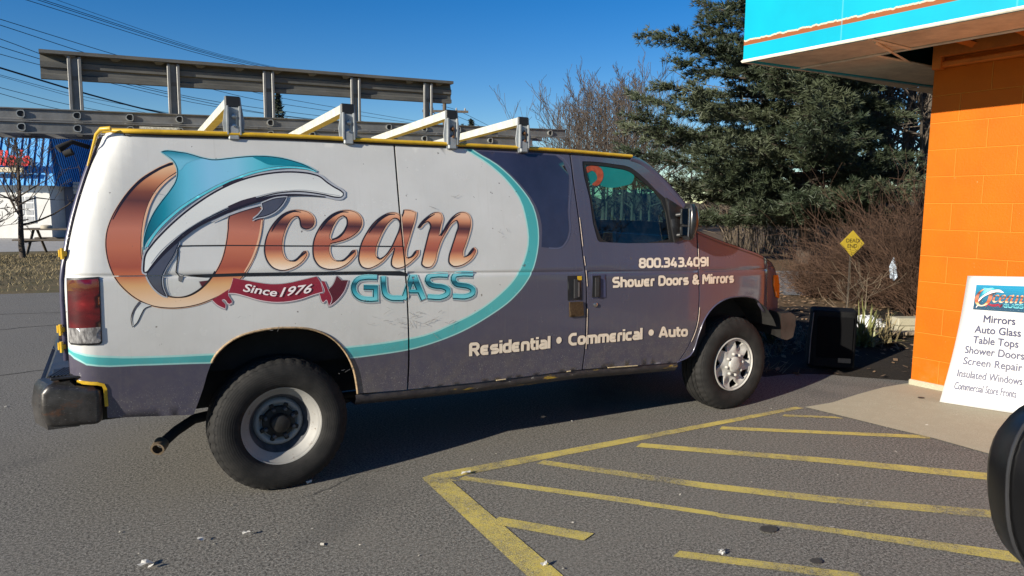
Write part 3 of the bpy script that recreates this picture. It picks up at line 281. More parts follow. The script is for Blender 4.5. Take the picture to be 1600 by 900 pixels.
["dolphin_emblem","ink",1,[[-2706,4480,-2736,4444,-2761,4411,-2786,4377,-2808,4341,-2825,4305,-2842,4268,-2856,4230,-2866,4190,-2873,4150,-2875,4113,-2872,4076,-2868,4040,-2863,4004,-2852,3958,-2816,3988,-2788,4015,-2761,4046,-2739,4081,-2721,4120,-2704,4158,-2686,4196,-2670,4229,-2653,4262,-2636,4292,-2615,4316,-2589,4333,-2558,4344,-2524,4354,-2484,4374,-2523,4401,-2556,4418,-2590,4435,-2627,4450,-2664,4465]],"z",0,1],
["dolphin_emblem","belly",2,[[-2703,4464,-2725,4433,-2750,4400,-2774,4367,-2795,4332,-2812,4298,-2828,4261,-2842,4224,-2852,4186,-2859,4148,-2860,4113,-2858,4078,-2854,4042,-2848,4006,-2849,3975,-2826,4000,-2798,4027,-2772,4056,-2752,4090,-2734,4127,-2717,4166,-2699,4204,-2682,4237,-2666,4271,-2647,4303,-2624,4329,-2595,4348,-2562,4360,-2528,4370,-2499,4374,-2529,4386,-2562,4403,-2596,4419,-2632,4435,-2669,4449]],"z",0.933,1.081],
["dolphin_emblem","slate",3,[[-2711,4473,-2735,4440,-2760,4406,-2784,4370,-2805,4332,-2819,4298,-2832,4261,-2841,4224,-2849,4186,-2852,4148,-2851,4100,-2846,4053,-2841,4006,-2834,4006,-2835,4054,-2836,4101,-2832,4146,-2825,4180,-2815,4215,-2803,4248,-2790,4281,-2774,4312,-2754,4345,-2729,4376,-2703,4408,-2677,4440]],"z",0,1],
["logo_lettering","shadow",1,[[722,6255,780,6213,812,6176,837,6136,853,6089,858,6024,844,5958,806,5902,755,5858,690,5832,621,5826,557,5847,507,5889,490,5935,484,5979,482,6022,479,6056,455,6108,428,6107,400,6095,368,6072,340,6047,316,6015,293,5979,271,5942,251,5909,233,5874,216,5840,201,5804,187,5768,172,5726,159,5684,148,5641,139,5598,133,5555,128,5512,125,5468,125,5426,128,5385,136,5345,148,5302,163,5262,183,5234,218,5210,260,5198,286,5200,320,5212,352,5226,389,5252,425,5285,460,5320,496,5363,546,5402,624,5404,654,5334,644,5280,618,5234,590,5196,564,5162,532,5131,499,5103,464,5077,429,5054,387,5029,343,5007,297,4988,252,4973,213,4962,173,4952,132,4945,90,4941,49,4943,4,4950,-40,4963,-83,4980,-122,5003,-156,5029,-186,5060,-212,5094,-235,5131,-255,5168,-272,5208,-285,5252,-294,5296,-301,5340,-304,5385,-304,5434,-299,5482,-291,5531,-281,5578,-269,5625,-253,5677,-234,5729,-213,5780,-189,5829,-162,5877,-136,5919,-108,5960,-78,6000,-46,6038,-13,6075,19,6107,52,6140,88,6170,125,6199,165,6224,204,6245,244,6262,286,6278,328,6290,371,6298,411,6304,452,6306,494,6305,534,6302,574,6297,623,6288,673,6276]],"z",0,1],
["logo_lettering","peach",2,[[716,6249,772,6208,801,6174,825,6136,840,6094,845,6033,832,5972,798,5921,750,5881,690,5856,627,5852,569,5870,524,5908,509,5948,503,5990,502,6033,498,6071,470,6130,430,6132,396,6118,361,6093,332,6066,306,6033,283,5996,260,5959,240,5924,222,5890,205,5854,189,5818,175,5782,160,5739,146,5696,135,5652,126,5608,120,5565,115,5521,112,5477,112,5433,115,5390,123,5349,135,5304,152,5262,174,5230,214,5203,260,5189,292,5192,328,5204,363,5220,402,5247,439,5282,476,5318,511,5360,555,5395,618,5398,640,5340,632,5294,608,5252,580,5214,555,5182,525,5152,492,5124,458,5099,424,5076,383,5052,340,5030,295,5012,251,4997,212,4986,173,4976,133,4970,93,4966,54,4968,11,4975,-32,4987,-72,5003,-110,5024,-142,5050,-170,5079,-196,5112,-218,5148,-238,5183,-254,5223,-266,5264,-276,5308,-282,5351,-285,5394,-285,5441,-280,5489,-273,5536,-262,5584,-251,5630,-235,5681,-217,5732,-195,5782,-172,5830,-146,5878,-120,5919,-92,5959,-63,5998,-32,6036,1,6072,33,6104,66,6136,100,6166,137,6194,175,6218,213,6238,252,6255,293,6270,334,6282,376,6290,415,6295,455,6298,495,6297,535,6294,574,6289,622,6280,670,6268]],"z",0,1],
["logo_lettering","ink",3,[[694,6241,748,6201,777,6168,800,6131,814,6090,819,6032,807,5973,774,5924,728,5886,670,5862,610,5857,554,5875,511,5911,498,5949,492,5990,490,6032,486,6072,456,6134,412,6138,374,6123,339,6097,309,6069,283,6035,259,5998,237,5961,216,5926,198,5891,181,5856,165,5819,151,5783,136,5740,122,5696,111,5652,102,5608,95,5564,91,5520,88,5476,88,5431,91,5388,99,5346,111,5301,128,5258,152,5224,194,5196,241,5182,276,5184,313,5197,348,5214,389,5241,426,5276,463,5312,498,5354,539,5388,596,5391,615,5338,608,5295,584,5254,557,5217,532,5185,502,5156,470,5128,436,5104,402,5081,362,5057,319,5036,275,5018,231,5003,193,4992,154,4982,115,4976,75,4972,37,4974,-5,4980,-47,4992,-87,5009,-123,5029,-154,5054,-182,5083,-208,5116,-230,5150,-249,5186,-265,5224,-277,5266,-286,5308,-292,5351,-296,5394,-296,5440,-291,5487,-284,5534,-273,5581,-262,5627,-246,5678,-228,5728,-207,5778,-183,5826,-157,5873,-132,5914,-104,5954,-75,5993,-44,6030,-12,6066,20,6098,53,6129,87,6159,123,6187,160,6211,198,6230,237,6248,277,6262,318,6274,358,6282,397,6287,436,6289,476,6288,515,6286,554,6280,602,6272,649,6260]],"z",0,1],
["logo_lettering","copper_small",4,[[694,6228,746,6190,772,6160,794,6126,806,6090,811,6036,800,5984,771,5941,730,5906,678,5885,624,5881,576,5896,538,5928,528,5958,523,5997,521,6039,516,6084,481,6153,422,6161,378,6144,339,6116,306,6086,278,6050,254,6012,232,5974,211,5940,192,5904,175,5867,159,5830,144,5793,129,5749,115,5705,104,5660,94,5615,88,5570,83,5525,80,5480,80,5434,83,5388,92,5345,104,5298,122,5252,150,5213,196,5182,249,5166,290,5170,331,5183,369,5200,412,5230,450,5266,488,5303,522,5344,557,5373,596,5379,607,5340,601,5306,579,5269,553,5233,528,5202,500,5174,470,5148,437,5123,404,5101,364,5078,323,5057,280,5040,237,5025,200,5014,162,5005,124,4998,86,4995,50,4996,10,5003,-30,5014,-68,5030,-102,5049,-131,5072,-158,5100,-182,5131,-203,5164,-221,5198,-237,5235,-249,5275,-258,5316,-264,5358,-266,5399,-266,5444,-262,5489,-254,5535,-245,5581,-233,5626,-218,5676,-200,5726,-179,5774,-156,5822,-130,5868,-106,5908,-79,5947,-50,5985,-19,6022,13,6057,44,6088,76,6120,109,6149,144,6175,180,6198,216,6217,254,6234,293,6248,332,6259,372,6267,409,6272,447,6274,485,6273,523,6270,561,6265,608,6257,653,6246]],"z",1.252,1.57],
["logo_lettering","shadow",1,[[723,5406,726,5447,731,5488,738,5530,747,5570,758,5610,776,5662,797,5712,821,5762,847,5810,875,5856,904,5901,935,5945,968,5988,1003,6030,1041,6069,1075,6102,1111,6133,1149,6164,1189,6192,1230,6217,1272,6238,1315,6257,1360,6274,1405,6287,1450,6297,1493,6304,1538,6308,1582,6309,1627,6307,1670,6301,1725,6287,1779,6267,1828,6238,1866,6206,1898,6167,1922,6124,1938,6072,1944,6016,1938,5960,1919,5902,1888,5848,1852,5800,1819,5764,1781,5732,1742,5704,1702,5678,1660,5653,1616,5631,1571,5611,1526,5593,1481,5576,1439,5563,1396,5552,1353,5542,1312,5532,1268,5521,1210,5512,1172,5500,1158,5467,1148,5418,1146,5377,1152,5335,1162,5294,1180,5244,1207,5204,1232,5188,1266,5174,1300,5168,1342,5170,1387,5184,1430,5203,1470,5230,1509,5265,1546,5302,1584,5349,1637,5395,1739,5405,1760,5311,1738,5252,1700,5204,1662,5163,1631,5130,1596,5099,1560,5070,1521,5043,1482,5018,1440,4996,1397,4977,1352,4960,1306,4946,1261,4936,1218,4930,1175,4926,1132,4926,1088,4929,1046,4935,1000,4946,953,4960,908,4980,867,5006,831,5039,800,5077,775,5119,754,5162,738,5208,728,5258,724,5308,722,5358],[1198,5637,1173,5664,1172,5690,1188,5735,1209,5786,1226,5829,1246,5871,1268,5912,1292,5952,1316,5988,1340,6024,1366,6055,1394,6079,1440,6108,1473,6120,1526,6088,1536,6050,1534,5996,1526,5952,1510,5907,1488,5866,1466,5834,1439,5805,1409,5776,1377,5749,1340,5722,1301,5696,1260,5673,1217,5647]],"z",0,1],
["logo_lettering","peach",2,[[743,5414,746,5454,751,5495,758,5535,767,5575,778,5614,795,5665,816,5714,839,5763,865,5810,893,5856,921,5900,952,5944,984,5986,1019,6027,1056,6066,1090,6098,1125,6129,1162,6159,1201,6187,1242,6211,1282,6232,1324,6250,1368,6266,1412,6279,1456,6288,1498,6295,1541,6299,1584,6301,1627,6299,1669,6292,1722,6280,1774,6260,1820,6233,1856,6202,1886,6166,1909,6125,1924,6076,1929,6023,1924,5971,1906,5917,1877,5866,1842,5819,1810,5785,1774,5754,1735,5727,1696,5701,1655,5677,1612,5655,1568,5635,1524,5618,1480,5601,1438,5588,1396,5577,1353,5567,1312,5557,1269,5547,1209,5537,1164,5521,1144,5481,1134,5428,1133,5384,1138,5340,1149,5297,1168,5244,1198,5201,1227,5181,1264,5167,1302,5159,1348,5162,1396,5176,1442,5196,1485,5225,1524,5261,1563,5299,1600,5346,1647,5388,1732,5400,1746,5320,1726,5268,1690,5224,1653,5183,1622,5151,1588,5120,1552,5092,1515,5065,1477,5042,1436,5020,1394,5001,1350,4984,1306,4971,1262,4961,1220,4955,1178,4952,1136,4952,1094,4954,1054,4960,1008,4970,963,4984,920,5003,881,5028,847,5059,818,5096,793,5136,773,5177,758,5222,748,5269,744,5318,742,5366],[1194,5630,1161,5664,1158,5700,1175,5749,1196,5800,1214,5844,1234,5886,1256,5928,1281,5968,1305,6006,1330,6042,1357,6075,1388,6102,1437,6132,1482,6145,1542,6109,1557,6062,1555,6004,1547,5957,1530,5910,1507,5866,1484,5833,1455,5802,1424,5772,1391,5745,1353,5716,1313,5690,1272,5667,1227,5640]],"z",0,1],
["logo_lettering","ink",3,[[732,5413,735,5453,740,5493,747,5533,756,5572,766,5612,783,5661,804,5710,827,5759,853,5806,880,5852,908,5896,939,5939,971,5981,1006,6021,1042,6059,1076,6091,1111,6122,1148,6152,1186,6179,1226,6204,1266,6224,1308,6242,1350,6258,1394,6270,1438,6280,1479,6286,1522,6290,1564,6292,1607,6290,1648,6284,1700,6271,1751,6252,1796,6225,1830,6195,1860,6160,1882,6121,1896,6073,1902,6021,1897,5971,1880,5918,1851,5868,1817,5822,1785,5789,1750,5759,1712,5731,1673,5706,1632,5682,1590,5660,1546,5640,1502,5623,1458,5607,1417,5594,1375,5582,1333,5572,1291,5563,1249,5552,1189,5543,1141,5525,1119,5482,1109,5428,1107,5383,1112,5337,1123,5294,1143,5240,1173,5195,1204,5174,1243,5159,1282,5151,1330,5154,1380,5168,1426,5189,1470,5218,1510,5255,1549,5294,1586,5341,1631,5380,1708,5393,1718,5320,1700,5271,1665,5227,1628,5187,1598,5155,1564,5125,1529,5096,1492,5070,1454,5047,1414,5026,1372,5007,1329,4990,1285,4977,1241,4968,1201,4962,1159,4958,1118,4958,1076,4960,1036,4966,992,4976,947,4990,904,5008,867,5032,834,5063,805,5099,781,5138,761,5179,746,5223,737,5269,732,5318,731,5366],[1173,5622,1136,5659,1132,5700,1150,5750,1171,5801,1188,5845,1208,5888,1231,5930,1256,5971,1280,6008,1305,6045,1333,6078,1365,6106,1415,6138,1464,6151,1529,6112,1545,6062,1544,6002,1535,5954,1517,5906,1494,5861,1470,5827,1441,5796,1410,5766,1376,5738,1338,5709,1298,5683,1256,5660,1211,5632]],"z",0,1],
["logo_lettering","copper_small",4,[[763,5417,766,5456,771,5495,778,5534,786,5572,797,5610,813,5659,833,5707,856,5754,882,5801,908,5846,936,5889,966,5932,998,5973,1032,6012,1068,6050,1101,6082,1135,6112,1171,6141,1208,6167,1247,6190,1286,6210,1326,6228,1368,6243,1410,6255,1452,6264,1492,6271,1534,6275,1575,6276,1615,6274,1654,6268,1704,6256,1753,6238,1795,6213,1827,6185,1854,6152,1875,6116,1888,6072,1893,6024,1889,5978,1872,5930,1846,5882,1813,5839,1783,5807,1749,5778,1712,5752,1674,5727,1635,5703,1594,5682,1551,5663,1508,5646,1464,5630,1424,5617,1382,5606,1341,5596,1299,5586,1258,5576,1196,5566,1140,5544,1112,5492,1100,5433,1098,5385,1104,5337,1116,5291,1137,5234,1170,5185,1206,5160,1248,5144,1292,5135,1345,5138,1398,5154,1448,5176,1495,5207,1536,5245,1576,5285,1614,5331,1651,5366,1707,5380,1710,5325,1694,5284,1662,5244,1625,5204,1595,5173,1563,5144,1529,5116,1493,5091,1456,5068,1417,5048,1376,5029,1335,5013,1292,5000,1250,4991,1211,4985,1171,4982,1130,4982,1091,4984,1052,4989,1009,4999,966,5012,926,5030,891,5052,860,5080,833,5114,810,5152,791,5191,777,5232,768,5277,764,5323,762,5370],[1177,5607,1130,5653,1124,5706,1142,5760,1164,5812,1181,5856,1202,5900,1225,5943,1251,5985,1275,6022,1301,6060,1330,6096,1365,6126,1420,6160,1482,6175,1557,6131,1577,6070,1576,6006,1567,5954,1548,5903,1524,5856,1498,5820,1468,5786,1435,5755,1401,5727,1362,5697,1320,5670,1278,5647,1230,5618]],"z",1.252,1.57],
["logo_lettering","shadow",1,[[2900,6234,2926,6313,3001,6324,3051,6324,3102,6319,3159,6304,3211,6283,3278,6248,3269,6172,3257,6116,3242,6059,3223,5999,3200,5940,3177,5882,3153,5825,3130,5768,3112,5724,3095,5678,3077,5634,3060,5589,3044,5544,3025,5492,3005,5442,2987,5393,2973,5345,2965,5295,2957,5244,2959,5212,2993,5186,3017,5200,3061,5236,3096,5275,3132,5324,3189,5363,3297,5359,3286,5252,3257,5201,3218,5158,3176,5122,3134,5089,3094,5056,3050,5025,3004,4996,2957,4970,2902,4943,2843,4919,2782,4903,2710,4894,2637,4902,2573,4937,2527,4992,2521,5065,2535,5135,2547,5178,2563,5221,2579,5261,2593,5299,2610,5357,2631,5389,2647,5353,2611,5318,2575,5285,2540,5251,2507,5218,2475,5183,2442,5148,2407,5113,2369,5081,2331,5054,2292,5028,2251,5004,2209,4983,2167,4965,2120,4946,2070,4929,2017,4918,1964,4916,1916,4924,1870,4940,1827,4966,1790,5010,1766,5062,1752,5116,1747,5163,1750,5211,1758,5257,1766,5301,1775,5349,1788,5398,1803,5445,1820,5492,1839,5539,1862,5588,1888,5637,1917,5684,1947,5730,1977,5776,2010,5824,2045,5872,2082,5920,2122,5966,2164,6009,2202,6043,2240,6075,2281,6106,2323,6136,2367,6162,2411,6186,2456,6209,2505,6230,2555,6247,2606,6256,2664,6260,2724,6257,2782,6243,2830,6215,2870,6180,2874,6155,2878,6186],[2798,5979,2784,6018,2759,6049,2730,6060,2697,6063,2670,6053,2637,6028,2602,5998,2568,5968,2538,5934,2509,5898,2481,5860,2454,5821,2425,5778,2398,5734,2372,5688,2347,5642,2324,5596,2301,5550,2279,5505,2259,5460,2243,5415,2232,5369,2222,5323,2216,5279,2221,5246,2244,5208,2271,5186,2289,5190,2327,5210,2367,5234,2403,5260,2436,5290,2466,5325,2496,5362,2526,5400,2558,5446,2588,5494,2616,5544,2644,5594,2671,5646,2696,5692,2721,5737,2744,5782,2764,5827,2779,5872,2795,5929]],"z",0,1],
["logo_lettering","peach",2,[[2922,6238,2943,6310,3004,6316,3052,6315,3101,6310,3155,6296,3206,6276,3264,6249,3253,6184,3241,6128,3227,6072,3208,6012,3186,5954,3162,5897,3138,5840,3116,5783,3098,5738,3080,5693,3063,5648,3046,5603,3030,5558,3010,5507,2990,5456,2972,5406,2958,5357,2950,5306,2942,5253,2947,5211,2992,5177,3031,5194,3078,5233,3115,5274,3150,5321,3200,5355,3284,5357,3272,5266,3245,5220,3208,5180,3167,5144,3126,5111,3086,5079,3043,5048,2998,5020,2952,4994,2898,4968,2841,4944,2782,4929,2714,4921,2647,4928,2590,4960,2548,5008,2544,5073,2557,5140,2568,5182,2584,5224,2601,5264,2615,5304,2632,5362,2650,5409,2638,5374,2602,5340,2566,5306,2530,5272,2497,5238,2465,5203,2432,5168,2398,5134,2362,5103,2324,5076,2286,5051,2246,5028,2205,5008,2164,4990,2117,4972,2069,4955,2019,4944,1970,4942,1925,4950,1881,4965,1843,4988,1809,5028,1787,5077,1773,5128,1768,5172,1772,5218,1779,5263,1787,5307,1796,5354,1809,5402,1824,5449,1840,5496,1859,5541,1882,5590,1908,5638,1936,5684,1966,5730,1996,5776,2029,5824,2064,5871,2100,5918,2139,5963,2181,6006,2217,6039,2256,6071,2295,6102,2337,6130,2380,6156,2423,6180,2468,6202,2514,6223,2562,6238,2612,6248,2667,6252,2724,6248,2777,6236,2822,6210,2860,6176,2882,6146,2899,6188],[2822,5991,2805,6036,2776,6072,2740,6086,2700,6090,2665,6077,2629,6050,2593,6020,2558,5988,2527,5954,2498,5916,2470,5878,2442,5839,2413,5795,2385,5750,2359,5705,2334,5658,2311,5612,2288,5566,2266,5520,2245,5474,2229,5428,2217,5381,2208,5334,2202,5287,2208,5248,2234,5205,2268,5178,2298,5182,2340,5203,2381,5229,2418,5256,2453,5287,2484,5323,2515,5361,2544,5399,2578,5446,2608,5494,2637,5545,2664,5596,2692,5648,2716,5693,2742,5739,2765,5784,2785,5830,2801,5877,2818,5936]],"z",0,1],
["logo_lettering","ink",3,[[2909,6235,2928,6304,2982,6306,3030,6306,3078,6301,3130,6287,3181,6267,3235,6244,3224,6183,3212,6127,3198,6072,3179,6013,3157,5955,3134,5898,3110,5841,3087,5784,3069,5739,3052,5694,3034,5649,3017,5604,3001,5559,2982,5508,2962,5458,2944,5407,2929,5357,2920,5306,2913,5251,2919,5206,2969,5168,3014,5186,3063,5227,3100,5268,3135,5315,3181,5347,3256,5352,3242,5267,3217,5223,3181,5184,3140,5149,3100,5116,3059,5084,3017,5053,2973,5025,2928,5000,2874,4974,2818,4951,2760,4936,2694,4928,2629,4934,2574,4964,2536,5010,2531,5072,2544,5138,2555,5180,2571,5220,2588,5260,2602,5301,2619,5360,2636,5413,2612,5378,2576,5344,2540,5310,2504,5276,2471,5242,2439,5207,2406,5172,2373,5138,2336,5108,2300,5082,2262,5057,2222,5034,2182,5013,2141,4996,2095,4978,2047,4961,1998,4950,1951,4949,1908,4956,1865,4970,1828,4992,1796,5031,1774,5079,1761,5128,1756,5172,1760,5216,1766,5261,1775,5305,1784,5352,1796,5399,1811,5446,1828,5492,1846,5538,1869,5586,1895,5633,1923,5680,1952,5726,1982,5770,2015,5818,2050,5866,2086,5912,2125,5957,2166,5999,2202,6032,2240,6064,2280,6094,2321,6122,2363,6148,2406,6172,2450,6194,2496,6214,2544,6230,2591,6239,2646,6242,2701,6240,2753,6227,2796,6202,2833,6169,2862,6138,2885,6184],[2808,5991,2792,6039,2760,6076,2721,6092,2678,6096,2641,6082,2604,6054,2568,6024,2532,5992,2500,5957,2471,5919,2443,5880,2416,5842,2386,5798,2358,5753,2332,5707,2307,5660,2284,5614,2261,5568,2238,5522,2218,5475,2201,5429,2190,5381,2180,5334,2174,5286,2180,5244,2208,5199,2245,5170,2280,5174,2323,5196,2365,5222,2403,5249,2438,5282,2470,5318,2501,5356,2530,5394,2564,5441,2595,5490,2623,5540,2651,5592,2678,5644,2703,5689,2728,5734,2752,5780,2772,5827,2788,5874,2805,5934]],"z",0,1],
["logo_lettering","copper_small",4,[[2943,6234,2957,6295,2993,6290,3040,6290,3085,6285,3135,6272,3184,6252,3228,6238,3215,6191,3203,6135,3189,6080,3171,6023,3149,5966,3126,5909,3102,5852,3079,5795,3061,5750,3044,5704,3026,5660,3009,5614,2993,5569,2974,5519,2954,5468,2935,5417,2920,5365,2912,5312,2903,5255,2913,5198,2977,5152,3039,5173,3092,5216,3131,5260,3164,5305,3202,5332,3250,5344,3234,5277,3212,5238,3178,5203,3138,5169,3098,5136,3058,5104,3018,5074,2975,5046,2930,5022,2878,4996,2824,4974,2770,4960,2707,4952,2650,4958,2602,4984,2569,5022,2566,5076,2579,5138,2589,5178,2604,5218,2621,5258,2636,5300,2653,5359,2667,5430,2609,5397,2573,5362,2537,5328,2501,5294,2468,5260,2436,5224,2404,5190,2370,5157,2336,5128,2300,5102,2263,5078,2225,5055,2186,5036,2146,5018,2100,5000,2054,4984,2009,4974,1966,4973,1926,4980,1887,4993,1855,5011,1827,5046,1806,5090,1794,5137,1790,5177,1792,5219,1800,5262,1808,5306,1817,5352,1829,5399,1843,5445,1860,5490,1878,5534,1900,5582,1926,5628,1953,5674,1982,5720,2012,5764,2045,5812,2080,5859,2115,5904,2153,5948,2194,5990,2229,6022,2266,6053,2305,6082,2345,6110,2386,6135,2428,6158,2472,6180,2516,6200,2561,6214,2606,6223,2657,6226,2709,6223,2756,6212,2794,6190,2830,6158,2881,6122,2918,6180],[2844,5999,2824,6054,2788,6098,2741,6117,2690,6121,2644,6104,2603,6074,2566,6043,2530,6010,2496,5974,2466,5935,2438,5896,2410,5857,2380,5812,2352,5766,2325,5720,2300,5673,2277,5626,2254,5580,2231,5534,2210,5486,2193,5438,2181,5389,2171,5340,2165,5289,2173,5241,2204,5190,2250,5155,2298,5158,2346,5182,2390,5209,2430,5238,2466,5272,2500,5309,2531,5348,2561,5386,2595,5434,2627,5484,2656,5536,2684,5588,2711,5639,2735,5684,2761,5730,2785,5777,2806,5825,2822,5874,2840,5936]],"z",1.252,1.57],
["logo_lettering","shadow",1,[[3243,5878,3278,5935,3307,5973,3339,6010,3381,6052,3426,6090,3473,6126,3522,6160,3572,6192,3626,6225,3684,6253,3748,6268,3830,6271,3909,6247,3950,6185,3965,6117,3963,6064,3949,6012,3932,5964,3916,5918,3902,5869,3887,5820,3872,5770,3856,5721,3822,5710,3844,5737,3880,5767,3910,5808,3939,5856,3969,5909,4004,5959,4039,6002,4074,6044,4112,6086,4153,6126,4198,6162,4250,6199,4307,6234,4370,6262,4436,6278,4505,6279,4574,6268,4637,6241,4681,6198,4710,6144,4729,6090,4737,6033,4735,5975,4728,5919,4717,5868,4702,5818,4684,5770,4666,5723,4646,5672,4625,5621,4603,5571,4581,5521,4560,5470,4536,5420,4510,5370,4487,5322,4470,5277,4464,5231,4463,5186,4444,5178,4503,5198,4541,5227,4579,5273,4623,5321,4671,5372,4754,5404,4822,5333,4822,5260,4786,5197,4746,5143,4714,5105,4675,5069,4634,5036,4590,5007,4545,4981,4491,4954,4434,4929,4374,4909,4314,4896,4251,4887,4184,4885,4118,4898,4052,4937,4005,4994,3992,5050,3997,5104,4005,5154,4017,5206,4035,5259,4056,5309,4078,5358,4099,5406,4125,5468,4152,5530,4179,5592,4206,5653,4230,5716,4251,5764,4274,5810,4293,5855,4306,5896,4307,5935,4299,5989,4295,6011,4277,5998,4226,5966,4181,5933,4143,5892,4107,5846,4072,5796,4036,5746,4006,5706,3977,5665,3949,5624,3922,5582,3898,5541,3870,5488,3846,5435,3822,5380,3799,5325,3777,5270,3758,5219,3742,5165,3725,5110,3702,5055,3670,5004,3630,4954,3577,4910,3511,4889,3441,4886,3376,4902,3320,4937,3280,4992,3286,5058,3305,5115,3323,5181,3344,5249,3366,5316,3388,5382,3410,5448,3430,5509,3452,5570,3473,5630,3493,5691,3513,5753,3534,5806,3558,5856,3572,5898,3570,5932,3552,5964,3539,5980,3507,5972,3458,5948,3420,5911,3374,5859,3308,5834]],"z",0,1],
["logo_lettering","peach",2,[[3267,5888,3298,5934,3327,5972,3358,6008,3398,6048,3442,6086,3489,6122,3537,6154,3586,6186,3639,6218,3695,6245,3753,6259,3830,6262,3900,6242,3935,6187,3949,6123,3947,6074,3934,6025,3916,5978,3900,5932,3886,5882,3871,5833,3856,5784,3841,5734,3817,5703,3860,5731,3900,5765,3932,5808,3961,5858,3990,5910,4025,5958,4060,6000,4095,6042,4132,6084,4171,6123,4215,6158,4266,6193,4321,6227,4380,6254,4442,6269,4506,6270,4571,6259,4628,6235,4667,6196,4694,6146,4712,6094,4720,6040,4718,5985,4711,5930,4701,5881,4686,5832,4668,5785,4650,5738,4631,5687,4609,5636,4587,5586,4565,5536,4544,5486,4521,5436,4495,5386,4471,5338,4454,5290,4448,5241,4446,5192,4445,5169,4516,5191,4560,5224,4600,5271,4643,5319,4689,5368,4750,5395,4807,5335,4805,5274,4772,5215,4733,5163,4702,5126,4665,5092,4625,5060,4582,5032,4539,5006,4486,4979,4431,4955,4373,4936,4315,4924,4254,4915,4191,4912,4132,4924,4071,4960,4027,5011,4017,5060,4021,5111,4029,5160,4041,5212,4058,5262,4080,5312,4102,5361,4122,5410,4148,5472,4175,5534,4203,5595,4229,5657,4254,5719,4274,5766,4297,5814,4317,5860,4330,5904,4332,5947,4324,6005,4308,6038,4272,6024,4218,5990,4171,5955,4131,5912,4094,5865,4059,5814,4023,5765,3993,5724,3964,5684,3936,5642,3909,5600,3884,5558,3856,5505,3830,5450,3807,5395,3784,5340,3762,5284,3743,5232,3727,5179,3710,5124,3688,5072,3658,5023,3619,4975,3571,4935,3512,4916,3448,4914,3389,4927,3338,4959,3304,5006,3309,5064,3328,5120,3346,5186,3366,5253,3388,5320,3411,5386,3433,5452,3453,5513,3474,5574,3496,5635,3516,5695,3536,5757,3557,5809,3581,5860,3596,5906,3593,5947,3573,5984,3549,6008,3505,5999,3451,5971,3409,5932,3366,5882,3312,5862]],"z",0,1],
["logo_lettering","ink",3,[[3254,5887,3284,5929,3312,5966,3342,6002,3383,6042,3426,6079,3472,6114,3520,6146,3569,6179,3621,6210,3675,6236,3732,6250,3806,6252,3872,6234,3905,6182,3918,6120,3916,6073,3903,6026,3886,5978,3870,5932,3856,5882,3841,5833,3826,5784,3810,5735,3791,5694,3842,5724,3884,5759,3917,5803,3946,5853,3976,5904,4010,5953,4044,5994,4079,6036,4116,6077,4155,6116,4198,6150,4248,6185,4302,6219,4360,6245,4419,6259,4481,6260,4545,6250,4599,6227,4636,6190,4663,6141,4680,6090,4688,6038,4686,5983,4679,5929,4669,5881,4654,5833,4636,5786,4619,5739,4599,5688,4578,5638,4556,5588,4534,5538,4513,5488,4490,5438,4464,5388,4440,5339,4422,5290,4416,5241,4414,5190,4420,5161,4497,5183,4544,5218,4584,5266,4627,5313,4672,5361,4724,5386,4775,5330,4773,5275,4741,5218,4702,5166,4672,5130,4636,5096,4596,5065,4554,5037,4511,5012,4460,4985,4405,4962,4348,4943,4291,4930,4231,4922,4170,4919,4113,4930,4055,4965,4013,5014,4003,5060,4007,5110,4016,5158,4027,5209,4044,5259,4065,5308,4087,5357,4108,5406,4134,5468,4161,5530,4188,5591,4215,5653,4240,5716,4260,5762,4282,5810,4303,5856,4316,5902,4318,5946,4309,6006,4289,6043,4246,6029,4190,5995,4142,5959,4102,5916,4064,5867,4029,5817,3994,5768,3964,5727,3934,5686,3906,5644,3879,5602,3854,5560,3826,5506,3801,5452,3777,5397,3754,5341,3732,5286,3713,5234,3697,5180,3680,5126,3658,5074,3629,5026,3591,4979,3545,4940,3489,4923,3427,4920,3371,4934,3323,4964,3290,5008,3296,5062,3315,5117,3332,5184,3353,5250,3375,5317,3397,5383,3419,5450,3440,5510,3461,5571,3482,5632,3502,5692,3522,5754,3543,5805,3567,5856,3582,5905,3579,5948,3558,5987,3530,6014,3481,6004,3425,5976,3381,5935,3340,5886,3291,5868]],"z",0,1],
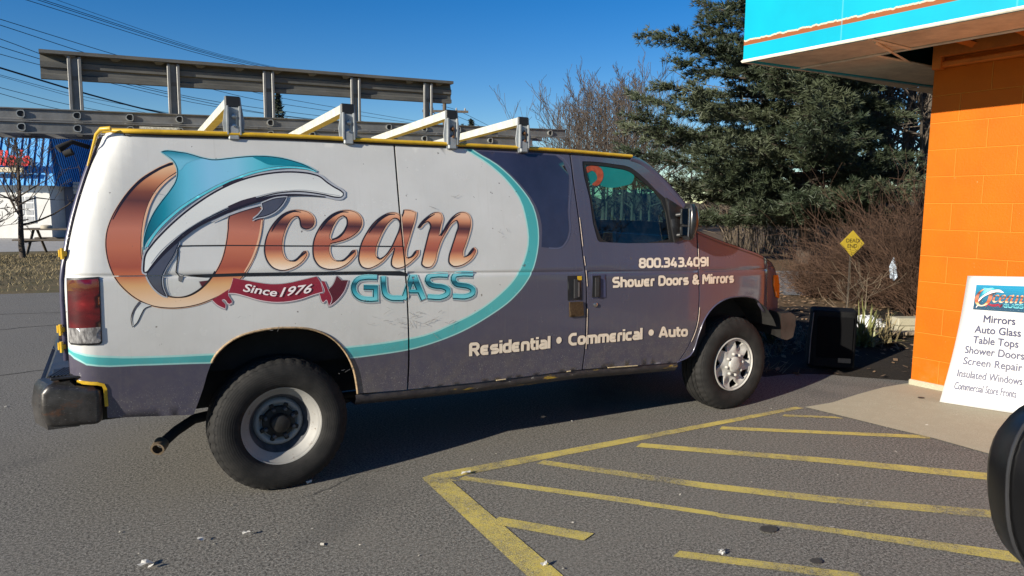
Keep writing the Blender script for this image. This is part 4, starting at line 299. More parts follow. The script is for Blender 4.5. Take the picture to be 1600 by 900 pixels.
["logo_lettering","copper_small",4,[[3290,5893,3316,5922,3344,5958,3373,5993,3412,6032,3454,6068,3499,6102,3546,6134,3595,6166,3646,6197,3696,6221,3747,6233,3816,6236,3870,6221,3896,6178,3908,6122,3907,6080,3894,6035,3877,5988,3861,5941,3847,5892,3832,5842,3817,5793,3802,5744,3794,5679,3869,5711,3916,5750,3951,5797,3981,5848,4010,5899,4043,5946,4077,5986,4112,6028,4148,6068,4185,6105,4226,6138,4276,6173,4328,6205,4382,6230,4435,6242,4492,6243,4550,6234,4598,6214,4630,6181,4654,6136,4670,6089,4678,6040,4676,5988,4669,5936,4659,5889,4644,5843,4627,5796,4610,5750,4590,5699,4569,5649,4548,5599,4526,5549,4504,5500,4482,5450,4456,5401,4431,5350,4413,5298,4406,5246,4404,5192,4430,5143,4522,5168,4576,5207,4618,5257,4660,5304,4703,5349,4729,5370,4766,5326,4764,5285,4734,5233,4697,5183,4668,5148,4633,5116,4595,5086,4555,5059,4514,5035,4463,5009,4410,4986,4356,4968,4302,4956,4244,4948,4186,4945,4138,4954,4086,4986,4048,5028,4041,5066,4045,5112,4053,5160,4064,5208,4081,5257,4102,5305,4124,5354,4145,5403,4170,5465,4197,5527,4225,5588,4252,5651,4276,5714,4296,5760,4319,5807,4340,5855,4355,5904,4357,5954,4347,6018,4314,6068,4250,6053,4191,6016,4140,5978,4097,5933,4058,5883,4023,5833,3988,5784,3958,5743,3928,5702,3900,5659,3872,5617,3847,5573,3818,5519,3793,5464,3769,5408,3746,5352,3723,5296,3704,5243,3688,5189,3672,5136,3651,5086,3623,5041,3588,4997,3548,4963,3500,4948,3444,4946,3395,4957,3353,4984,3326,5018,3332,5062,3350,5116,3368,5183,3388,5249,3410,5316,3433,5382,3455,5448,3475,5509,3496,5570,3518,5630,3538,5691,3558,5752,3578,5802,3603,5854,3620,5908,3616,5959,3591,6005,3550,6039,3487,6029,3425,5997,3378,5953,3339,5907,3304,5894]],"z",1.252,1.57],
["logo_lettering","ink",5,[[-112,5816,-88,5848,-64,5882,-41,5916,-17,5949,7,5980,32,6010,62,6044,94,6077,128,6108,162,6136,198,6161,230,6181,265,6199,300,6214,335,6227,370,6236,408,6240,448,6238,490,6234,532,6232,535,6245,494,6254,453,6264,411,6271,368,6272,327,6267,287,6255,248,6240,211,6222,175,6202,135,6175,98,6144,62,6110,30,6074,-1,6038,-27,6005,-48,5968,-67,5932,-86,5895,-104,5858,-123,5822]],"z",0,1],
["logo_lettering","ink",5,[[937,5834,965,5866,992,5900,1020,5933,1047,5965,1075,5996,1103,6026,1136,6055,1170,6083,1206,6110,1242,6135,1280,6158,1321,6181,1364,6201,1407,6219,1450,6232,1496,6237,1545,6236,1595,6236,1597,6250,1548,6257,1498,6264,1448,6265,1398,6257,1349,6242,1302,6222,1258,6199,1217,6176,1177,6150,1140,6121,1104,6090,1070,6058,1040,6025,1014,5990,991,5952,969,5915,948,5878,925,5842]],"z",0,1],
["logo_lettering","ink",5,[[2053,5766,2087,5802,2121,5839,2155,5875,2190,5910,2224,5944,2258,5976,2294,6008,2331,6038,2367,6067,2406,6093,2450,6120,2496,6145,2541,6167,2588,6182,2648,6188,2712,6190,2714,6205,2650,6211,2585,6212,2530,6202,2477,6184,2427,6160,2380,6134,2337,6107,2296,6078,2259,6045,2223,6011,2188,5976,2154,5939,2124,5898,2096,5857,2068,5816,2041,5775]],"z",0,1],
["logo_lettering","ink",5,[[3311,5892,3344,5924,3378,5955,3412,5985,3448,6015,3486,6045,3524,6074,3563,6102,3603,6128,3645,6153,3688,6178,3730,6203,3723,6216,3678,6196,3632,6177,3586,6156,3542,6133,3499,6107,3457,6079,3416,6050,3378,6018,3344,5984,3312,5950,3281,5917]],"z",0,1],
["logo_lettering","ink",5,[[3862,5672,3892,5712,3923,5752,3953,5792,3984,5832,4015,5870,4048,5909,4082,5948,4116,5987,4151,6026,4188,6061,4226,6095,4270,6126,4318,6155,4368,6183,4418,6212,4410,6225,4358,6201,4304,6177,4252,6152,4202,6122,4158,6089,4118,6052,4080,6014,4044,5974,4009,5936,3975,5897,3943,5857,3912,5817,3881,5777,3851,5737,3821,5698]],"z",0,1],
["logo_lettering","ink",5,[[210,5181,251,5172,293,5163,338,5163,378,5180,414,5206,445,5235,476,5261,515,5291,556,5321,597,5351,578,5378,536,5351,493,5324,450,5295,417,5268,386,5239,358,5216,329,5200,295,5194,254,5194,212,5195]],"z",0,1],
["logo_lettering","ink",5,[[1249,5151,1298,5143,1348,5134,1400,5136,1448,5153,1489,5183,1527,5215,1564,5244,1598,5269,1632,5296,1666,5322,1700,5349,1680,5376,1644,5352,1608,5328,1572,5304,1536,5280,1498,5248,1461,5216,1426,5190,1392,5172,1349,5164,1301,5165,1251,5165]],"z",0,1],
["logo_lettering","ink",5,[[1186,5617,1235,5628,1286,5639,1335,5658,1378,5684,1417,5717,1452,5754,1483,5793,1505,5834,1521,5876,1534,5919,1549,5960,1536,5966,1514,5926,1492,5887,1471,5850,1446,5817,1418,5782,1385,5750,1350,5722,1315,5697,1274,5676,1227,5660,1179,5644]],"z",0,1],
["logo_lettering","ink",5,[[2934,5168,2994,5168,3055,5176,3111,5209,3154,5256,3194,5302,3163,5327,3120,5283,3080,5242,3039,5211,2990,5195,2932,5183]],"z",0,1],
["logo_lettering","ink",5,[[4446,5144,4504,5160,4562,5180,4616,5210,4659,5252,4699,5294,4739,5336,4705,5362,4662,5322,4622,5281,4581,5245,4541,5210,4492,5183,4440,5158]],"z",0,1],
["logo_lettering","ink",5,[[2188,5217,2217,5181,2255,5150,2305,5156,2348,5184,2388,5211,2377,5229,2333,5208,2293,5189,2266,5184,2238,5202,2205,5232]],"z",0,1],
["logo_lettering","shadow",1,[[2192,4812,2124,4817,2053,4822,1978,4826,1901,4823,1852,4819,1801,4814,1744,4803,1688,4779,1640,4742,1600,4698,1569,4648,1547,4593,1539,4532,1542,4471,1556,4411,1581,4354,1620,4298,1670,4250,1726,4210,1788,4183,1849,4167,1906,4156,1967,4148,2027,4145,2083,4144,2234,4149,2228,4292,2229,4360,2230,4427,2234,4580,2077,4590,2007,4594,1937,4599,1868,4604,1859,4433,1929,4428,1998,4423,2069,4418,2053,4419,2053,4436,2051,4369,2050,4301,2041,4308,2080,4317,2026,4317,1976,4320,1929,4326,1882,4335,1841,4345,1809,4359,1779,4380,1751,4406,1732,4434,1721,4459,1714,4491,1712,4523,1715,4548,1724,4570,1740,4596,1761,4618,1780,4633,1798,4641,1828,4648,1867,4652,1906,4655,1970,4658,2034,4654,2103,4648,2175,4643]],"z",0,1],
["logo_lettering","mint",2,[[2183,4814,2114,4818,2044,4824,1970,4828,1894,4825,1846,4821,1796,4816,1741,4805,1688,4783,1643,4748,1605,4706,1575,4659,1554,4607,1546,4549,1550,4491,1564,4434,1586,4379,1624,4326,1672,4280,1725,4243,1784,4217,1844,4202,1900,4190,1959,4182,2018,4180,2074,4179,2207,4182,2202,4311,2203,4379,2205,4446,2208,4583,2067,4592,1997,4596,1928,4601,1858,4606,1852,4468,1921,4463,1990,4458,2061,4453,2061,4452,2061,4454,2059,4386,2058,4318,2050,4311,2072,4319,2017,4319,1967,4322,1918,4328,1870,4337,1827,4348,1792,4363,1760,4386,1730,4414,1709,4444,1697,4472,1689,4507,1687,4542,1691,4570,1700,4595,1718,4623,1741,4648,1762,4665,1784,4674,1816,4681,1856,4686,1897,4690,1961,4692,2026,4689,2096,4683,2167,4678]],"z",0,1],
["logo_lettering","ink_teal",3,[[2175,4798,2105,4802,2035,4808,1962,4812,1888,4809,1840,4804,1792,4800,1741,4789,1692,4768,1649,4734,1613,4694,1584,4648,1564,4599,1557,4544,1560,4488,1573,4433,1595,4381,1631,4330,1677,4286,1729,4250,1785,4225,1843,4210,1898,4199,1957,4192,2015,4189,2071,4188,2189,4190,2185,4307,2186,4375,2188,4443,2190,4566,2063,4574,1993,4579,1924,4584,1854,4588,1849,4476,1918,4472,1988,4467,2058,4462,2072,4460,2071,4448,2070,4381,2068,4314,2062,4295,2069,4301,2014,4302,1963,4304,1913,4310,1865,4320,1820,4331,1783,4347,1748,4371,1717,4402,1694,4434,1681,4464,1672,4502,1670,4538,1674,4570,1686,4597,1704,4627,1728,4654,1752,4672,1777,4683,1811,4690,1852,4695,1893,4698,1958,4701,2024,4698,2094,4692,2165,4687]],"z",0,1],
["logo_lettering","glass_grad",4,[[2181,4793,2111,4798,2041,4804,1968,4807,1896,4804,1850,4800,1803,4795,1754,4785,1709,4765,1668,4734,1634,4696,1606,4652,1588,4606,1581,4555,1584,4502,1596,4449,1617,4400,1651,4352,1695,4310,1744,4276,1798,4252,1854,4238,1908,4227,1965,4219,2023,4216,2078,4216,2178,4217,2176,4320,2177,4388,2179,4455,2181,4562,2070,4569,2000,4574,1931,4579,1861,4583,1858,4504,1927,4499,1997,4494,2067,4490,2097,4487,2096,4459,2094,4392,2093,4324,2088,4291,2077,4296,2022,4297,1970,4299,1919,4306,1870,4315,1823,4327,1783,4345,1746,4370,1712,4403,1688,4438,1673,4471,1664,4511,1662,4550,1666,4585,1678,4616,1699,4648,1724,4676,1751,4697,1780,4710,1816,4717,1858,4722,1900,4726,1966,4729,2033,4725,2103,4719,2174,4714]],"z",1.081,1.234],
["logo_lettering","shadow",1,[[2240,4754,2239,4686,2238,4616,2240,4542,2248,4468,2257,4409,2271,4341,2306,4268,2360,4216,2415,4181,2474,4153,2542,4136,2604,4130,2659,4126,2710,4123,2763,4120,2814,4118,2815,4306,2764,4308,2714,4310,2664,4314,2612,4317,2568,4321,2534,4329,2506,4342,2480,4360,2467,4371,2456,4394,2447,4436,2439,4487,2432,4550,2430,4613,2432,4681,2432,4751]],"z",0,1],
["logo_lettering","mint",2,[[2248,4771,2248,4704,2246,4634,2248,4561,2256,4488,2265,4430,2278,4364,2312,4296,2361,4248,2414,4214,2470,4187,2535,4171,2596,4166,2650,4162,2702,4158,2754,4156,2805,4153,2806,4308,2754,4310,2705,4313,2655,4316,2602,4319,2556,4323,2520,4332,2489,4346,2460,4365,2444,4380,2430,4408,2421,4452,2413,4504,2406,4567,2404,4632,2406,4700,2406,4769]],"z",0,1],
["logo_lettering","ink_teal",3,[[2259,4767,2258,4699,2257,4630,2258,4557,2266,4486,2275,4428,2289,4363,2320,4299,2367,4254,2417,4221,2472,4196,2533,4180,2593,4175,2647,4171,2698,4167,2750,4165,2802,4162,2802,4290,2751,4292,2701,4295,2651,4298,2598,4301,2551,4306,2512,4315,2480,4330,2448,4351,2429,4369,2414,4399,2404,4445,2396,4498,2388,4562,2387,4628,2388,4696,2389,4765]],"z",0,1],
["logo_lettering","glass_grad",4,[[2284,4778,2283,4710,2282,4641,2283,4570,2292,4499,2300,4441,2313,4380,2342,4320,2385,4278,2433,4247,2485,4223,2544,4208,2602,4203,2656,4200,2707,4196,2758,4193,2810,4191,2810,4285,2759,4287,2709,4290,2659,4293,2606,4296,2557,4301,2515,4311,2479,4328,2445,4350,2423,4371,2405,4406,2395,4454,2387,4508,2379,4573,2378,4639,2380,4708,2381,4777]],"z",1.081,1.234],
["logo_lettering","shadow",1,[[2920,4143,3169,4681,2974,4684,3240,4119,3428,4185,3198,4772,2950,4776,2734,4218]],"z",0,1],
["logo_lettering","mint",2,[[2894,4168,3140,4708,2984,4710,3246,4144,3401,4198,3172,4782,2963,4786,2742,4231]],"z",0,1],
["logo_lettering","ink_teal",3,[[2877,4169,3121,4711,2997,4712,3257,4144,3384,4189,3149,4772,2973,4775,2752,4221]],"z",0,1],
["logo_lettering","glass_grad",4,[[2869,4188,3110,4731,3025,4732,3282,4162,3376,4195,3139,4775,3002,4778,2776,4226]],"z",1.081,1.234],
["logo_lettering","shadow",1,[[2970,4292,3210,4279,3213,4432,2972,4444]],"z",0,1],
["logo_lettering","mint",2,[[2961,4328,3201,4315,3203,4434,2963,4446]],"z",0,1],
["logo_lettering","ink_teal",3,[[2958,4337,3198,4324,3199,4416,2959,4428]],"z",0,1],
["logo_lettering","glass_grad",4,[[2966,4365,3206,4353,3207,4411,2967,4423]],"z",1.081,1.234],
["logo_lettering","shadow",1,[[3987,4803,3897,4809,3804,4818,3707,4823,3615,4816,3562,4810,3496,4800,3406,4762,3356,4690,3338,4599,3380,4505,3453,4432,3543,4393,3625,4374,3682,4363,3737,4357,3779,4352,3813,4342,3865,4322,3872,4314,3870,4322,3870,4319,3854,4306,3810,4290,3735,4276,3650,4281,3546,4296,3440,4307,3427,4122,3528,4111,3636,4094,3757,4086,3875,4107,3964,4140,4049,4203,4078,4300,4062,4410,3968,4483,3878,4518,3815,4535,3755,4543,3706,4548,3663,4555,3604,4569,3569,4584,3549,4604,3543,4620,3544,4619,3549,4626,3547,4624,3580,4629,3626,4633,3706,4638,3786,4634,3874,4625,3964,4618]],"z",0,1],
["logo_lettering","mint",2,[[3975,4805,3885,4811,3793,4820,3697,4824,3607,4818,3555,4812,3492,4802,3412,4768,3364,4702,3347,4620,3386,4533,3454,4465,3539,4428,3618,4410,3675,4399,3728,4394,3772,4388,3809,4378,3864,4356,3880,4342,3879,4340,3876,4328,3854,4310,3806,4292,3727,4278,3638,4283,3535,4298,3429,4309,3418,4158,3520,4147,3627,4131,3745,4123,3859,4144,3944,4175,4022,4234,4048,4322,4035,4420,3948,4488,3862,4521,3802,4537,3743,4545,3694,4550,3650,4558,3589,4572,3549,4589,3524,4614,3515,4637,3518,4645,3526,4657,3532,4660,3568,4665,3615,4669,3696,4674,3777,4670,3866,4661,3956,4654]],"z",0,1],
["logo_lettering","ink_teal",3,[[3977,4785,3887,4791,3795,4800,3700,4805,3611,4798,3558,4793,3493,4784,3416,4754,3375,4692,3359,4617,3395,4536,3459,4472,3540,4437,3618,4418,3673,4408,3726,4403,3772,4397,3811,4386,3869,4363,3890,4344,3891,4334,3886,4315,3858,4294,3808,4274,3726,4259,3634,4264,3530,4280,3425,4291,3416,4168,3518,4157,3625,4140,3740,4133,3850,4153,3932,4183,4005,4238,4029,4319,4017,4408,3937,4471,3854,4503,3796,4519,3738,4526,3689,4532,3643,4540,3581,4554,3537,4573,3508,4602,3496,4631,3500,4646,3512,4663,3523,4668,3562,4674,3610,4678,3692,4684,3775,4679,3863,4671,3954,4664]],"z",0,1],
["logo_lettering","glass_grad",4,[[3985,4780,3896,4786,3804,4795,3711,4799,3622,4793,3568,4788,3506,4780,3438,4753,3401,4698,3386,4631,3419,4557,3478,4498,3554,4465,3630,4447,3684,4437,3737,4432,3783,4426,3825,4414,3887,4390,3916,4365,3918,4344,3911,4316,3877,4290,3822,4270,3736,4254,3641,4259,3537,4275,3432,4286,3426,4196,3528,4186,3635,4169,3747,4162,3853,4182,3931,4210,3998,4260,4019,4333,4008,4412,3936,4468,3856,4499,3801,4514,3746,4522,3695,4526,3648,4535,3584,4550,3534,4571,3501,4605,3486,4641,3491,4664,3507,4687,3526,4697,3568,4703,3617,4707,3700,4712,3785,4708,3874,4700,3964,4693]],"z",1.081,1.234],
["logo_lettering","shadow",1,[[4667,4804,4578,4810,4486,4818,4388,4823,4293,4817,4236,4812,4166,4801,4081,4756,4028,4677,4017,4587,4058,4491,4131,4415,4210,4379,4275,4367,4329,4357,4395,4346,4453,4336,4497,4322,4541,4301,4549,4292,4548,4294,4549,4294,4535,4284,4487,4268,4407,4256,4320,4261,4215,4275,4108,4285,4096,4096,4199,4086,4308,4071,4429,4063,4547,4081,4640,4109,4734,4170,4764,4271,4750,4377,4664,4455,4577,4497,4498,4522,4425,4533,4361,4544,4309,4553,4270,4560,4261,4563,4237,4587,4227,4612,4229,4620,4233,4625,4226,4621,4259,4626,4308,4630,4388,4634,4469,4630,4558,4622,4650,4615]],"z",0,1],
["logo_lettering","mint",2,[[4656,4806,4566,4812,4475,4820,4378,4825,4285,4819,4228,4814,4162,4804,4088,4763,4037,4691,4027,4608,4064,4519,4132,4448,4206,4415,4268,4403,4321,4394,4387,4382,4447,4373,4494,4358,4542,4335,4557,4319,4558,4312,4556,4302,4534,4287,4482,4271,4399,4258,4308,4263,4204,4277,4097,4287,4088,4133,4190,4123,4298,4108,4417,4100,4531,4118,4620,4145,4706,4201,4734,4293,4721,4389,4643,4460,4559,4501,4483,4524,4412,4535,4348,4546,4296,4555,4254,4563,4239,4569,4210,4598,4198,4628,4201,4644,4208,4656,4210,4657,4247,4662,4297,4666,4378,4671,4460,4667,4550,4658,4641,4652]],"z",0,1],
["logo_lettering","ink_teal",3,[[4656,4786,4565,4793,4472,4801,4376,4806,4286,4800,4232,4794,4170,4784,4091,4750,4049,4682,4039,4606,4074,4522,4139,4455,4206,4424,4267,4413,4320,4403,4386,4392,4446,4382,4496,4367,4547,4342,4568,4321,4570,4305,4566,4289,4538,4270,4483,4252,4397,4239,4304,4244,4199,4258,4093,4269,4085,4143,4188,4132,4296,4118,4412,4110,4523,4128,4609,4154,4689,4206,4714,4290,4702,4378,4630,4444,4550,4483,4476,4506,4406,4517,4342,4528,4290,4537,4246,4545,4226,4553,4193,4586,4179,4622,4182,4644,4193,4662,4201,4666,4241,4672,4292,4676,4374,4681,4458,4676,4547,4668,4638,4662]],"z",0,1],
["logo_lettering","glass_grad",4,[[4666,4781,4574,4787,4481,4796,4387,4800,4299,4794,4246,4788,4186,4779,4115,4750,4076,4689,4067,4620,4099,4542,4160,4480,4221,4453,4279,4442,4332,4433,4398,4421,4460,4412,4513,4395,4568,4368,4596,4341,4599,4315,4592,4290,4557,4266,4498,4248,4408,4233,4311,4239,4206,4253,4100,4264,4094,4172,4198,4162,4306,4147,4418,4140,4526,4157,4608,4182,4681,4230,4703,4304,4693,4382,4628,4442,4551,4480,4481,4501,4412,4512,4348,4523,4296,4532,4250,4540,4223,4552,4186,4589,4168,4632,4173,4662,4187,4686,4204,4695,4248,4701,4299,4705,4384,4710,4468,4706,4558,4698,4649,4691]],"z",1.081,1.234],
["ribbon_banner","shadow",1,[[-1616,4822,-1390,4840,-1458,4658,-1564,4662]],"z",0,1],
["ribbon_banner","maroon_dark",2.5,[[-1603,4816,-1410,4834,-1477,4692,-1550,4695]],"z",0,1],
["ribbon_banner","shadow",1,[[-1042,4644,-1120,4600,-1186,4559,-1252,4519,-1318,4478,-1393,4429,-1364,4368,-1339,4338,-1312,4308,-1282,4280,-1246,4255,-1210,4234,-1173,4214,-1117,4192,-1092,4250,-1089,4300,-1119,4353,-1156,4392,-1166,4386,-1142,4392,-1123,4372,-1094,4320,-1042,4283,-974,4314,-962,4372,-988,4422,-1017,4466,-1031,4504,-1029,4535,-1023,4573]],"z",0,1],
["ribbon_banner","pale",3,[[-1042,4632,-1113,4590,-1179,4549,-1246,4509,-1312,4469,-1380,4425,-1354,4385,-1328,4355,-1302,4326,-1274,4300,-1240,4276,-1204,4254,-1167,4235,-1124,4214,-1110,4259,-1106,4300,-1132,4347,-1170,4387,-1179,4403,-1141,4414,-1112,4389,-1083,4336,-1043,4306,-986,4332,-979,4373,-1003,4418,-1032,4464,-1048,4506,-1046,4542,-1040,4581]],"z",0,1],
["ribbon_banner","maroon",3.5,[[-1044,4631,-1111,4590,-1177,4549,-1244,4509,-1309,4469,-1375,4428,-1350,4400,-1324,4370,-1298,4341,-1270,4316,-1237,4292,-1202,4271,-1165,4252,-1129,4232,-1120,4269,-1116,4306,-1142,4350,-1180,4390,-1187,4418,-1142,4432,-1107,4403,-1079,4350,-1045,4324,-994,4348,-990,4379,-1013,4421,-1042,4468,-1058,4513,-1057,4552,-1050,4591]],"z",0,1],
["ribbon_banner","shadow",1,[[1248,4834,1302,4793,1338,4758,1365,4728,1403,4729,1452,4727,1526,4710,1507,4636,1489,4586,1469,4536,1447,4486,1421,4438,1394,4398,1364,4358,1333,4321,1300,4285,1265,4251,1228,4219,1188,4190,1148,4163,1109,4136,1035,4112,1038,4191,1051,4239,1057,4284,1055,4323,1047,4364,1036,4406,1023,4450,1013,4510,1059,4557,1097,4592,1130,4628,1150,4660,1169,4697,1185,4737,1202,4778]],"z",0,1],
["ribbon_banner","pale",3,[[1246,4822,1288,4785,1323,4750,1356,4717,1401,4716,1450,4714,1508,4706,1488,4649,1470,4599,1450,4549,1429,4501,1403,4454,1377,4414,1348,4376,1317,4340,1284,4304,1251,4271,1214,4240,1176,4211,1136,4184,1097,4158,1046,4132,1055,4192,1068,4240,1074,4288,1072,4330,1064,4373,1052,4416,1040,4460,1029,4510,1070,4549,1109,4584,1143,4622,1166,4657,1184,4695,1201,4736,1218,4777]],"z",0,1],
["ribbon_banner","maroon_dark",3.5,[[1244,4821,1278,4787,1314,4752,1349,4717,1398,4715,1447,4713,1496,4710,1476,4662,1457,4612,1438,4562,1417,4514,1392,4468,1366,4429,1337,4392,1306,4355,1274,4320,1241,4288,1205,4257,1167,4228,1128,4202,1088,4175,1050,4148,1062,4198,1075,4247,1082,4296,1080,4340,1071,4384,1060,4428,1047,4471,1036,4515,1075,4550,1114,4586,1148,4625,1172,4661,1191,4700,1208,4740,1225,4782]],"z",0,1],
["ribbon_banner","shadow",1,[[876,4734,984,4714,1009,4662,1024,4624,1038,4586,1053,4548,1066,4510,1085,4468,1106,4424,1127,4377,1141,4327,1143,4275,1126,4220,1099,4171,1039,4112,1005,4194,992,4250,995,4258,979,4238,936,4206,883,4224,860,4269,846,4320,833,4372,825,4443,897,4454,932,4458,938,4470,932,4511,910,4573,884,4640]],"z",0,1],
["ribbon_banner","pale",4,[[885,4724,972,4704,991,4662,1005,4624,1020,4586,1034,4548,1048,4510,1066,4466,1088,4422,1108,4376,1122,4331,1123,4284,1108,4234,1081,4187,1044,4136,1022,4204,1008,4263,993,4283,966,4259,929,4230,895,4242,876,4280,862,4330,850,4382,838,4437,898,4442,940,4448,956,4473,949,4521,926,4585,900,4652]],"z",0,1],
["ribbon_banner","maroon",4.5,[[888,4725,964,4704,979,4667,993,4629,1008,4591,1022,4553,1036,4515,1055,4471,1076,4427,1096,4382,1109,4338,1111,4295,1096,4247,1070,4201,1044,4154,1029,4215,1014,4276,990,4302,957,4276,923,4248,900,4258,883,4292,869,4341,857,4394,842,4439,896,4440,942,4448,963,4480,956,4532,933,4597,907,4664]],"z",0,1],
["ribbon_banner","shadow",1,[[-952,4877,-895,4869,-856,4858,-817,4847,-778,4837,-738,4826,-688,4813,-637,4800,-586,4788,-535,4776,-484,4764,-427,4752,-370,4740,-313,4730,-256,4720,-200,4714,-137,4709,-74,4707,-10,4707,54,4709,118,4713,182,4720,247,4730,312,4742,379,4756,445,4768,513,4782,582,4796,650,4810,720,4824,802,4838,840,4794,864,4759,886,4722,906,4673,921,4623,931,4572,941,4523,950,4455,890,4432,848,4423,808,4414,767,4404,727,4395,671,4379,615,4361,559,4343,502,4325,444,4310,388,4299,332,4289,276,4281,220,4274,164,4269,109,4266,54,4265,-1,4265,-55,4267,-110,4271,-175,4278,-240,4289,-304,4301,-368,4316,-430,4332,-494,4352,-557,4375,-618,4400,-678,4424,-739,4446,-777,4459,-814,4472,-851,4484,-888,4495,-924,4504,-967,4509,-1011,4512,-1074,4527,-1060,4592,-1043,4629,-1027,4666,-1014,4704,-1001,4743,-989,4782,-977,4822]],"z",0,1],
["ribbon_banner","pale",5,[[-946,4868,-900,4858,-861,4847,-822,4836,-783,4825,-743,4815,-693,4802,-642,4788,-591,4776,-540,4764,-488,4752,-432,4740,-374,4728,-317,4717,-260,4708,-202,4701,-139,4697,-75,4694,-11,4694,54,4696,118,4701,183,4708,249,4718,315,4730,381,4743,447,4756,516,4769,584,4783,653,4798,722,4812,796,4826,824,4789,847,4755,868,4719,888,4673,902,4624,912,4575,922,4526,932,4470,884,4456,843,4447,802,4438,761,4428,720,4418,664,4402,608,4384,552,4366,496,4349,438,4334,383,4323,328,4313,272,4305,217,4298,162,4293,107,4290,52,4289,-2,4289,-56,4291,-110,4295,-174,4302,-238,4312,-302,4324,-365,4339,-427,4355,-490,4375,-552,4398,-614,4422,-674,4446,-735,4468,-773,4481,-810,4494,-848,4507,-885,4518,-923,4526,-966,4532,-1011,4535,-1062,4542,-1046,4590,-1029,4627,-1013,4665,-999,4703,-986,4743,-974,4782,-962,4822]],"z",0,1],
["ribbon_banner","maroon",5.5,[[-944,4868,-905,4857,-866,4846,-826,4835,-787,4824,-748,4814,-697,4800,-646,4788,-595,4775,-544,4763,-492,4751,-436,4739,-378,4727,-321,4716,-263,4707,-205,4700,-142,4696,-78,4693,-13,4693,52,4695,116,4700,182,4707,248,4717,314,4729,380,4742,447,4755,515,4768,584,4782,652,4796,721,4811,791,4825,814,4792,836,4758,857,4723,876,4678,889,4631,900,4582,909,4532,921,4484,879,4474,838,4465,797,4456,756,4447,715,4437,658,4421,602,4402,546,4384,490,4367,434,4352,379,4341,324,4331,268,4323,213,4316,158,4312,104,4309,50,4307,-4,4308,-58,4309,-112,4313,-176,4320,-240,4330,-303,4342,-366,4356,-427,4373,-490,4392,-552,4415,-613,4439,-674,4463,-735,4485,-772,4498,-810,4512,-848,4524,-886,4535,-924,4544,-968,4550,-1012,4553,-1057,4556,-1040,4594,-1023,4631,-1007,4669,-993,4708,-980,4748,-968,4788,-956,4828]],"z",0,1]]
for _a in ART: _a[3]=[unpack(p) for p in _a[3]]
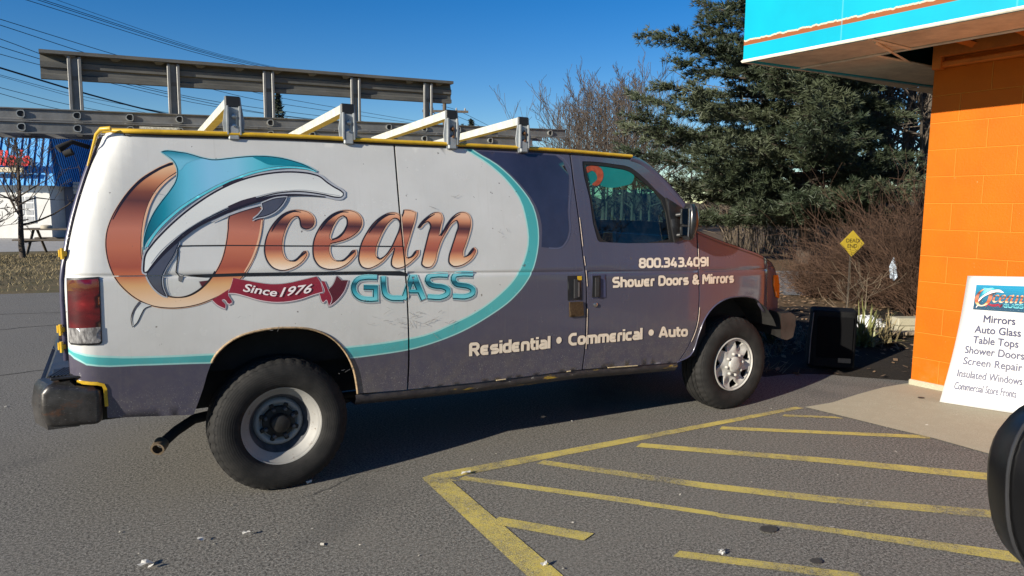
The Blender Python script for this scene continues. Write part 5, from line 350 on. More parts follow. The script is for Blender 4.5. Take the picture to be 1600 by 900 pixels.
PAN = {k: (unpack(v) if len(v)>2 else (v[0]/4000,v[1]/4000)) for k, v in {"gapA":[2824,7840,2821,7560,2822,7280,2825,7002,2829,6724,2834,6461,2839,6198,2845,5935,2853,5673,2862,5448,2874,5222,2882,4997,2890,4772,2901,4507,2914,4240,2925,3972,2934,3702,2942,3470,2948,3236,2954,3000,2963,2759,2967,2563,2968,2366,2968,2168,2968,1968],"gapB":[7876,7867,7869,7646,7875,7427,7885,7208,7898,6990,7914,6775,7932,6559,7950,6344,7966,6128,7982,5868,7996,5609,8012,5350,8030,5090,8041,4960,8051,4831,8063,4701,8072,4571,8095,4266,8106,3958,8109,3648,8111,3337,8113,3136,8116,2934,8125,2728,8132,2521,8132,2373,8129,2225,8124,2076,8121,1927],"gapC":[12273,5633,12262,5374,12252,5116,12241,4858,12223,4601,12228,4361,12251,4118,12270,3874,12276,3631,12273,3434,12267,3236,12248,3040,12208,2850,12165,2689,12110,2531,12046,2376,11973,2226,11905,2108,11828,1994,11748,1882,11670,1768],"gutter":[-3297,7781,-2883,7763,-2462,7772,-2027,7785,-1579,7797,-1117,7810,-640,7824,-147,7836,361,7846,947,7852,1554,7854,2185,7854,2842,7856,3383,7862,3943,7868,4521,7874,5118,7878,5770,7882,6444,7884,7143,7882,7867,7875,8374,7866,8893,7853,9426,7839,9972,7825],"arch_r":[-1780,2048,-1736,2172,-1692,2294,-1649,2417,-1608,2540,-1578,2643,-1550,2747,-1522,2850,-1488,2950,-1460,3027,-1430,3103,-1397,3176,-1357,3244,-1317,3296,-1273,3344,-1225,3390,-1176,3433,-1118,3478,-1058,3519,-995,3556,-930,3590,-811,3638,-684,3672,-553,3696,-421,3716,-277,3730,-130,3737,20,3735,170,3726,304,3715,441,3700,577,3674,710,3635,806,3596,901,3551,993,3498,1080,3437,1164,3364,1243,3282,1316,3193,1384,3099,1443,3004,1497,2904,1544,2801,1586,2695,1620,2589,1647,2481,1669,2371,1689,2261,1700,2200,1709,2140,1718,2079,1727,2018],"arch_f":[11618,1774,11745,1808,11877,1839,12002,1876,12108,1928,12220,2059,12276,2231,12309,2418,12354,2597,12396,2722,12438,2847,12494,2967,12568,3080,12648,3176,12740,3269,12844,3354,12960,3430,13068,3485,13185,3534,13311,3576,13442,3608,13578,3631,13721,3645,13870,3651,14022,3652,14182,3648,14348,3639,14515,3620,14681,3587,14805,3555,14928,3516,15038,3468,15107,3418,15164,3359,15217,3298,15276,3238,15357,3172,15453,3104,15572,3032,15753,2948],"rear_low":[-3367,2150,-3367,2596,-3398,2867,-3785,2918],"arch_r_bottom":[-1806,1994],"sill":[1728,2002,2968,1968,4936,1926,8121,1927,10177,1833,11670,1768],"apillar":[9972,7825,10057,7807,10143,7789,10228,7770,10310,7746,10489,7666,10650,7560,10805,7442,10960,7322,11138,7181,11307,7032,11472,6876,11636,6717,11742,6612,11849,6505,11953,6396,12051,6284,12117,6200,12180,6113,12242,6026,12305,5939],"hood":[12283,5728,12484,5663,12688,5597,12898,5531,13113,5466,13395,5390,13688,5316,13992,5242,14304,5163,14550,5103,14806,5044,15063,4978,15314,4897,15484,4834,15737,4759,16548,4629,16708,4557],"nose":[16951,4236,17108,3890,17185,3320,17225,2838,15753,2948],"window_out":[8237,7558,8244,7610,8254,7664,8376,7666,8500,7669,8624,7670,8866,7662,9109,7647,9353,7626,9537,7615,9722,7601,9894,7565,10016,7512,10131,7445,10244,7375,10534,7162,10807,6926,11110,6709,11316,6600,11533,6499,11753,6396,11764,6093,11776,5790,11788,5487,11633,5457,11479,5428,11326,5400,10445,5402,9600,5406,8794,5450,8725,5452,8656,5456,8598,5470,8551,5523,8527,5598,8506,5673,8430,5992,8406,6322,8378,6652,8314,6953,8250,7252],"window_glass":[8336,7491,8322,7552,8378,7582,8493,7578,8607,7571,8850,7572,9094,7558,9338,7536,9506,7520,9675,7500,9833,7462,9956,7406,10070,7336,10182,7263,10476,7081,10758,6881,10980,6651,11118,6296,11150,5896,11185,5495,10221,5398,9300,5304,8714,5539,8671,5614,8635,5695,8602,5777,8528,6063,8497,6358,8465,6653,8425,6934,8387,7214],"sail":[11122,6709,11753,6396,11788,5487,11326,5400],"track":[-1978,4965,-1366,4962,-740,4960,594,4931,1749,4904,2751,4875,2934,4813,2920,4756,1755,4843,596,4866,-742,4892,-1492,4896],"trackline":[-1962,4945,-1967,4945,-2024,5024,-2000,5185,-1972,5346,-1970,5398,-1967,5449,-1964,5500,-1926,5545,-1851,5546,-1776,5546,-1700,5547,-1088,5542,-450,5526,216,5509,1063,5490,1957,5469,2902,5447],"smear":[-1979,4946,-1931,4950,-1896,4942,-1900,4910,-1914,4868,-1940,4817,-1986,4845,-1990,4892],"tail":[-3891,4924,-3891,4924,-3393,4948,-3380,4892,-3398,3745,-3432,3704,-3884,3710,-3915,3761],"tail_w":[-3912,4000,-3396,4016,-3398,3745,-3432,3704,-3884,3710,-3915,3761],"handle_s":[7475,4577,7902,4569,7946,3913,7486,3912],"handle_f":[8275,4572,8732,4572,8746,3931,8299,3920],"lockplate":[7528,3867,7958,3860,8000,3469,7548,3464],"keyhole":[8400,3745],"turn":[16749,4137,17046,4141,17188,3772,17212,3295,16969,3361,16747,3804],"rearwin":[4833,7783,5328,7974,6010,8030,6758,7964,7434,7795,7489,7775,7544,7755,7598,7733,7647,7708,7828,7456,7823,7092,7735,6684,7666,6298,7666,6114,7671,5927,7653,5746,7584,5580,7538,5515,7485,5449,7426,5391,7360,5345,7235,5311,7091,5313,6940,5330,6793,5340,6152,5310,5500,5272,4936,5290,4550,5431,4335,5898,4331,6597,4505,7302],"cargowin":[4996,7791,5210,7686,5430,7581,5640,7461,5846,7312,6040,7147,6221,6968,6372,6804,6512,6630,6624,6443,6688,6288,6734,6125,6762,5959,6763,5760,6738,5559,6715,5358,6925,5334,7137,5311,7319,5346,7404,5410,7480,5493,7543,5581,7619,5805,7620,6052,7614,6298,7692,6776,7748,7256,7593,7637,7530,7688,7460,7736,7391,7784,6558,7786,5761,7789],"chips":[-2914,7017,-2832,6882,-2762,6733,-2656,6849,37,5460,230,5290,4674,5935,5327,5723,5284,6802,4443,7258,4213,4485,4243,3929,3130,3812,3211,3370,3796,3514,3428,4010,2971,4160,2334,3971,2180,2837,3056,5821],"visor":[8401,7493,8508,7542,8668,7562,8827,7571,8997,7568,9167,7549,9336,7526,9504,7510,9673,7491,9832,7453,9918,7426,10002,7394,10052,7351,10048,7274,9999,7183,9929,7110,9840,7070,9730,7049,9619,7030,9488,7002,9356,6979,9226,6968,9119,6968,9014,6976,8916,6996,8851,7026,8790,7062,8725,7080,8656,7063,8583,7032,8522,7022,8480,7057,8452,7117,8430,7178,8392,7288,8374,7404],"visor_fish":[8358,7492,8421,7536,8526,7562,8629,7572,8723,7568,8815,7548,8886,7510,8924,7461,8946,7398,8953,7335,8940,7268,8908,7199,8864,7137,8816,7084,8758,7036,8696,7009,8596,7013,8524,7040,8560,7078,8650,7129,8715,7186,8727,7245,8719,7309,8691,7362,8636,7406,8567,7429,8503,7407,8435,7366,8384,7352,8353,7414]}.items()}
WHITE_EDGE = unpack([4282,8252,4366,8151,4449,8047,4534,7947,4629,7854,4774,7751,4938,7663,5108,7576,5270,7479,5407,7382,5541,7281,5670,7173,5790,7057,5892,6944,5989,6826,6076,6702,6148,6571,6200,6437,6237,6298,6264,6154,6285,6010,6300,5891,6311,5771,6314,5650,6306,5531,6282,5406,6246,5281,6199,5158,6144,5040,6076,4918,5997,4799,5915,4684,5825,4576,5719,4465,5602,4362,5479,4265,5354,4172,5206,4069,5053,3973,4896,3884,4736,3802,4573,3728,4406,3662,4237,3602,4070,3542,3926,3489,3783,3436,3639,3388,3493,3348,3358,3320,3222,3299,3085,3282,2950,3267,2777,3250,2605,3236,2434,3226,2265,3217,2064,3208,1865,3203,1668,3199,1473,3196,1055,3192,647,3192,248,3199,-141,3212,-457,3230,-766,3255,-1070,3279,-1368,3300,-1608,3311,-1844,3320,-2077,3330,-2306,3342,-2557,3358,-2804,3374,-3046,3396,-3284,3430,-3398,3446,-3511,3462,-3623,3482,-3731,3512,-3774,3526,-3818,3542,-3860,3558,-3903,3574,-3999,3618,-4078,3709,-4153,3806,-4229,3899,-8000,3600,-8000,12000,4282,12000])
TEAL_EDGE = unpack([4393,8420,4513,8270,4630,8115,4753,7967,4894,7835,5044,7740,5212,7660,5386,7582,5549,7490,5708,7377,5862,7254,6008,7123,6145,6983,6260,6858,6370,6726,6468,6588,6546,6442,6595,6307,6630,6166,6654,6021,6666,5876,6668,5735,6659,5592,6640,5450,6613,5310,6564,5131,6500,4954,6418,4784,6325,4622,6204,4455,6064,4298,5909,4153,5746,4019,5598,3914,5440,3819,5279,3731,5117,3646,4932,3553,4746,3465,4558,3384,4368,3310,4189,3248,4008,3193,3827,3142,3646,3097,3473,3058,3300,3023,3127,2992,2954,2968,2782,2950,2611,2938,2440,2930,2270,2922,2092,2914,1915,2907,1740,2902,1566,2898,1124,2897,691,2907,269,2926,-142,2952,-490,2982,-829,3019,-1160,3058,-1485,3090,-1830,3116,-2167,3138,-2496,3158,-2818,3181,-2994,3190,-3170,3196,-3342,3209,-3509,3240,-3574,3254,-3640,3267,-3704,3283,-3764,3308,-3802,3336,-3838,3369,-3874,3403,-3910,3433,-3998,3482,-4079,3560,-4160,3635,-4240,3711,-8000,3600,-8000,12000,4393,12000])
LETTERING = [["800.343.4091",[2.4828,1.1746],[3.1658,1.1655],[2.4902,1.2444]],["Shower Doors & Mirrors",[2.2435,1.0469],[3.4453,1.0277],[2.2433,1.1206]],["Residential",[1.1431,0.6644],[1.7424,0.6617],[1.1377,0.7505]],["•",[1.7905,0.6886],[1.8315,0.6895],[1.7864,0.7335]],["Commerical",[1.891,0.6661],[2.5312,0.6567],[1.8831,0.7521]],["•",[2.5875,0.6784],[2.6358,0.6769],[2.5819,0.7244]],["Auto",[2.687,0.658],[2.9713,0.6417],[2.6772,0.7385]]]
RIBBON_TEXT = [["Since",[-0.1924,1.1448],[-0.027,1.1081],[-0.1876,1.1879]],["1976",[-0.0036,1.1055],[0.1566,1.1189],[0.0048,1.1551]]]
GROUND = {"lines":[[[0.754,-1.164],[0.831,-1.137],[4.014,-1.172],[4.044,-1.229],[0.884,-1.244],[0.933,-1.315],[0.745,-1.226]],[[0.749,-1.217],[0.885,-1.278],[0.865,-2.528],[0.726,-2.453]],[[3.751,-1.277],[4.059,-1.505],[4.072,-1.568],[3.695,-1.305]],[[3.082,-1.275],[4.258,-2.126],[4.186,-2.168],[3.014,-1.316]],[[2.31,-1.287],[3.213,-2.101],[3.875,-2.753],[3.752,-2.815],[3.131,-2.162],[2.228,-1.332]],[[1.544,-1.257],[2.18,-2.011],[2.669,-2.503],[3.302,-3.051],[3.198,-3.102],[2.592,-2.559],[2.117,-2.075],[1.471,-1.283]],[[0.983,-1.263],[1.686,-2.027],[1.643,-2.08],[0.929,-1.291]],[[1.678,-2.037],[1.946,-2.352],[1.911,-2.386],[1.64,-2.083]],[[1.934,-2.355],[2.322,-2.759],[2.894,-3.369],[2.785,-3.42],[2.272,-2.796],[1.899,-2.389]],[[0.899,-1.853],[1.221,-2.239],[1.133,-2.276],[0.823,-1.897]],[[1.472,-2.575],[2.026,-3.106],[2.001,-3.184],[1.407,-2.602]]],"pad":[[4.069,-1.221],[4.385,-1.236],[4.823,-1.167],[5.258,-1.12],[5.639,-1.131]],"pad2":[[4.053,-1.234],[4.119,-1.546],[4.168,-1.93],[4.215,-2.183],[4.22,-2.566],[4.21,-2.895]],"bed":[[4.622,-0.33],[4.984,-0.367],[5.245,-0.531],[5.464,-0.79],[5.639,-1.131]],"litter":[[-0.719,-1.554],[-0.69,-1.583],[-0.483,-1.421],[-0.281,-1.455],[1.003,-1.24],[0.143,-0.949],[0.835,-2.393],[1.621,-2.683],[1.613,-2.699],[2.146,-0.698]],"bars":[[[-0.191,-0.85,2.176],[-0.191,1.077,2.175],[-0.199,-0.86,1.969]],[[0.426,-0.85,2.185],[0.426,0.367,2.127],[0.419,-0.86,1.979]],[[1.076,-0.85,2.198],[1.076,0.294,2.126],[1.071,-0.86,1.991]],[[1.587,-0.85,2.191],[1.587,0.051,2.097],[1.584,-0.86,1.984]]],"posts":[[-0.903,0.6,2.204],[-0.337,0.6,2.219],[0.277,0.6,2.235],[0.909,0.6,2.259],[1.499,0.6,2.288]],"ladder_holes":[[-1.247,0.45,2.139],[-1.25,0.45,2.085],[-0.958,0.45,2.148],[-0.96,0.45,2.091],[-0.675,0.45,2.151],[-0.677,0.45,2.105],[-0.378,0.45,2.163],[-0.05,0.45,2.171]],"poster":{"bl":[5.202,-1.656,0.01],"tl":[5.53,-1.624,1.056],"br":[5.444,-2.255,0.01],"tr":[5.5,-2.17,1.097]}}

PROF=[(.30,.925),(.45,.955),(.60,.978),(.78,1.002),(.86,1.005),(1.0,1.006),(1.15,1.003),(1.224,.998),(1.30,.985),(1.5,.955),(1.8,.905),(1.95,.876),(2.0,.862),(2.05,.846),(2.2,.80)]
def rear_x(zz):
    return -.995 if zz<1.15 else -.995+.215*((min(zz,2.0)-1.15)/.8)**1.55
def half_width(x,z,g=1.0):
    zz=z+.029*x
    if zz<=PROF[0][0]: h=PROF[0][1]
    elif zz>=PROF[-1][0]: h=PROF[-1][1]
    else:
        for i in range(len(PROF)-1):
            if PROF[i][0]<=zz<=PROF[i+1][0]: break
        p0=PROF[max(i-1,0)];p1=PROF[i];p2=PROF[i+1];p3=PROF[min(i+2,len(PROF)-1)]
        d=p2[0]-p1[0];t=(zz-p1[0])/d
        m1=(p2[1]-p0[1])/(p2[0]-p0[0])*d;m2=(p3[1]-p1[1])/(p3[0]-p1[0])*d
        h=(2*t**3-3*t*t+1)*p1[1]+(t**3-2*t*t+t)*m1+(-2*t**3+3*t*t)*p2[1]+(t**3-t*t)*m2
    if g: h-=.0075*math.exp(-((zz-1.224)/.007)**2)
    if x>2.9: h-=.10*((x-2.9)/1.1)**2.2
    if x>3.82:
        u=min((x-3.82)/.22,.985); h-=.16*(1-math.sqrt(1-u*u))
    xr=rear_x(zz); R=.12
    if x<xr+R:
        u=min((xr+R-x)/R,.985); h-=R*(1-math.sqrt(1-u*u))
    return h


def in_poly(p,poly):
    x,y=p; c=False; j=len(poly)-1
    for i in range(len(poly)):
        xi,yi=poly[i]; xj,yj=poly[j]
        if (yi>y)!=(yj>y) and x<(xj-xi)*(y-yi)/(yj-yi)+xi: c=not c
        j=i
    return c
def fill(polys,grid,extra=None,zlines=None,cons=()):
    """constrained Delaunay fill of even-odd polygons; returns verts2d, tris, boundary edges"""
    vs=[];es=[]
    for p in polys:
        n=len(vs); q=[]
        for a in p:
            if not q or (abs(a[0]-q[-1][0])+abs(a[1]-q[-1][1]))>2e-4: q.append(a)
        if abs(q[0][0]-q[-1][0])+abs(q[0][1]-q[-1][1])<2e-4: q.pop()
        # subdivide long boundary edges
        for i in range(len(q)):
            a,b=q[i],q[(i+1)%len(q)]; L=math.hypot(b[0]-a[0],b[1]-a[1]); k=max(1,int(L/(grid*.8)))
            for t in range(k): vs.append((a[0]+(b[0]-a[0])*t/k,a[1]+(b[1]-a[1])*t/k))
        m=len(vs)-n; es+=[(n+i,n+(i+1)%m) for i in range(m)]
    allp=polys
    def inside(p):
        c=False
        for q in allp: c^=in_poly(p,q)
        return c
    x0=min(v[0] for v in vs);x1=max(v[0] for v in vs);z0=min(v[1] for v in vs);z1=max(v[1] for v in vs)
    nb=len(vs); cells={}
    for v in vs: cells.setdefault((int(v[0]//(grid*.5)),int(v[1]//(grid*.5))),1)
    zz=[]; z=z0+grid/2
    while z<z1: zz.append(z); z+=grid
    x=x0+grid/2
    while x<x1:
        for z in zz:
            if (int(x//(grid*.5)),int(z//(grid*.5))) not in cells and inside((x,z)): vs.append((x,z))
        if zlines:
            for zl in zlines:
                z=zl-.029*x
                if z0<z<z1 and inside((x,z)): vs.append((x,z))
        x+=grid
    for q in cons:
        if max(a[0] for a in q)<x0 or min(a[0] for a in q)>x1 or max(a[1] for a in q)<z0 or min(a[1] for a in q)>z1: continue
        n=len(vs); vs+=[tuple(a) for a in q]; es+=[(n+i,n+(i+1)%len(q)) for i in range(len(q))]
    ov,oe,of,_,_,_=delaunay_2d_cdt([Vector(v) for v in vs],es,[],0,1e-6)
    tris=[]
    for f in of:
        c=(ov[f[0]]+ov[f[1]]+ov[f[2]])/3
        if inside((c.x,c.y)): tris.append(tuple(f))
    return [(v.x,v.y) for v in ov],tris
GROOVE=[1.224-.014,1.224-.006,1.224,1.224+.006,1.224+.014,.78,.86]
def seg_dist(p,poly):
    best=1e9; px,pz=p
    for i in range(len(poly)):
        ax,az=poly[i-1];bx,bz=poly[i]; dx,dz=bx-ax,bz-az; L=dx*dx+dz*dz
        t=0 if L<1e-12 else max(0,min(1,((px-ax)*dx+(pz-az)*dz)/L))
        d=(px-ax-t*dx)**2+(pz-az-t*dz)**2
        if d<best: best=d
    return math.sqrt(best)*(1 if in_poly(p,poly) else -1)
def side_pt(x,z,off=0.0,sgn=-1,g=1.0):
    h=half_width(x,z,g); e=.004
    nx=-(half_width(x+e,z,0)-half_width(x-e,z,0))/(2*e); nz=-(half_width(x,z+e,0)-half_width(x,z-e,0))/(2*e)
    n=Vector((nx,1,nz)).normalized()
    return Vector((x+n.x*off,sgn*(h+n.y*off),z+n.z*off))
def skin(name,polys,off,mat,parent,grid=.045,skirt=0.0,sgn=-1,paint=False,grad=None,cut=None,groove=False):
    vs,tris=fill(polys,grid,zlines=GROOVE if groove else None,cons=cut or ())
    if cut:
        def c2(t): return (sum(vs[i][0] for i in t)/3,sum(vs[i][1] for i in t)/3)
        tris=[t for t in tris if not any(in_poly(c2(t),q) for q in cut)]
    used={}
    for t in tris:
        for i in t: used.setdefault(i,len(used))
    keep=[None]*len(used)
    for i,k in used.items(): keep[k]=vs[i]
    P=[side_pt(x,z,off,sgn,1.0 if groove else 0.0) for x,z in keep]
    T=[tuple(used[i] for i in t) for t in tris]
    if sgn>0: T=[t[::-1] for t in T]
    nv=len(P); F=list(T); V=[tuple(p) for p in P]; src=list(range(nv))
    if skirt:
        cnt={}
        for t in T:
            for a,b in ((t[0],t[1]),(t[1],t[2]),(t[2],t[0])): cnt[(a,b)]=1
        for (a,b) in list(cnt):
            if (b,a) not in cnt:
                n=len(V); ia=side_pt(*keep[a],off-skirt,sgn); ib=side_pt(*keep[b],off-skirt,sgn)
                V+=[tuple(P[a]),tuple(P[b]),tuple(ib),tuple(ia)]; src+=[a,b,b,a]; F.append((n+1,n,n+3,n+2))
    me=bpy.data.meshes.new(name); me.from_pydata(V,[],F); me.materials.append(mat)
    me.polygons.foreach_set('use_smooth',[i<len(T) for i in range(len(F))])
    if paint:
        for an,poly in (('white_dist',WHITE_EDGE),('teal_dist',TEAL_EDGE)):
            d=[seg_dist(keep[i],poly) for i in range(nv)]
            at=me.attributes.new(an,'FLOAT','POINT'); at.data.foreach_set('value',[d[i] for i in src])
    if grad:
        ax,lo,hi=grad
        g=[((k[1]+.029*k[0] if ax=='z' else k[0])-lo)/(hi-lo) for k in keep]
        at=me.attributes.new('grad','FLOAT','POINT'); at.data.foreach_set('value',[g[i] for i in src])
    me.update()
    o=bpy.data.objects.new(name,me); COL.objects.link(o)
    if parent: o.parent=parent
    return o
def join_into(objs,name,parent):
    """merge freshly made pieces of one part into ONE mesh object"""
    bm=bmesh.new(); mats=[]
    lay=bm.verts.layers.float.new('grad')
    for o in objs:
        n0=len(bm.verts); f0=len(bm.faces); bm.from_mesh(o.data)
        bm.faces.ensure_lookup_table()
        m=o.data.materials[0]
        if m not in mats: mats.append(m)
        for f in bm.faces[f0:]: f.material_index=mats.index(m)
    me=bpy.data.meshes.new(name); bm.to_mesh(me); bm.free()
    for m in mats: me.materials.append(m)
    for o in objs:
        d=o.data; bpy.data.objects.remove(o); bpy.data.meshes.remove(d)
    o=bpy.data.objects.new(name,me); COL.objects.link(o); o.parent=parent
    return o
def text_tris(body,off=0.0,shear=0.0,space=1.0):
    cu=bpy.data.curves.new('lettering','FONT'); cu.body=body; cu.size=1; cu.offset=off; cu.shear=shear; cu.space_character=space; cu.resolution_u=4
    ob=bpy.data.objects.new('lettering',cu); COL.objects.link(ob)
    dg=bpy.context.evaluated_depsgraph_get(); me=bpy.data.meshes.new_from_object(ob.evaluated_get(dg))
    vs=[(v.co.x,v.co.y) for v in me.vertices]; fs=[tuple(p.vertices) for p in me.polygons]
    bpy.data.objects.remove(ob); bpy.data.curves.remove(cu); bpy.data.meshes.remove(me)
    return vs,fs
def text_box(body):
    v,_=text_tris(body); return min(a for a,b in v),max(a for a,b in v),min(b for a,b in v),max(b for a,b in v)

# ------------------------------------------------------------------ ground
def asphalt_col(k,co):
    f=k.noise(66,4,.82,co); g=k.noise(1.1,5,.6,co); h=k.noise(125,2,.6,co)
    c=k.mix(k.step(f,.40,.60),rgb(.042,.039,.034),rgb(.232,.218,.190))
    c=k.mix(k.math('MULTIPLY',k.step(h,.60,.67),.7),c,rgb(.48,.45,.385))
    c=k.mix(k.math('MULTIPLY',k.step(h,.42,.34),.6),c,rgb(.030,.028,.025))
    c=k.mix(k.math('MULTIPLY',k.step(g,.42,.72),.5),c,rgb(.165,.152,.128))
    st=k.step(k.noise(.55,4,.6,co,.6),.60,.76)
    return f,h,k.mix(k.math('MULTIPLY',st,.55),c,rgb(.05,.048,.046))
def asphalt():
    k=NT('asphalt'); co=k.coord(); f,h,c=asphalt_col(k,co)
    cr=k.n('TexVoronoi',{'Scale':.42,'Vector':k.mix(.10,co,k.n('TexNoise',{'Scale':3.5,'Vector':co,'Detail':6}).outputs['Color'])},feature='DISTANCE_TO_EDGE').outputs['Distance']
    crk=k.math('MULTIPLY',k.step(cr,.0035,.0008),k.step(k.noise(.5,2,.5,co),.60,.66))
    c=k.mix(k.math('MULTIPLY',crk,.7),c,rgb(.02,.02,.02))
    k.p(Base_Color=c,Roughness=.88); k.b.inputs['Specular IOR Level'].default_value=.35
    hh=k.math('ADD',k.math('ADD',f,k.math('MULTIPLY',h,.5)),k.math('MULTIPLY',crk,-1.0))
    k.bump(hh,.3,.005); return k.m
def speckle(name,a,b,c2,scale,bump=.5,dist=.02,rough=.95):
    k=NT(name); co=k.coord(); f=k.noise(scale,6,.72,co); g=k.noise(scale*.06+.3,4,.6,co)
    c=k.mix(k.step(f,.35,.68),rgb(*a),rgb(*b)); c=k.mix(k.step(g,.42,.68),c,rgb(*c2))
    k.p(Base_Color=c,Roughness=rough); k.b.inputs['Specular IOR Level'].default_value=.2; k.bump(f,bump,dist); return k.m
M_asph=asphalt()
M_grass=speckle('dry_turf',(.075,.058,.028),(.20,.155,.085),(.10,.088,.042),22)
M_earth=speckle('woodland_floor',(.055,.038,.022),(.17,.115,.065),(.12,.075,.04),16)
M_mulch=speckle('mulch',(.014,.011,.009),(.055,.042,.032),(.026,.021,.016),45,.9,.03)
M_conc=speckle('concrete',(.30,.275,.195),(.48,.445,.335),(.36,.33,.24),120,.3,.004,.9)
M_road=speckle('old_road',(.16,.155,.15),(.24,.23,.22),(.19,.185,.18),60,.2,.004)
def sheet(name,poly,z,mat,kind='structure',n=None):
    m=MB(); m.add([(x,y,z) for x,y in poly],[tuple(range(len(poly)))])
    o=fix_normals(m.build(name,mat))
    if o.data.polygons[0].normal.z<0: o.data.flip_normals()
    return tag(o,kind=kind)
sheet('ground',[(-900,-900),(900,-900),(900,900),(-900,900)],-.02,M_earth)
bed=GROUND['bed']
lot=[(-60,-60),(60,-60),(60,-1.2),(5.8,-1.14)]+bed[::-1][1:]+[(4.3,.3),(4.7,1.8),(5.0,4.2),(4.4,7.2),(1.5,9.4),(-1.0,9.85),(-8,10.9),(-60,16)]
sheet('parking_lot',lot,0.0,M_asph)
sheet('verge',[(-60,16.0),(-8,10.9),(-1,9.85),(1.5,9.4),(4.4,7.2),(6,14),(8,26),(-60,34)],-.008,M_grass)
sheet('mulch_bed',[tuple(b) for b in bed]+[(9.5,-1.1),(11.0,1.2),(9.2,2.9),(6.3,3.6),(5.0,4.2),(4.7,1.8),(4.3,.3)],-.004,M_mulch)
sheet('road',[(8.2,5.3),(14.8,1.6),(17.5,6.2),(11.0,9.6),(5.5,20),(3.0,17)],-.012,M_road)
sheet('forecourt',[(-30,23.2),(6,22.6),(6,33.2),(-30,36)],-.002,flat('pale_paving',(.30,.29,.27,1),.9,0,.15,3))
pad=GROUND['pad']+[(5.75,-1.16),(6.0,-6.5),(3.9,-6.5),(4.21,-2.95)]+GROUND['pad2'][::-1][1:-1]
m=MB(); n=len(pad); m.add([(x,y,.006) for x,y in pad],[tuple(range(n))]); pd=fix_normals(m.build('pavement',M_conc)); tag(pd,kind='structure')
if pd.data.polygons[0].normal.z<0: pd.data.flip_normals()
def worn_paint():
    k=NT('worn_yellow_paint'); co=k.coord()
    f=k.noise(150,3,.7,co); w=k.noise(2.0,6,.68,co,.4); w2=k.noise(30,5,.7,co)
    c=k.mix(k.step(w2,.3,.7),rgb(.50,.395,.085),rgb(.57,.46,.14))
    wear=k.math('ADD',k.math('MULTIPLY',f,.62),k.math('ADD',k.math('MULTIPLY',w,.75),k.math('MULTIPLY',w2,.35)))
    _,_,c2=asphalt_col(k,co)
    c=k.mix(k.step(wear,.77,1.02),c,c2)
    k.p(Base_Color=c,Roughness=.85); k.b.inputs['Specular IOR Level'].default_value=.3; k.bump(f,.6,.007); return k.m
M_line=worn_paint()
for i,pl in enumerate(GROUND['lines']):
    sheet('painted_line',pl,.0028+.0003*i,M_line)
def ragged(cx,cy,r,n,seed,z,sx=1.0):
    q=random.Random(seed); return [(cx+math.cos(2*math.pi*i/n)*r*sx*q.uniform(.80,1.0),cy+math.sin(2*math.pi*i/n)*r*q.uniform(.80,1.0)) for i in range(n)]
M_oil=flat('oil_stain',(.045,.042,.037,1),.7,0,.3,40)
for i,(x,y,r) in enumerate([(2.02,-2.62,.045),(1.95,-2.95,.03),(5.2,-1.5,.03)]):
    sheet('oil_stain',ragged(x,y,r*.9,34,i,0,1.3),.0088+.0006*i,M_oil)

# ------------------------------------------------------------------ the van
van=empty('delivery_van',(0,0,0))
tag(van,'white, teal and plum glazier\'s delivery van with copper lettering and a dolphin, parked side on','van')
def strip(line,w):
    """thin polygon along a polyline in (x,z)"""
    L=[];Q=[]
    for i,p in enumerate(line):
        a=line[max(i-1,0)];b=line[min(i+1,len(line)-1)]; dx,dz=b[0]-a[0],b[1]-a[1]; l=math.hypot(dx,dz) or 1
        L.append((p[0]-dz/l*w/2,p[1]+dx/l*w/2)); Q.append((p[0]+dz/l*w/2,p[1]-dx/l*w/2))
    return L+Q[::-1]
gA,gB,gC=PAN['gapA'],PAN['gapB'],PAN['gapC']
def along(line,x):   # z on a left-to-right line at x
    for a,b in zip(line,line[1:]):
        if min(a[0],b[0])-1e-6<=x<=max(a[0],b[0])+1e-6 and abs(b[0]-a[0])>1e-9: return a[1]+(b[1]-a[1])*(x-a[0])/(b[0]-a[0])
    return line[-1][1] if abs(x-line[-1][0])<abs(x-line[0][0]) else line[0][1]
GAP=.006
def sh(line,d): return [(p[0]+d,p[1]) for p in line]
gut=PAN['gutter']
def gut_part(x0,x1):
    n=max(2,int((x1-x0)/.08)); return [(x0+(x1-x0)*i/n,along(gut,x0+(x1-x0)*i/n)) for i in range(n+1)]
# rear silhouette (body corner), from the gutter down to the bumper
rear=[]
for i in range(49):
    zz=1.93-i*(1.93-.735)/48; z=zz+.026
    rear.append((rear_x(zz)+.0025,z))
gt=along(gut,rear[0][0]+.06)
rl=PAN['rear_low']
quarter=[(rear[0][0]+.05,gt)]+gut_part(gut[0][0]+.03,gA[0][0]-GAP)+sh(gA,-GAP)[1:]+PAN['arch_r'][::-1]+[PAN['arch_r_bottom'],tuple(rl[0]),tuple(rl[1]),tuple(rl[2]),(rl[3][0]-.01,rl[3][1]),(-.99,.745)]+rear[::-1][:-1]+[(rear[0][0]+.012,rear[0][1]-.005)]
skin('rear_quarter_panel',[quarter],0,PAINT,van,.05,.02,paint=True,groove=True)
sill=PAN['sill']
door_s=sh(gA,GAP)[::-1]+gut_part(gA[0][0]+GAP,gB[0][0]-GAP)+sh(gB,-GAP)[1:]+[(x,z) for x,z in sill[1:4][::-1] if gA[-1][0]<x<gB[-1][0]-.02]
slid=skin('sliding_door',[door_s],0,PAINT,van,.05,.02,paint=True,groove=True)
win=PAN['window_out']
door_f=sh(gB,GAP)[::-1]+gut_part(gB[0][0]+GAP,gut[-1][0])+PAN['apillar'][1:-1]+sh(gC,-GAP)+[(x,z) for x,z in sill[4:5]]
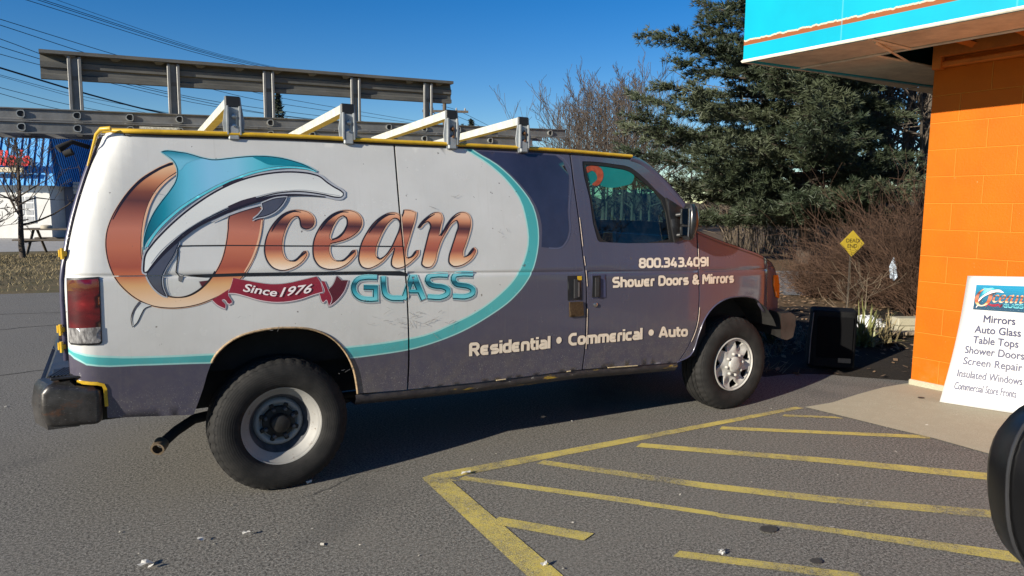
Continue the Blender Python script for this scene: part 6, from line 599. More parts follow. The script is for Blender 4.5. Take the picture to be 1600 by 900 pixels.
fdoor=skin('front_door',[door_f,win],0,PAINT,van,.05,.02,paint=True,groove=True)
fender=sh(gC,GAP)[::-1]+[tuple(p) for p in PAN['hood']]+[(4.235,1.075)]+[tuple(p) for p in PAN['nose'][1:4]]+[tuple(PAN['nose'][4])]+PAN['arch_f'][::-1][1:-1]
turn=PAN['turn']
fend=skin('front_fender',[fender],0,PAINT,van,.05,.02,paint=True,groove=True)
# left side of the body, plainer
left=[(-.98,.62),(-.98,1.2),(-.82,1.93)]+gut_part(-.7,gut[-1][0])+PAN['apillar'][1:-1]+[tuple(p) for p in PAN['hood']]+[(4.235,1.075),(4.28,.8),(3.95,.74)]+[tuple(p) for p in PAN['arch_f'][::-1]]+[tuple(p) for p in sill[::-1]]+[tuple(p) for p in PAN['arch_r'][::-1]]+[(-.84,.56)]
skin('left_side_panel',[left,win],0,PAINT,van,.07,.02,sgn=1,paint=True)
# roof: crowned sheet between the two gutters, yellow paint
def gz(x): return along(gut,max(gut[0][0],min(x,gut[-1][0])))
mb=MB(); nx,ny=36,16; x0,x1=-.80,2.56
for i in range(nx+1):
    x=x0+(x1-x0)*i/nx; e=gz(x)+.006; hw=half_width(x,e)+.006
    for j in range(ny+1):
        t=-1+2*j/ny; drop=.03*max(0,(x-2.2)/.36)**2
        z=e+.018*(1-abs(t)**6)+(.055-drop)*(1-t*t)
        mb.v.append((x,t*hw,z))
for i in range(nx):
    for j in range(ny): a=i*(ny+1)+j; mb.f.append((a,a+ny+1,a+ny+2,a+1)); mb.m.append(0)
fix_normals(mb.build('roof',M_yellow,van,60))
for s in (-1,1):
    rg=MB(); pts=[]
    for i in range(31):
        x=-.80+(2.50+.80)*i/30; pts.append((x,s*(half_width(x,gz(x))+.006),gz(x)+.013))
    pts=[(-.81,s*.70,1.90+.06)]+pts if False else pts
    rg.tube(pts,.0125,8)
    gobj=rg.build('roof_gutter',M_yellow,van,60)
    dk=MB(); dk.tube([(p[0],p[1]+s*-.002,p[2]-.018) for p in pts],.006,6); dk.build('gutter_seal',M_black,gobj,60)
# yellow corner where the gutter turns down the rear pillar
rg=MB(); rg.tube([(-.76,-.89,1.962),(-.80,-.872,1.958),(-.822,-.84,1.935),(-.845,-.815,1.86),(-.868,-.812,1.78)],[.012,.012,.009,.006,.004],8); rg.build('rear_gutter',M_yellow,van,60)
# rear face: doors
mb=MB(); N=40
for i in range(N+1):
    zz=.66+(1.95-.66)*i/N; x=rear_x(zz)-.003
    for j in range(9):
        hw=half_width(rear_x(zz)+.0025,zz+.028,0)+.003; y=hw*(-1+j/4); mb.v.append((x+.004-.03*(1-(y/hw)**2),y,zz+.028))
for i in range(N):
    for j in range(8): a=i*9+j; mb.f.append((a,a+1,a+10,a+9)); mb.m.append(0)
M_plum=flat('plum_paint',(.055,.050,.085,1),.3,0,.15,3,coat=.5)
rd=fix_normals(mb.build('rear_door',M_plum,van,60))
g=MB(); g.tube([(rear_x(.70+.1*i)-.034,0,.728+.1*i) for i in range(12)],.006,5); g.build('door_seam',M_black,rd)
# plum edge of the rear door standing at the corner, and the yellow hinges
ed=MB(); pts=[]
for i in range(12):
    zz=.80+(1.9-.80)*i/11; pts.append((rear_x(zz)-.010,-half_width(rear_x(zz)+.0025,zz+.028,0)+.03,zz+.028))
ed.tube(pts,.012,6); ed.build('door_edge',M_plum,rd,60)
for z in (1.355,.985,.90):
    h=MB(); x=rear_x(z)-.018
    h.box((x,-.885,z),(.026,.03,.026),bev=.005); h.tube([(x-.006,-.90,z-.027),(x-.006,-.90,z+.027)],.008,8); h.tube([(x-.018,-.87,z-.018),(x-.018,-.87,z+.018)],.006,8)
    h.build('door_hinge',M_yellow,van,40)
# reversing camera / lamp arm at the top rear corner
c_=MB(); c_.tube([(-.86,-.70,1.88),(-.93,-.74,1.90),(-.99,-.76,1.86)],[.012,.012,.02],8); c_.tube([(-.93,-.78,1.85),(-.965,-.77,1.835)],[.018,.016],10); c_.build('work_lamp',M_under,van,60)
# front: windshield, hood, grille, headlamps, bumper
ap=PAN['apillar']; mb=MB()
for i,(x,z) in enumerate(ap):
    hw=half_width(x,z)-.004
    for j in range(9): t=-1+2*j/8; mb.v.append((x+.16*(1-t*t),t*hw,z+.012*(1-t*t)))
for i in range(len(ap)-1):
    for j in range(8): a=i*9+j; mb.f.append((a,a+1,a+10,a+9)); mb.m.append(0)
def glass_mat(name,tint,refl=.5):
    k=NT(name); tr=k.n('BsdfTransparent',{'Color':tint}); gl=k.n('BsdfGlossy',{'Color':(1,1,1,1),'Roughness':.01})
    fr=k.n('Fresnel',{'IOR':1.52}); a=k.n('MixShader',{0:fr.outputs[0],1:tr.outputs[0],2:gl.outputs[0]})
    dirt=k.n('BsdfDiffuse',{'Color':(.35,.36,.33,1)}); d=k.n('MixShader',{0:k.math('MULTIPLY',k.step(k.noise(9,6,.7),.45,.8),.05),1:a.outputs[0],2:dirt.outputs[0]})
    k.t.links.new(d.outputs[0],k.out.inputs[0]); return k.m
M_glass=glass_mat('teal_tinted_glass',(.30,.60,.60,1)); M_screen=glass_mat('windscreen_glass',(.75,.90,.86,1))
mb.build('windshield',M_screen,van,180)
pl=MB(); pl.tube([tuple(side_pt(x,z,-.012)) for x,z in ap],.026,8); pl.build('windshield_pillar',M_plum,van,60)
pl=MB(); pl.tube([tuple(side_pt(x,z,-.012,1)) for x,z in ap],.026,8); pl.build('windshield_pillar',M_plum,van,60)
hd=PAN['hood']; mb=MB(); hh=[tuple(p) for p in hd]+[(4.235,1.075)]
for i,(x,z) in enumerate(hh):
    hw=half_width(x,z)
    for j in range(13): t=-1+2*j/12; mb.v.append((x+.12*(1-t*t),t*hw,z+.004+.055*(1-abs(t)**3)*(1-.5*i/len(hh))))
for i in range(len(hh)-1):
    for j in range(12): a=i*13+j; mb.f.append((a,a+1,a+14,a+13)); mb.m.append(0)
fix_normals(mb.build('hood',M_plum,van,60))
mb=MB(); F=[(4.15,1.08),(4.19,.97),(4.20,.83),(4.20,.71)]
for i,(x,z) in enumerate(F):
    hw=.72
    for j in range(13): t=-1+2*j/12; mb.v.append((x+.11*(1-t*t),t*hw,z))
for i in range(len(F)-1):
    for j in range(12): a=i*13+j; mb.f.append((a,a+1,a+14,a+13)); mb.m.append(0)
gr=fix_normals(mb.build('grille',M_black,van,60))
b=MB()
for z in (.80,.88,.96,1.03): b.tube([(4.21+.11*(1-(t/.8)**2),t*.62,z) for t in (-.8,-.5,-.2,0.2,.5,.8)],.012,6)
b.build('grille_bars',M_chrome,gr,60)
k=NT('headlamp_lens'); k.p(Base_Color=(.75,.76,.74,1),Roughness=.08,Coat_Weight=1.0); M_lamp=k.m
for s in (-1,1):
    h=MB(); h.box((4.20,s*.58,.93),(.08,.22,.17),bev=.02); h.build('headlight',M_lamp,van,40)
k=NT('amber_lens'); co=k.coord(); w=k.n('TexWave',{'Scale':60,'Vector':co},bands_direction='Z').outputs['Fac']
k.p(Base_Color=k.mix(w,rgb(.60,.13,.004),rgb(.80,.24,.012)),Roughness=.16,Coat_Weight=.8); k.b.inputs['Subsurface Weight'].default_value=0.0; M_amber=k.m
tb=skin('turn_signal',[turn],.010,M_amber,fend,.03,.02)
fb=MB(); prof=[(4.20,.735),(4.33,.735),(4.385,.70),(4.395,.62),(4.37,.52),(4.30,.50),(4.22,.52)]
for j in range(15):
    t=-1+2*j/14; dx=-.13*abs(t)**5; yy=t*.93
    for (x,z) in prof: fb.v.append((x+dx,yy,z))
K=len(prof)
for j in range(14):
    for i in range(K): a=j*K+i; b_=j*K+(i+1)%K; fb.f.append((a,b_,b_+K,a+K)); fb.m.append(0)
fb.f.append(tuple(range(K))); fb.m.append(0); fb.f.append(tuple(14*K+i for i in range(K))[::-1]); fb.m.append(0)
M_bump=flat('worn_bumper',(.045,.042,.038,1),.4,.4,.5,6,.15)
fix_normals(fb.build('front_bumper',M_bump,van,40))
# rear step bumper
rbm=MB(); prof=[(-1.15,.50),(-1.16,.60),(-1.145,.69),(-1.125,.715),(-.99,.725),(-.96,.69),(-.96,.50)]
for j in range(17):
    t=-1+2*j/16; dx=.06*max(0,(abs(t)-.86)/.14)**2; yy=t*.985; dz=-.012*max(0,(abs(t)-.86)/.14)
    drop=.10*max(0,min(1,(.80-abs(t))/.10)); sq=1-.0*t
    for (x,z) in prof: rbm.v.append((x+(dx if x<-1.0 else 0),yy,(z-(drop if z>.6 else 0))+dz+.03))
K=len(prof)
for j in range(16):
    for i in range(K): a=j*K+i; b_=j*K+(i+1)%K; rbm.f.append((a,b_,b_+K,a+K)); rbm.m.append(0)
rbm.f.append(tuple(range(K))); rbm.m.append(0); rbm.f.append(tuple(16*K+i for i in range(K))[::-1]); rbm.m.append(0)
def bumper_mat():
    k=NT('rear_bumper_metal'); co=k.coord(); f=k.noise(5,7,.7,co); s=k.noise(40,4,.7,k.coord((1,1,4)))
    c=k.mix(k.step(f,.4,.7),rgb(.035,.032,.030),rgb(.105,.098,.092)); c=k.mix(k.math('MULTIPLY',k.step(s,.60,.68),.5),c,rgb(.26,.25,.23))
    c=k.mix(k.math('MULTIPLY',k.step(k.noise(7,5,.6,k.coord((1,1,1.5))),.60,.70),.8),c,rgb(.16,.07,.035))
    k.p(Base_Color=c,Roughness=k.n('MapRange',{0:f,3:.22,4:.5}).outputs[0],Metallic=.45); k.bump(s,.12,.005); return k.m
M_rb=bumper_mat()
rbo=fix_normals(rbm.build('rear_bumper',M_rb,van,40))
# wrap-round end of the bumper along the side of the body
we=MB(); pr=[(-1.095,.53),(-.872,.515),(-.862,.54),(-.858,.66),(-.866,.70),(-.93,.712),(-1.02,.735),(-1.08,.742),(-1.112,.70),(-1.117,.60)]
we.prism(pr,-1.0,-.80)
weo=fix_normals(we.build('bumper_end',M_rb,rbo,None))
bv=weo.modifiers.new('bevel','BEVEL'); bv.width=.03; bv.segments=4; bv.limit_method='ANGLE'; bv.angle_limit=R(50)
weo.data.polygons.foreach_set('use_smooth',[True]*len(weo.data.polygons))
st=MB()
for i in range(9):
    st.box((-1.05+.015*i,-.86+.004*i,.768-.001*i),(.010,.20,.008),Matrix.Rotation(R(-16),3,'Z'))
st.box((-.985,-.86,.758),(.17,.22,.012),bev=.004)
st.build('step_pad',M_black,rbo,None)
# yellow edge of the body where it meets the bumper
ye=skin('bumper_edge_strip',[strip([(-.96,.735),(-.875,.722),(-.852,.713),(-.844,.69),(-.8425,.60)],.016)],.004,M_yellow,van,.03,.006)
# sills / rocker
rk=MB(); sl=[(x,z-.018,half_width(x,z)-.012) for x,z in [(sill[0][0]-.01,sill[0][1])]+[tuple(p) for p in sill[1:]]]
pts=[]
for x,z,h in sl: rk.v+= [(x,-h,z+.012),(x,-h-.006,z-.012),(x,-h+.02,z-.052),(x,-h+.20,z-.055)]
for i in range(len(sl)-1):
    for j in range(3): a=i*4+j; rk.f.append((a,a+1,a+5,a+4)); rk.m.append(0)
k=NT('rocker_paint'); co=k.coord(); n1=k.noise(3.2,6,.7,k.coord((1,1,5))); n2=k.noise(16,6,.7,co)
c=k.mix(k.step(n2,.4,.7),rgb(.022,.020,.026),rgb(.06,.052,.05)); c=k.mix(k.step(n1,.60,.68),c,rgb(.42,.27,.03)); c=k.mix(k.math('MULTIPLY',k.step(n2,.66,.7),.7),c,rgb(.35,.33,.3))
k.p(Base_Color=c,Roughness=.45); rko=fix_normals(rk.build('rocker_panel',k.m,van,60))
for x0,x1,m_ in ((2.25,2.52,0),(1.35,1.42,0),(1.9,1.93,0)):
    ch=MB(); ch.tube([tuple(side_pt(x0,along(sill,x0)-.001,.003)),tuple(side_pt(x1,along(sill,x1)-.001,.003))],.004,5)
    ch.build('chipped_edge',flat('bare_edge',(.50,.40,.24,1),.5,0,.3,60),rko)
# inner shell, floor, wheel wells, chassis
sh_=MB(); sh_.box((.48,0,1.30),(2.62,1.56,1.24)); sh_.box((1.55,0,.56),(4.9,1.34,.22)); sh_.box((3.62,0,.88),(1.0,1.30,.40)); sh_.box((2.50,0,.80),(1.46,1.84,.68)); sh_.box((1.2,0,.83),(1.1,1.84,.60)); sh_.box((-.62,0,.80),(.44,1.66,.40))
sh_.build('inner_shell',M_under,van)
for x in (0,3.505):
    for s in (-1,1):
        ww=MB(); q=[(x+.53*math.cos(t),.42+.50*math.sin(t)) for t in [.45+(math.pi-.75)*i/14 for i in range(15)]]
        n=len(ww.v); ww.v+= [(a,s*.66,b_) for a,b_ in q]+[(a,s*.965,b_) for a,b_ in q]
        for i in range(14): ww.f.append((n+i,n+i+1,n+16+i,n+15+i)); ww.m.append(0)
        ww.build('wheel_well',M_under,van)
ax=MB(); ax.tube([(0,-.75,.37),(0,.75,.37)],.045,10); ax.tube([(0,-.12,.37),(0,.12,.37)],.15,12); ax.tube([(3.505,-.75,.33),(3.505,.75,.33)],.04,8); ax.tube([(-.5,-.45,.45),(.5,-.45,.33),(.9,-.45,.42)],.025,6); ax.box((1.9,.1,.40),(.9,.5,.2),bev=.03); ax.tube([(.2,0,.40),(2.4,.1,.44)],.04,8)
ax.box((-.2,-.45,.46),(1.4,.08,.10)); ax.box((-.2,.45,.46),(1.4,.08,.10))
ax.build('chassis',M_under,van,60)
ex=MB(); ex.tube([(.55,-.62,.40),(-.2,-.60,.40),(-.42,-.64,.385),(-.52,-.74,.36),(-.60,-.83,.325)],[.028]*5,10)
exo=ex.build('exhaust_pipe',M_under,van,60)
t_=MB(); t_.lathe([(.026,-.03),(.036,-.03),(.038,.03),(.033,.032),(.031,-.02)],'y',(0,0,0),16)
tip=t_.build('exhaust_tip',flat('rusty_steel',(.20,.15,.10,1),.55,.6,.4,30,.1),exo,50); tip.location=(-.612,-.845,.318); tip.rotation_euler=(R(14),0,R(-25))
hg=MB(); hg.tube([(-.33,-.66,.40),(-.33,-.67,.52)],.006,6); hg.build('exhaust_hanger',M_under,exo)

# ---- wheels
def tyre_mat():
    k=NT('tyre_rubber'); co=k.coord(); f=k.noise(9,6,.7,co)
    c=k.mix(k.step(f,.4,.75),rgb(.010,.0098,.0095),rgb(.028,.026,.024))
    sp=k.n('SeparateXYZ',{0:co}); r=k.math('SQRT',k.math('ADD',k.math('POWER',sp.outputs[0],2.0),k.math('POWER',sp.outputs[2],2.0)))
    ring=k.math('SINE',k.math('MULTIPLY',r,520.0))
    k.p(Base_Color=c,Roughness=.78); k.b.inputs['Specular IOR Level'].default_value=.3
    k.bump(k.math('ADD',k.math('MULTIPLY',ring,.25),k.noise(80,4,.6,co)),.25,.004); return k.m
M_tyre=tyre_mat()
def lettering_ring(): pass
TP=[(.212,-.085),(.222,-.108),(.245,-.120),(.285,-.127),(.318,-.124),(.338,-.114),(.350,-.108),(.3535,-.1045),(.358,-.104),(.372,-.088),(.377,-.072),(.377,-.068),(.370,-.067),(.370,-.061),(.378,-.060),(.379,-.03),(.371,-.029),(.371,-.022),(.379,-.021),(.380,.021),(.371,.022),(.371,.029),(.379,.03),(.378,.06),(.37,.061),(.37,.067),(.377,.068),(.372,.088),(.358,.104),(.35,.108),(.318,.122),(.285,.125),(.245,.118),(.212,.085)]
def make_tyre(parent):
    def mod(i,j):
        if i in (7,8,9,10,11) and j%4==0: return .984
        if i in (14,15) and j%4==2: return .986
        if i in (4,5) and j%2==0: return 1.004
        return 1.0
    mb=MB(); mb.lathe(TP,'y',(0,0,0),168,False,mod)
    o=mb.build('tyre',M_tyre,parent,42)
    for v in o.data.vertices:       # flattened contact patch
        if v.co.z<-.36: v.co.z=-.36-(-.36-v.co.z)*.2
    return o
def rim_mat():
    k=NT('chipped_rim_paint'); co=k.coord(); f=k.noise(26,6,.72,co); g2=k.noise(3.2,4,.6,co)
    c=k.mix(k.step(g2,.4,.62),rgb(.22,.215,.20),rgb(.30,.29,.27)); c=k.mix(k.step(f,.60,.68),c,rgb(.10,.075,.05))
    k.p(Base_Color=c,Roughness=.55); k.bump(f,.1,.003); return k.m
def steel_mat():
    k=NT('bare_steel_wheel'); co=k.coord(); f=k.noise(14,6,.7,co)
    k.p(Base_Color=k.mix(k.step(f,.4,.7),rgb(.05,.052,.06),rgb(.12,.12,.13)),Roughness=.5,Metallic=.3); return k.m
M_rim=rim_mat(); M_steel=steel_mat()
M_hubdark=flat('greasy_hub',(.016,.015,.014,1),.6,.3,.4,30,.1)
def rear_wheel(x,sgn):
    w=empty('wheel',(x,sgn*.862,.372)); w.parent=van
    if sgn>0: w.rotation_euler=(0,0,math.pi)
    make_tyre(w)
    r=MB(); r.lathe([(.205,-.05),(.214,-.100),(.222,-.104),(.224,-.097),(.218,-.092),(.207,-.089),(.200,-.080),(.182,-.060),(.172,-.052),(.168,-.045)],'y',(0,0,0),64); r.build('rim',M_rim,w,50)
    r=MB(); r.lathe([(.168,-.045),(.158,-.026),(.150,-.012),(.143,.0),(.139,.010)],'y',(0,0,0),64); r.build('rim_barrel',M_steel,w,50)
    r=MB(); r.lathe([(.139,.010),(.132,-.006),(.120,-.012),(.105,-.006),(.096,.006),(.06,.008)],'y',(0,0,0),48); r.build('wheel_disc',M_rim,w,50)
    h=MB(); h.lathe([(.092,.006),(.088,-.018),(.080,-.020),(.055,-.022),(.050,-.060),(.044,-.066),(.0,-.066)],'y',(0,0,0),40)
    for i in range(8):
        t=2*math.pi*(i+.5)/8; h.box((.098*math.cos(t),-.010,.098*math.sin(t)),(.032,.02,.024),Matrix.Rotation(-t,3,'Y'),.004)
    h.build('hub',M_hubdark,w,50)
    for i in range(8):
        b=MB(); t=2*math.pi*(i+.5)/8; b.lathe([(.012,-.012),(.012,-.032),(.008,-.036),(0,-.036)],'y',(.082*math.cos(t),-.006,.082*math.sin(t)),6); b.build('lug_nut',M_steel,w)
    return w
def front_wheel(x,sgn):
    w=empty('wheel',(x,sgn*.862,.366)); w.parent=van
    if sgn>0: w.rotation_euler=(0,0,math.pi)
    make_tyre(w)
    r=MB(); r.lathe([(.205,-.05),(.214,-.104),(.221,-.108),(.223,-.10),(.217,-.098),(.205,-.094),(.198,-.06),(.19,-.02),(.05,-.01),(0,-.01)],'y',(0,0,0),64); r.build('rim',M_under,w,50)
    outer=[(.208*math.cos(2*math.pi*i/72),.208*math.sin(2*math.pi*i/72)) for i in range(72)]
    holes=[]
    for i in range(7):
        a=2*math.pi*i/7+.35
        def P(r,t): return (r*math.cos(a+t),r*math.sin(a+t))
        holes.append([P(.190,-.26),P(.192,-.08),P(.190,.12),P(.185,.26),P(.166,.20),P(.146,.12),P(.126,.05),P(.124,-.03),P(.135,-.12),P(.160,-.22)])
    vs,tr=fill([outer]+holes,.014)
    def dish(u,v):
        r=math.hypot(u,v); y=-.100
        if r<.19: y=-.100+.016*math.sin(min(1,(.19-r)/.06)*math.pi/2)-.030*max(0,(.15-r)/.15)
        a=(math.atan2(v,u)*7/(2*math.pi)-.35*7/(2*math.pi))%1
        if .1<r<.186: y-=.010*math.sin(a*math.pi*2+.6)*math.sin((r-.1)/.086*math.pi)
        return (u,y,v)
    mb=MB(); mb.add([dish(*p) for p in vs],tr)
    edges={}
    for t in tr:
        for e in ((t[0],t[1]),(t[1],t[2]),(t[2],t[0])): edges[e]=1
    for (a,b) in list(edges):
        if (b,a) not in edges:
            n=len(mb.v); A=dish(*vs[a]);B=dish(*vs[b]); mb.v+=[A,B,(B[0],B[1]+.022,B[2]),(A[0],A[1]+.022,A[2])]; mb.f.append((n+1,n,n+3,n+2)); mb.m.append(0)
    k=NT('silver_hubcap'); co=k.coord(); f=k.noise(22,6,.7,co)
    k.p(Base_Color=k.mix(k.step(f,.5,.75),rgb(.40,.385,.355),rgb(.27,.245,.21)),Roughness=.6,Metallic=0.0); k.bump(f,.05,.003)
    cap=mb.build('hubcap',k.m,w,38)
    d=MB(); d.lathe([(.208,-.097),(.214,-.103),(.213,-.112),(.206,-.114),(.200,-.104)],'y',(0,0,0),72); d.build('hubcap_rim',k.m,cap,50)
    d=MB(); d.lathe([(.064,-.112),(.062,-.124),(.056,-.130),(.03,-.134),(0,-.135)],'y',(0,0,0),36); d.build('centre_cap',k.m,cap,40)
    for i in range(8):
        d=MB(); t=2*math.pi*(i+.2)/8; d.lathe([(.012,-.105),(.013,-.118),(.010,-.126),(0,-.129)],'y',(.086*math.cos(t),0,.086*math.sin(t)),10); d.build('lug_cover',k.m,cap,40)
    return w
for s in (-1,1): rear_wheel(0,s); front_wheel(3.505,s)

# ---- lamps, handles, seams and trim on the near side
def tail_mat():
    k=NT('red_lens'); co=k.coord(); blot=k.noise(5,3,.5,k.coord((1,1,2.2)))
    c=k.ramp(blot,[(.30,rgb(.022,.0015,.003)),(.50,rgb(.075,.003,.005)),(.64,rgb(.15,.006,.008)),(.73,rgb(.34,.03,.03))])
    k.p(Base_Color=c,Roughness=.12,Coat_Weight=1.0,Coat_Roughness=.03); k.bump(blot,.15,.01); return k.m
tl=skin('tail_light',[PAN['tail']],.005,tail_mat(),van,.03,.02)
k=NT('reverse_lens'); co=k.coord(); rib=k.noise(60,3,.6,k.coord((1,1,.4)))
k.p(Base_Color=k.mix(k.step(rib,.4,.65),rgb(.10,.095,.095),rgb(.34,.33,.32)),Roughness=.1,Coat_Weight=1.0); k.bump(rib,.3,.004)
skin('reverse_lens',[PAN['tail_w']],.0075,k.m,tl,.03,.004)
def ring(poly,w):
    cx=sum(p[0] for p in poly)/len(poly); cz=sum(p[1] for p in poly)/len(poly)
    out=[]
    for x,z in poly:
        l=math.hypot(x-cx,z-cz); out.append((x+(x-cx)/l*w,z+(z-cz)/l*w))
    return [out,poly]
skin('lamp_gasket',ring(PAN['tail'],.010),.004,M_black,tl,.03,.008)
def flatbox(name,poly,off,th,mat,parent): return skin(name,[poly],off,mat,parent,.03,th)
hs=flatbox('door_handle',PAN['handle_s'],.003,.003,M_black,slid)
def inset(poly,fx0,fx1,fz0,fz1):
    x0=min(p[0] for p in poly);x1=max(p[0] for p in poly);z0=min(p[1] for p in poly);z1=max(p[1] for p in poly)
    X=lambda t:x0+(x1-x0)*t; Zz=lambda t:z0+(z1-z0)*t
    return [(X(fx0),Zz(fz0)),(X(fx1),Zz(fz0)),(X(fx1),Zz(fz1)),(X(fx0),Zz(fz1))]
flatbox('handle_lever',inset(PAN['handle_s'],.42,.62,.08,.85),.016,.014,flat('handle_plastic',(.03,.03,.032,1),.35),hs)
flatbox('paint_chip',inset(PAN['handle_s'],.68,.97,.80,.97),.0045,.002,M_yellow,hs)
flatbox('handle_glint',inset(PAN['handle_s'],.70,.80,.12,.72),.006,.003,M_chrome,hs)
hf=flatbox('door_handle',PAN['handle_f'],.003,.003,flat('handle_recess',(.050,.055,.11,1),.35),fdoor)
flatbox('handle_recess',inset(PAN['handle_f'],.02,.62,.04,.96),.0045,.002,M_black,hf)
flatbox('handle_lever',inset(PAN['handle_f'],.20,.44,.08,.88),.016,.013,flat('handle_plastic',(.03,.03,.032,1),.35),hf)
flatbox('lock_plate',PAN['lockplate'],.012,.012,flat('brass_lock',(.085,.055,.028,1),.5,.5,.45,60,.2),slid)
kx,kz=PAN['keyhole']; kh=MB(); kh.lathe([(.016,-.0),(.016,-.006),(.011,-.009),(.005,-.009),(.004,-.003),(0,-.003)],'y',(0,0,0),16)
kho=kh.build('key_lock',M_chrome,fdoor,50); kho.location=side_pt(kx,kz,.001)
skin('door_track',[PAN['track']],.002,M_black,van,.04,0)
tc=skin('track_cover',[strip(PAN['trackline'],.006)],.0022,M_black,van,.05,0)
skin('track_smear',[PAN['smear']],.0022,flat('grey_smear',(.13,.13,.13,1),.7,0,.3,60),van,.03,0)
# pressed cargo window: navy reflection and lighter edge highlight painted on as thin skins
skin('pressed_panel',[PAN['cargowin']],.0008,flat('navy_gloss_paint',(.026,.029,.056,1),.2,0,.25,3,coat=.5),slid,.045,0,cut=[strip(gB,.014)])
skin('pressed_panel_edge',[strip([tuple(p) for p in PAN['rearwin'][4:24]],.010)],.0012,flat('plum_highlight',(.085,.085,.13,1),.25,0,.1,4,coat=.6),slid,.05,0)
# bright chips along the door edges
for (ln,lo,hi) in ((gB,.30,.42),(gB,.55,.63),(gB,.70,.86),(gB,.46,.50),(gC,.08,.2),(gC,.45,.75),(gA,.28,.40),(gA,.55,.60)):
    n=len(ln); ii=[int(lo*(n-1)),int(hi*(n-1))]
    pts=[tuple(side_pt(ln[i][0]+GAP+.001,ln[i][1],.002)) for i in range(ii[0],ii[1]+1)]
    if len(pts)>1: cb=MB(); cb.tube(pts,.0022,5); cb.build('chipped_door_edge',flat('bare_door_edge',(.40,.32,.25,1),.5,0,.35,70),van)
# scratches low on the white
sc=[]
q=random.Random(5)
for (x,z,n,sp) in ((.62,.93,26,.16),(.80,.93,26,.12),(.55,1.0,8,.2),(.95,.86,10,.12),(.35,.66,10,.08),(.1,.95,7,.3),(1.35,1.45,9,.09),(-.55,1.62,5,.05),(1.0,1.62,6,.3)):
    for i in range(int(n*.55)):
        a=q.gauss(0,.35) if q.random()<.7 else q.uniform(0,3); L=q.uniform(.008,.05); px,pz=x+q.gauss(0,sp*.5),z+q.gauss(0,sp*.3)
        dx,dz=L*math.cos(a),L*math.sin(a); sc.append(strip([(px,pz),(px+dx*.5,pz+dz*.5+q.gauss(0,.003)),(px+dx,pz+dz)],q.uniform(.0010,.0024)))
objs=[skin('s',[p],.0068,flat('scratch_grey',(.22,.21,.20,1),.7,0,.3,90),None,.05) for p in sc]
join_into(objs,'scratches',van)
# rust lip round the rear wheel arch
skin('hood_gap',[strip([(x+.004,z-.020) for x,z in PAN['hood']]+[(4.226,1.062)],.007)],.0016,M_black,fend,.05,0)
ra=PAN['arch_r'][10:]; rl_=MB(); rl_.tube([tuple(side_pt(x,z,.001)) for x,z in ra],.007,6); rl_.build('rusty_arch_lip',flat('rust_lip',(.30,.21,.12,1),.8,0,.5,50,.3),van,60)
rl_=MB(); rl_.tube([tuple(side_pt(x,z,.0)) for x,z in PAN['arch_f']],.006,6); rl_.build('wheel_arch_lip',M_plum,van,60)
# front door window
gl=skin('window_glass',[PAN['window_glass']],-.012,M_glass,fdoor,.08,0)
skin('window_frame',[win,PAN['window_glass']],-.004,M_rubber,fdoor,.05,.01)
skin('window_glass',[PAN['window_glass']],-.012,M_glass,van,.08,0,sgn=1)
skin('mirror_mount',[PAN['sail']],.012,M_black,fdoor,.05,.018)
# teal and orange reflection in the window top, painted as flat patches
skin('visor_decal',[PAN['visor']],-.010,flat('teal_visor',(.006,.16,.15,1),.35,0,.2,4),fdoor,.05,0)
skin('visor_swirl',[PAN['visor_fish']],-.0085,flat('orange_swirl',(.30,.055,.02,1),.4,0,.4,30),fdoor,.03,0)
# cab interior: seats, dashboard, wheel
M_seat=flat('blue_seat_cloth',(.028,.045,.085,1),.85,0,.3,30)
for y in (-.5,.5):
    s_=MB(); s_.box((2.35,y,1.18),(.46,.48,.14),bev=.05); s_.box((2.10,y,1.36),(.14,.46,.42),Matrix.Rotation(R(-10),3,'Y'),.05); s_.build('seat',M_seat,van,50)
d=MB(); d.box((3.02,0,1.30),(.42,1.66,.18),bev=.06); d.build('dashboard',flat('dash_plastic',(.022,.028,.036,1),.6),van,50)
bl=MB(); bl.box((1.80,0,1.5),(.03,1.56,.85)); bl.build('bulkhead',M_under,van)
dt=MB(); dt.box((2.45,-.875,1.352),(.85,.05,.03),bev=.012); dt.build('door_trim',M_seat,fdoor)
sw=MB(); pts=[Vector((0,.19*math.cos(t),.19*math.sin(t))) for t in [2*math.pi*i/28 for i in range(29)]]
rm=Matrix.Rotation(R(-28),3,'Y'); sw.tube([rm@p for p in pts],.014,8); 
for a in (0,2.1,4.2): sw.tube([(0,0,0),rm@Vector((0,.19*math.cos(a),.19*math.sin(a)))],.012,6)
swo=sw.build('steering_wheel',M_black,van,60); swo.location=(2.72,.45,1.38)
# door mirror
mr=MB()
for i in range(11):
    t=i/10; zc=1.372+.262*t; e=math.sin(math.pi*min(1,max(0,.06+.88*t)))**.45
    for j in range(14):
        a=2*math.pi*j/14; ca,sa=math.cos(a),math.sin(a)
        sx=.050*e; sy=.070*e
        px=2.893+(abs(ca)**.6*(1 if ca>0 else -1))*(sx*(1.35 if ca>0 else .6))+.012*t; py=-1.035+(abs(sa)**.7*(1 if sa>0 else -1))*sy
        mr.v.append((px,py,zc))
for i in range(10):
    for j in range(14): mr.f.append((i*14+j,i*14+(j+1)%14,(i+1)*14+(j+1)%14,(i+1)*14+j)); mr.m.append(0)
mr.f.append(tuple(range(14))[::-1]); mr.m.append(0); mr.f.append(tuple(140+j for j in range(14))); mr.m.append(0)
mro=fix_normals(mr.build('door_mirror',flat('mirror_plastic',(.013,.013,.014,1),.28,0,.2,20,coat=.3),fdoor,60))
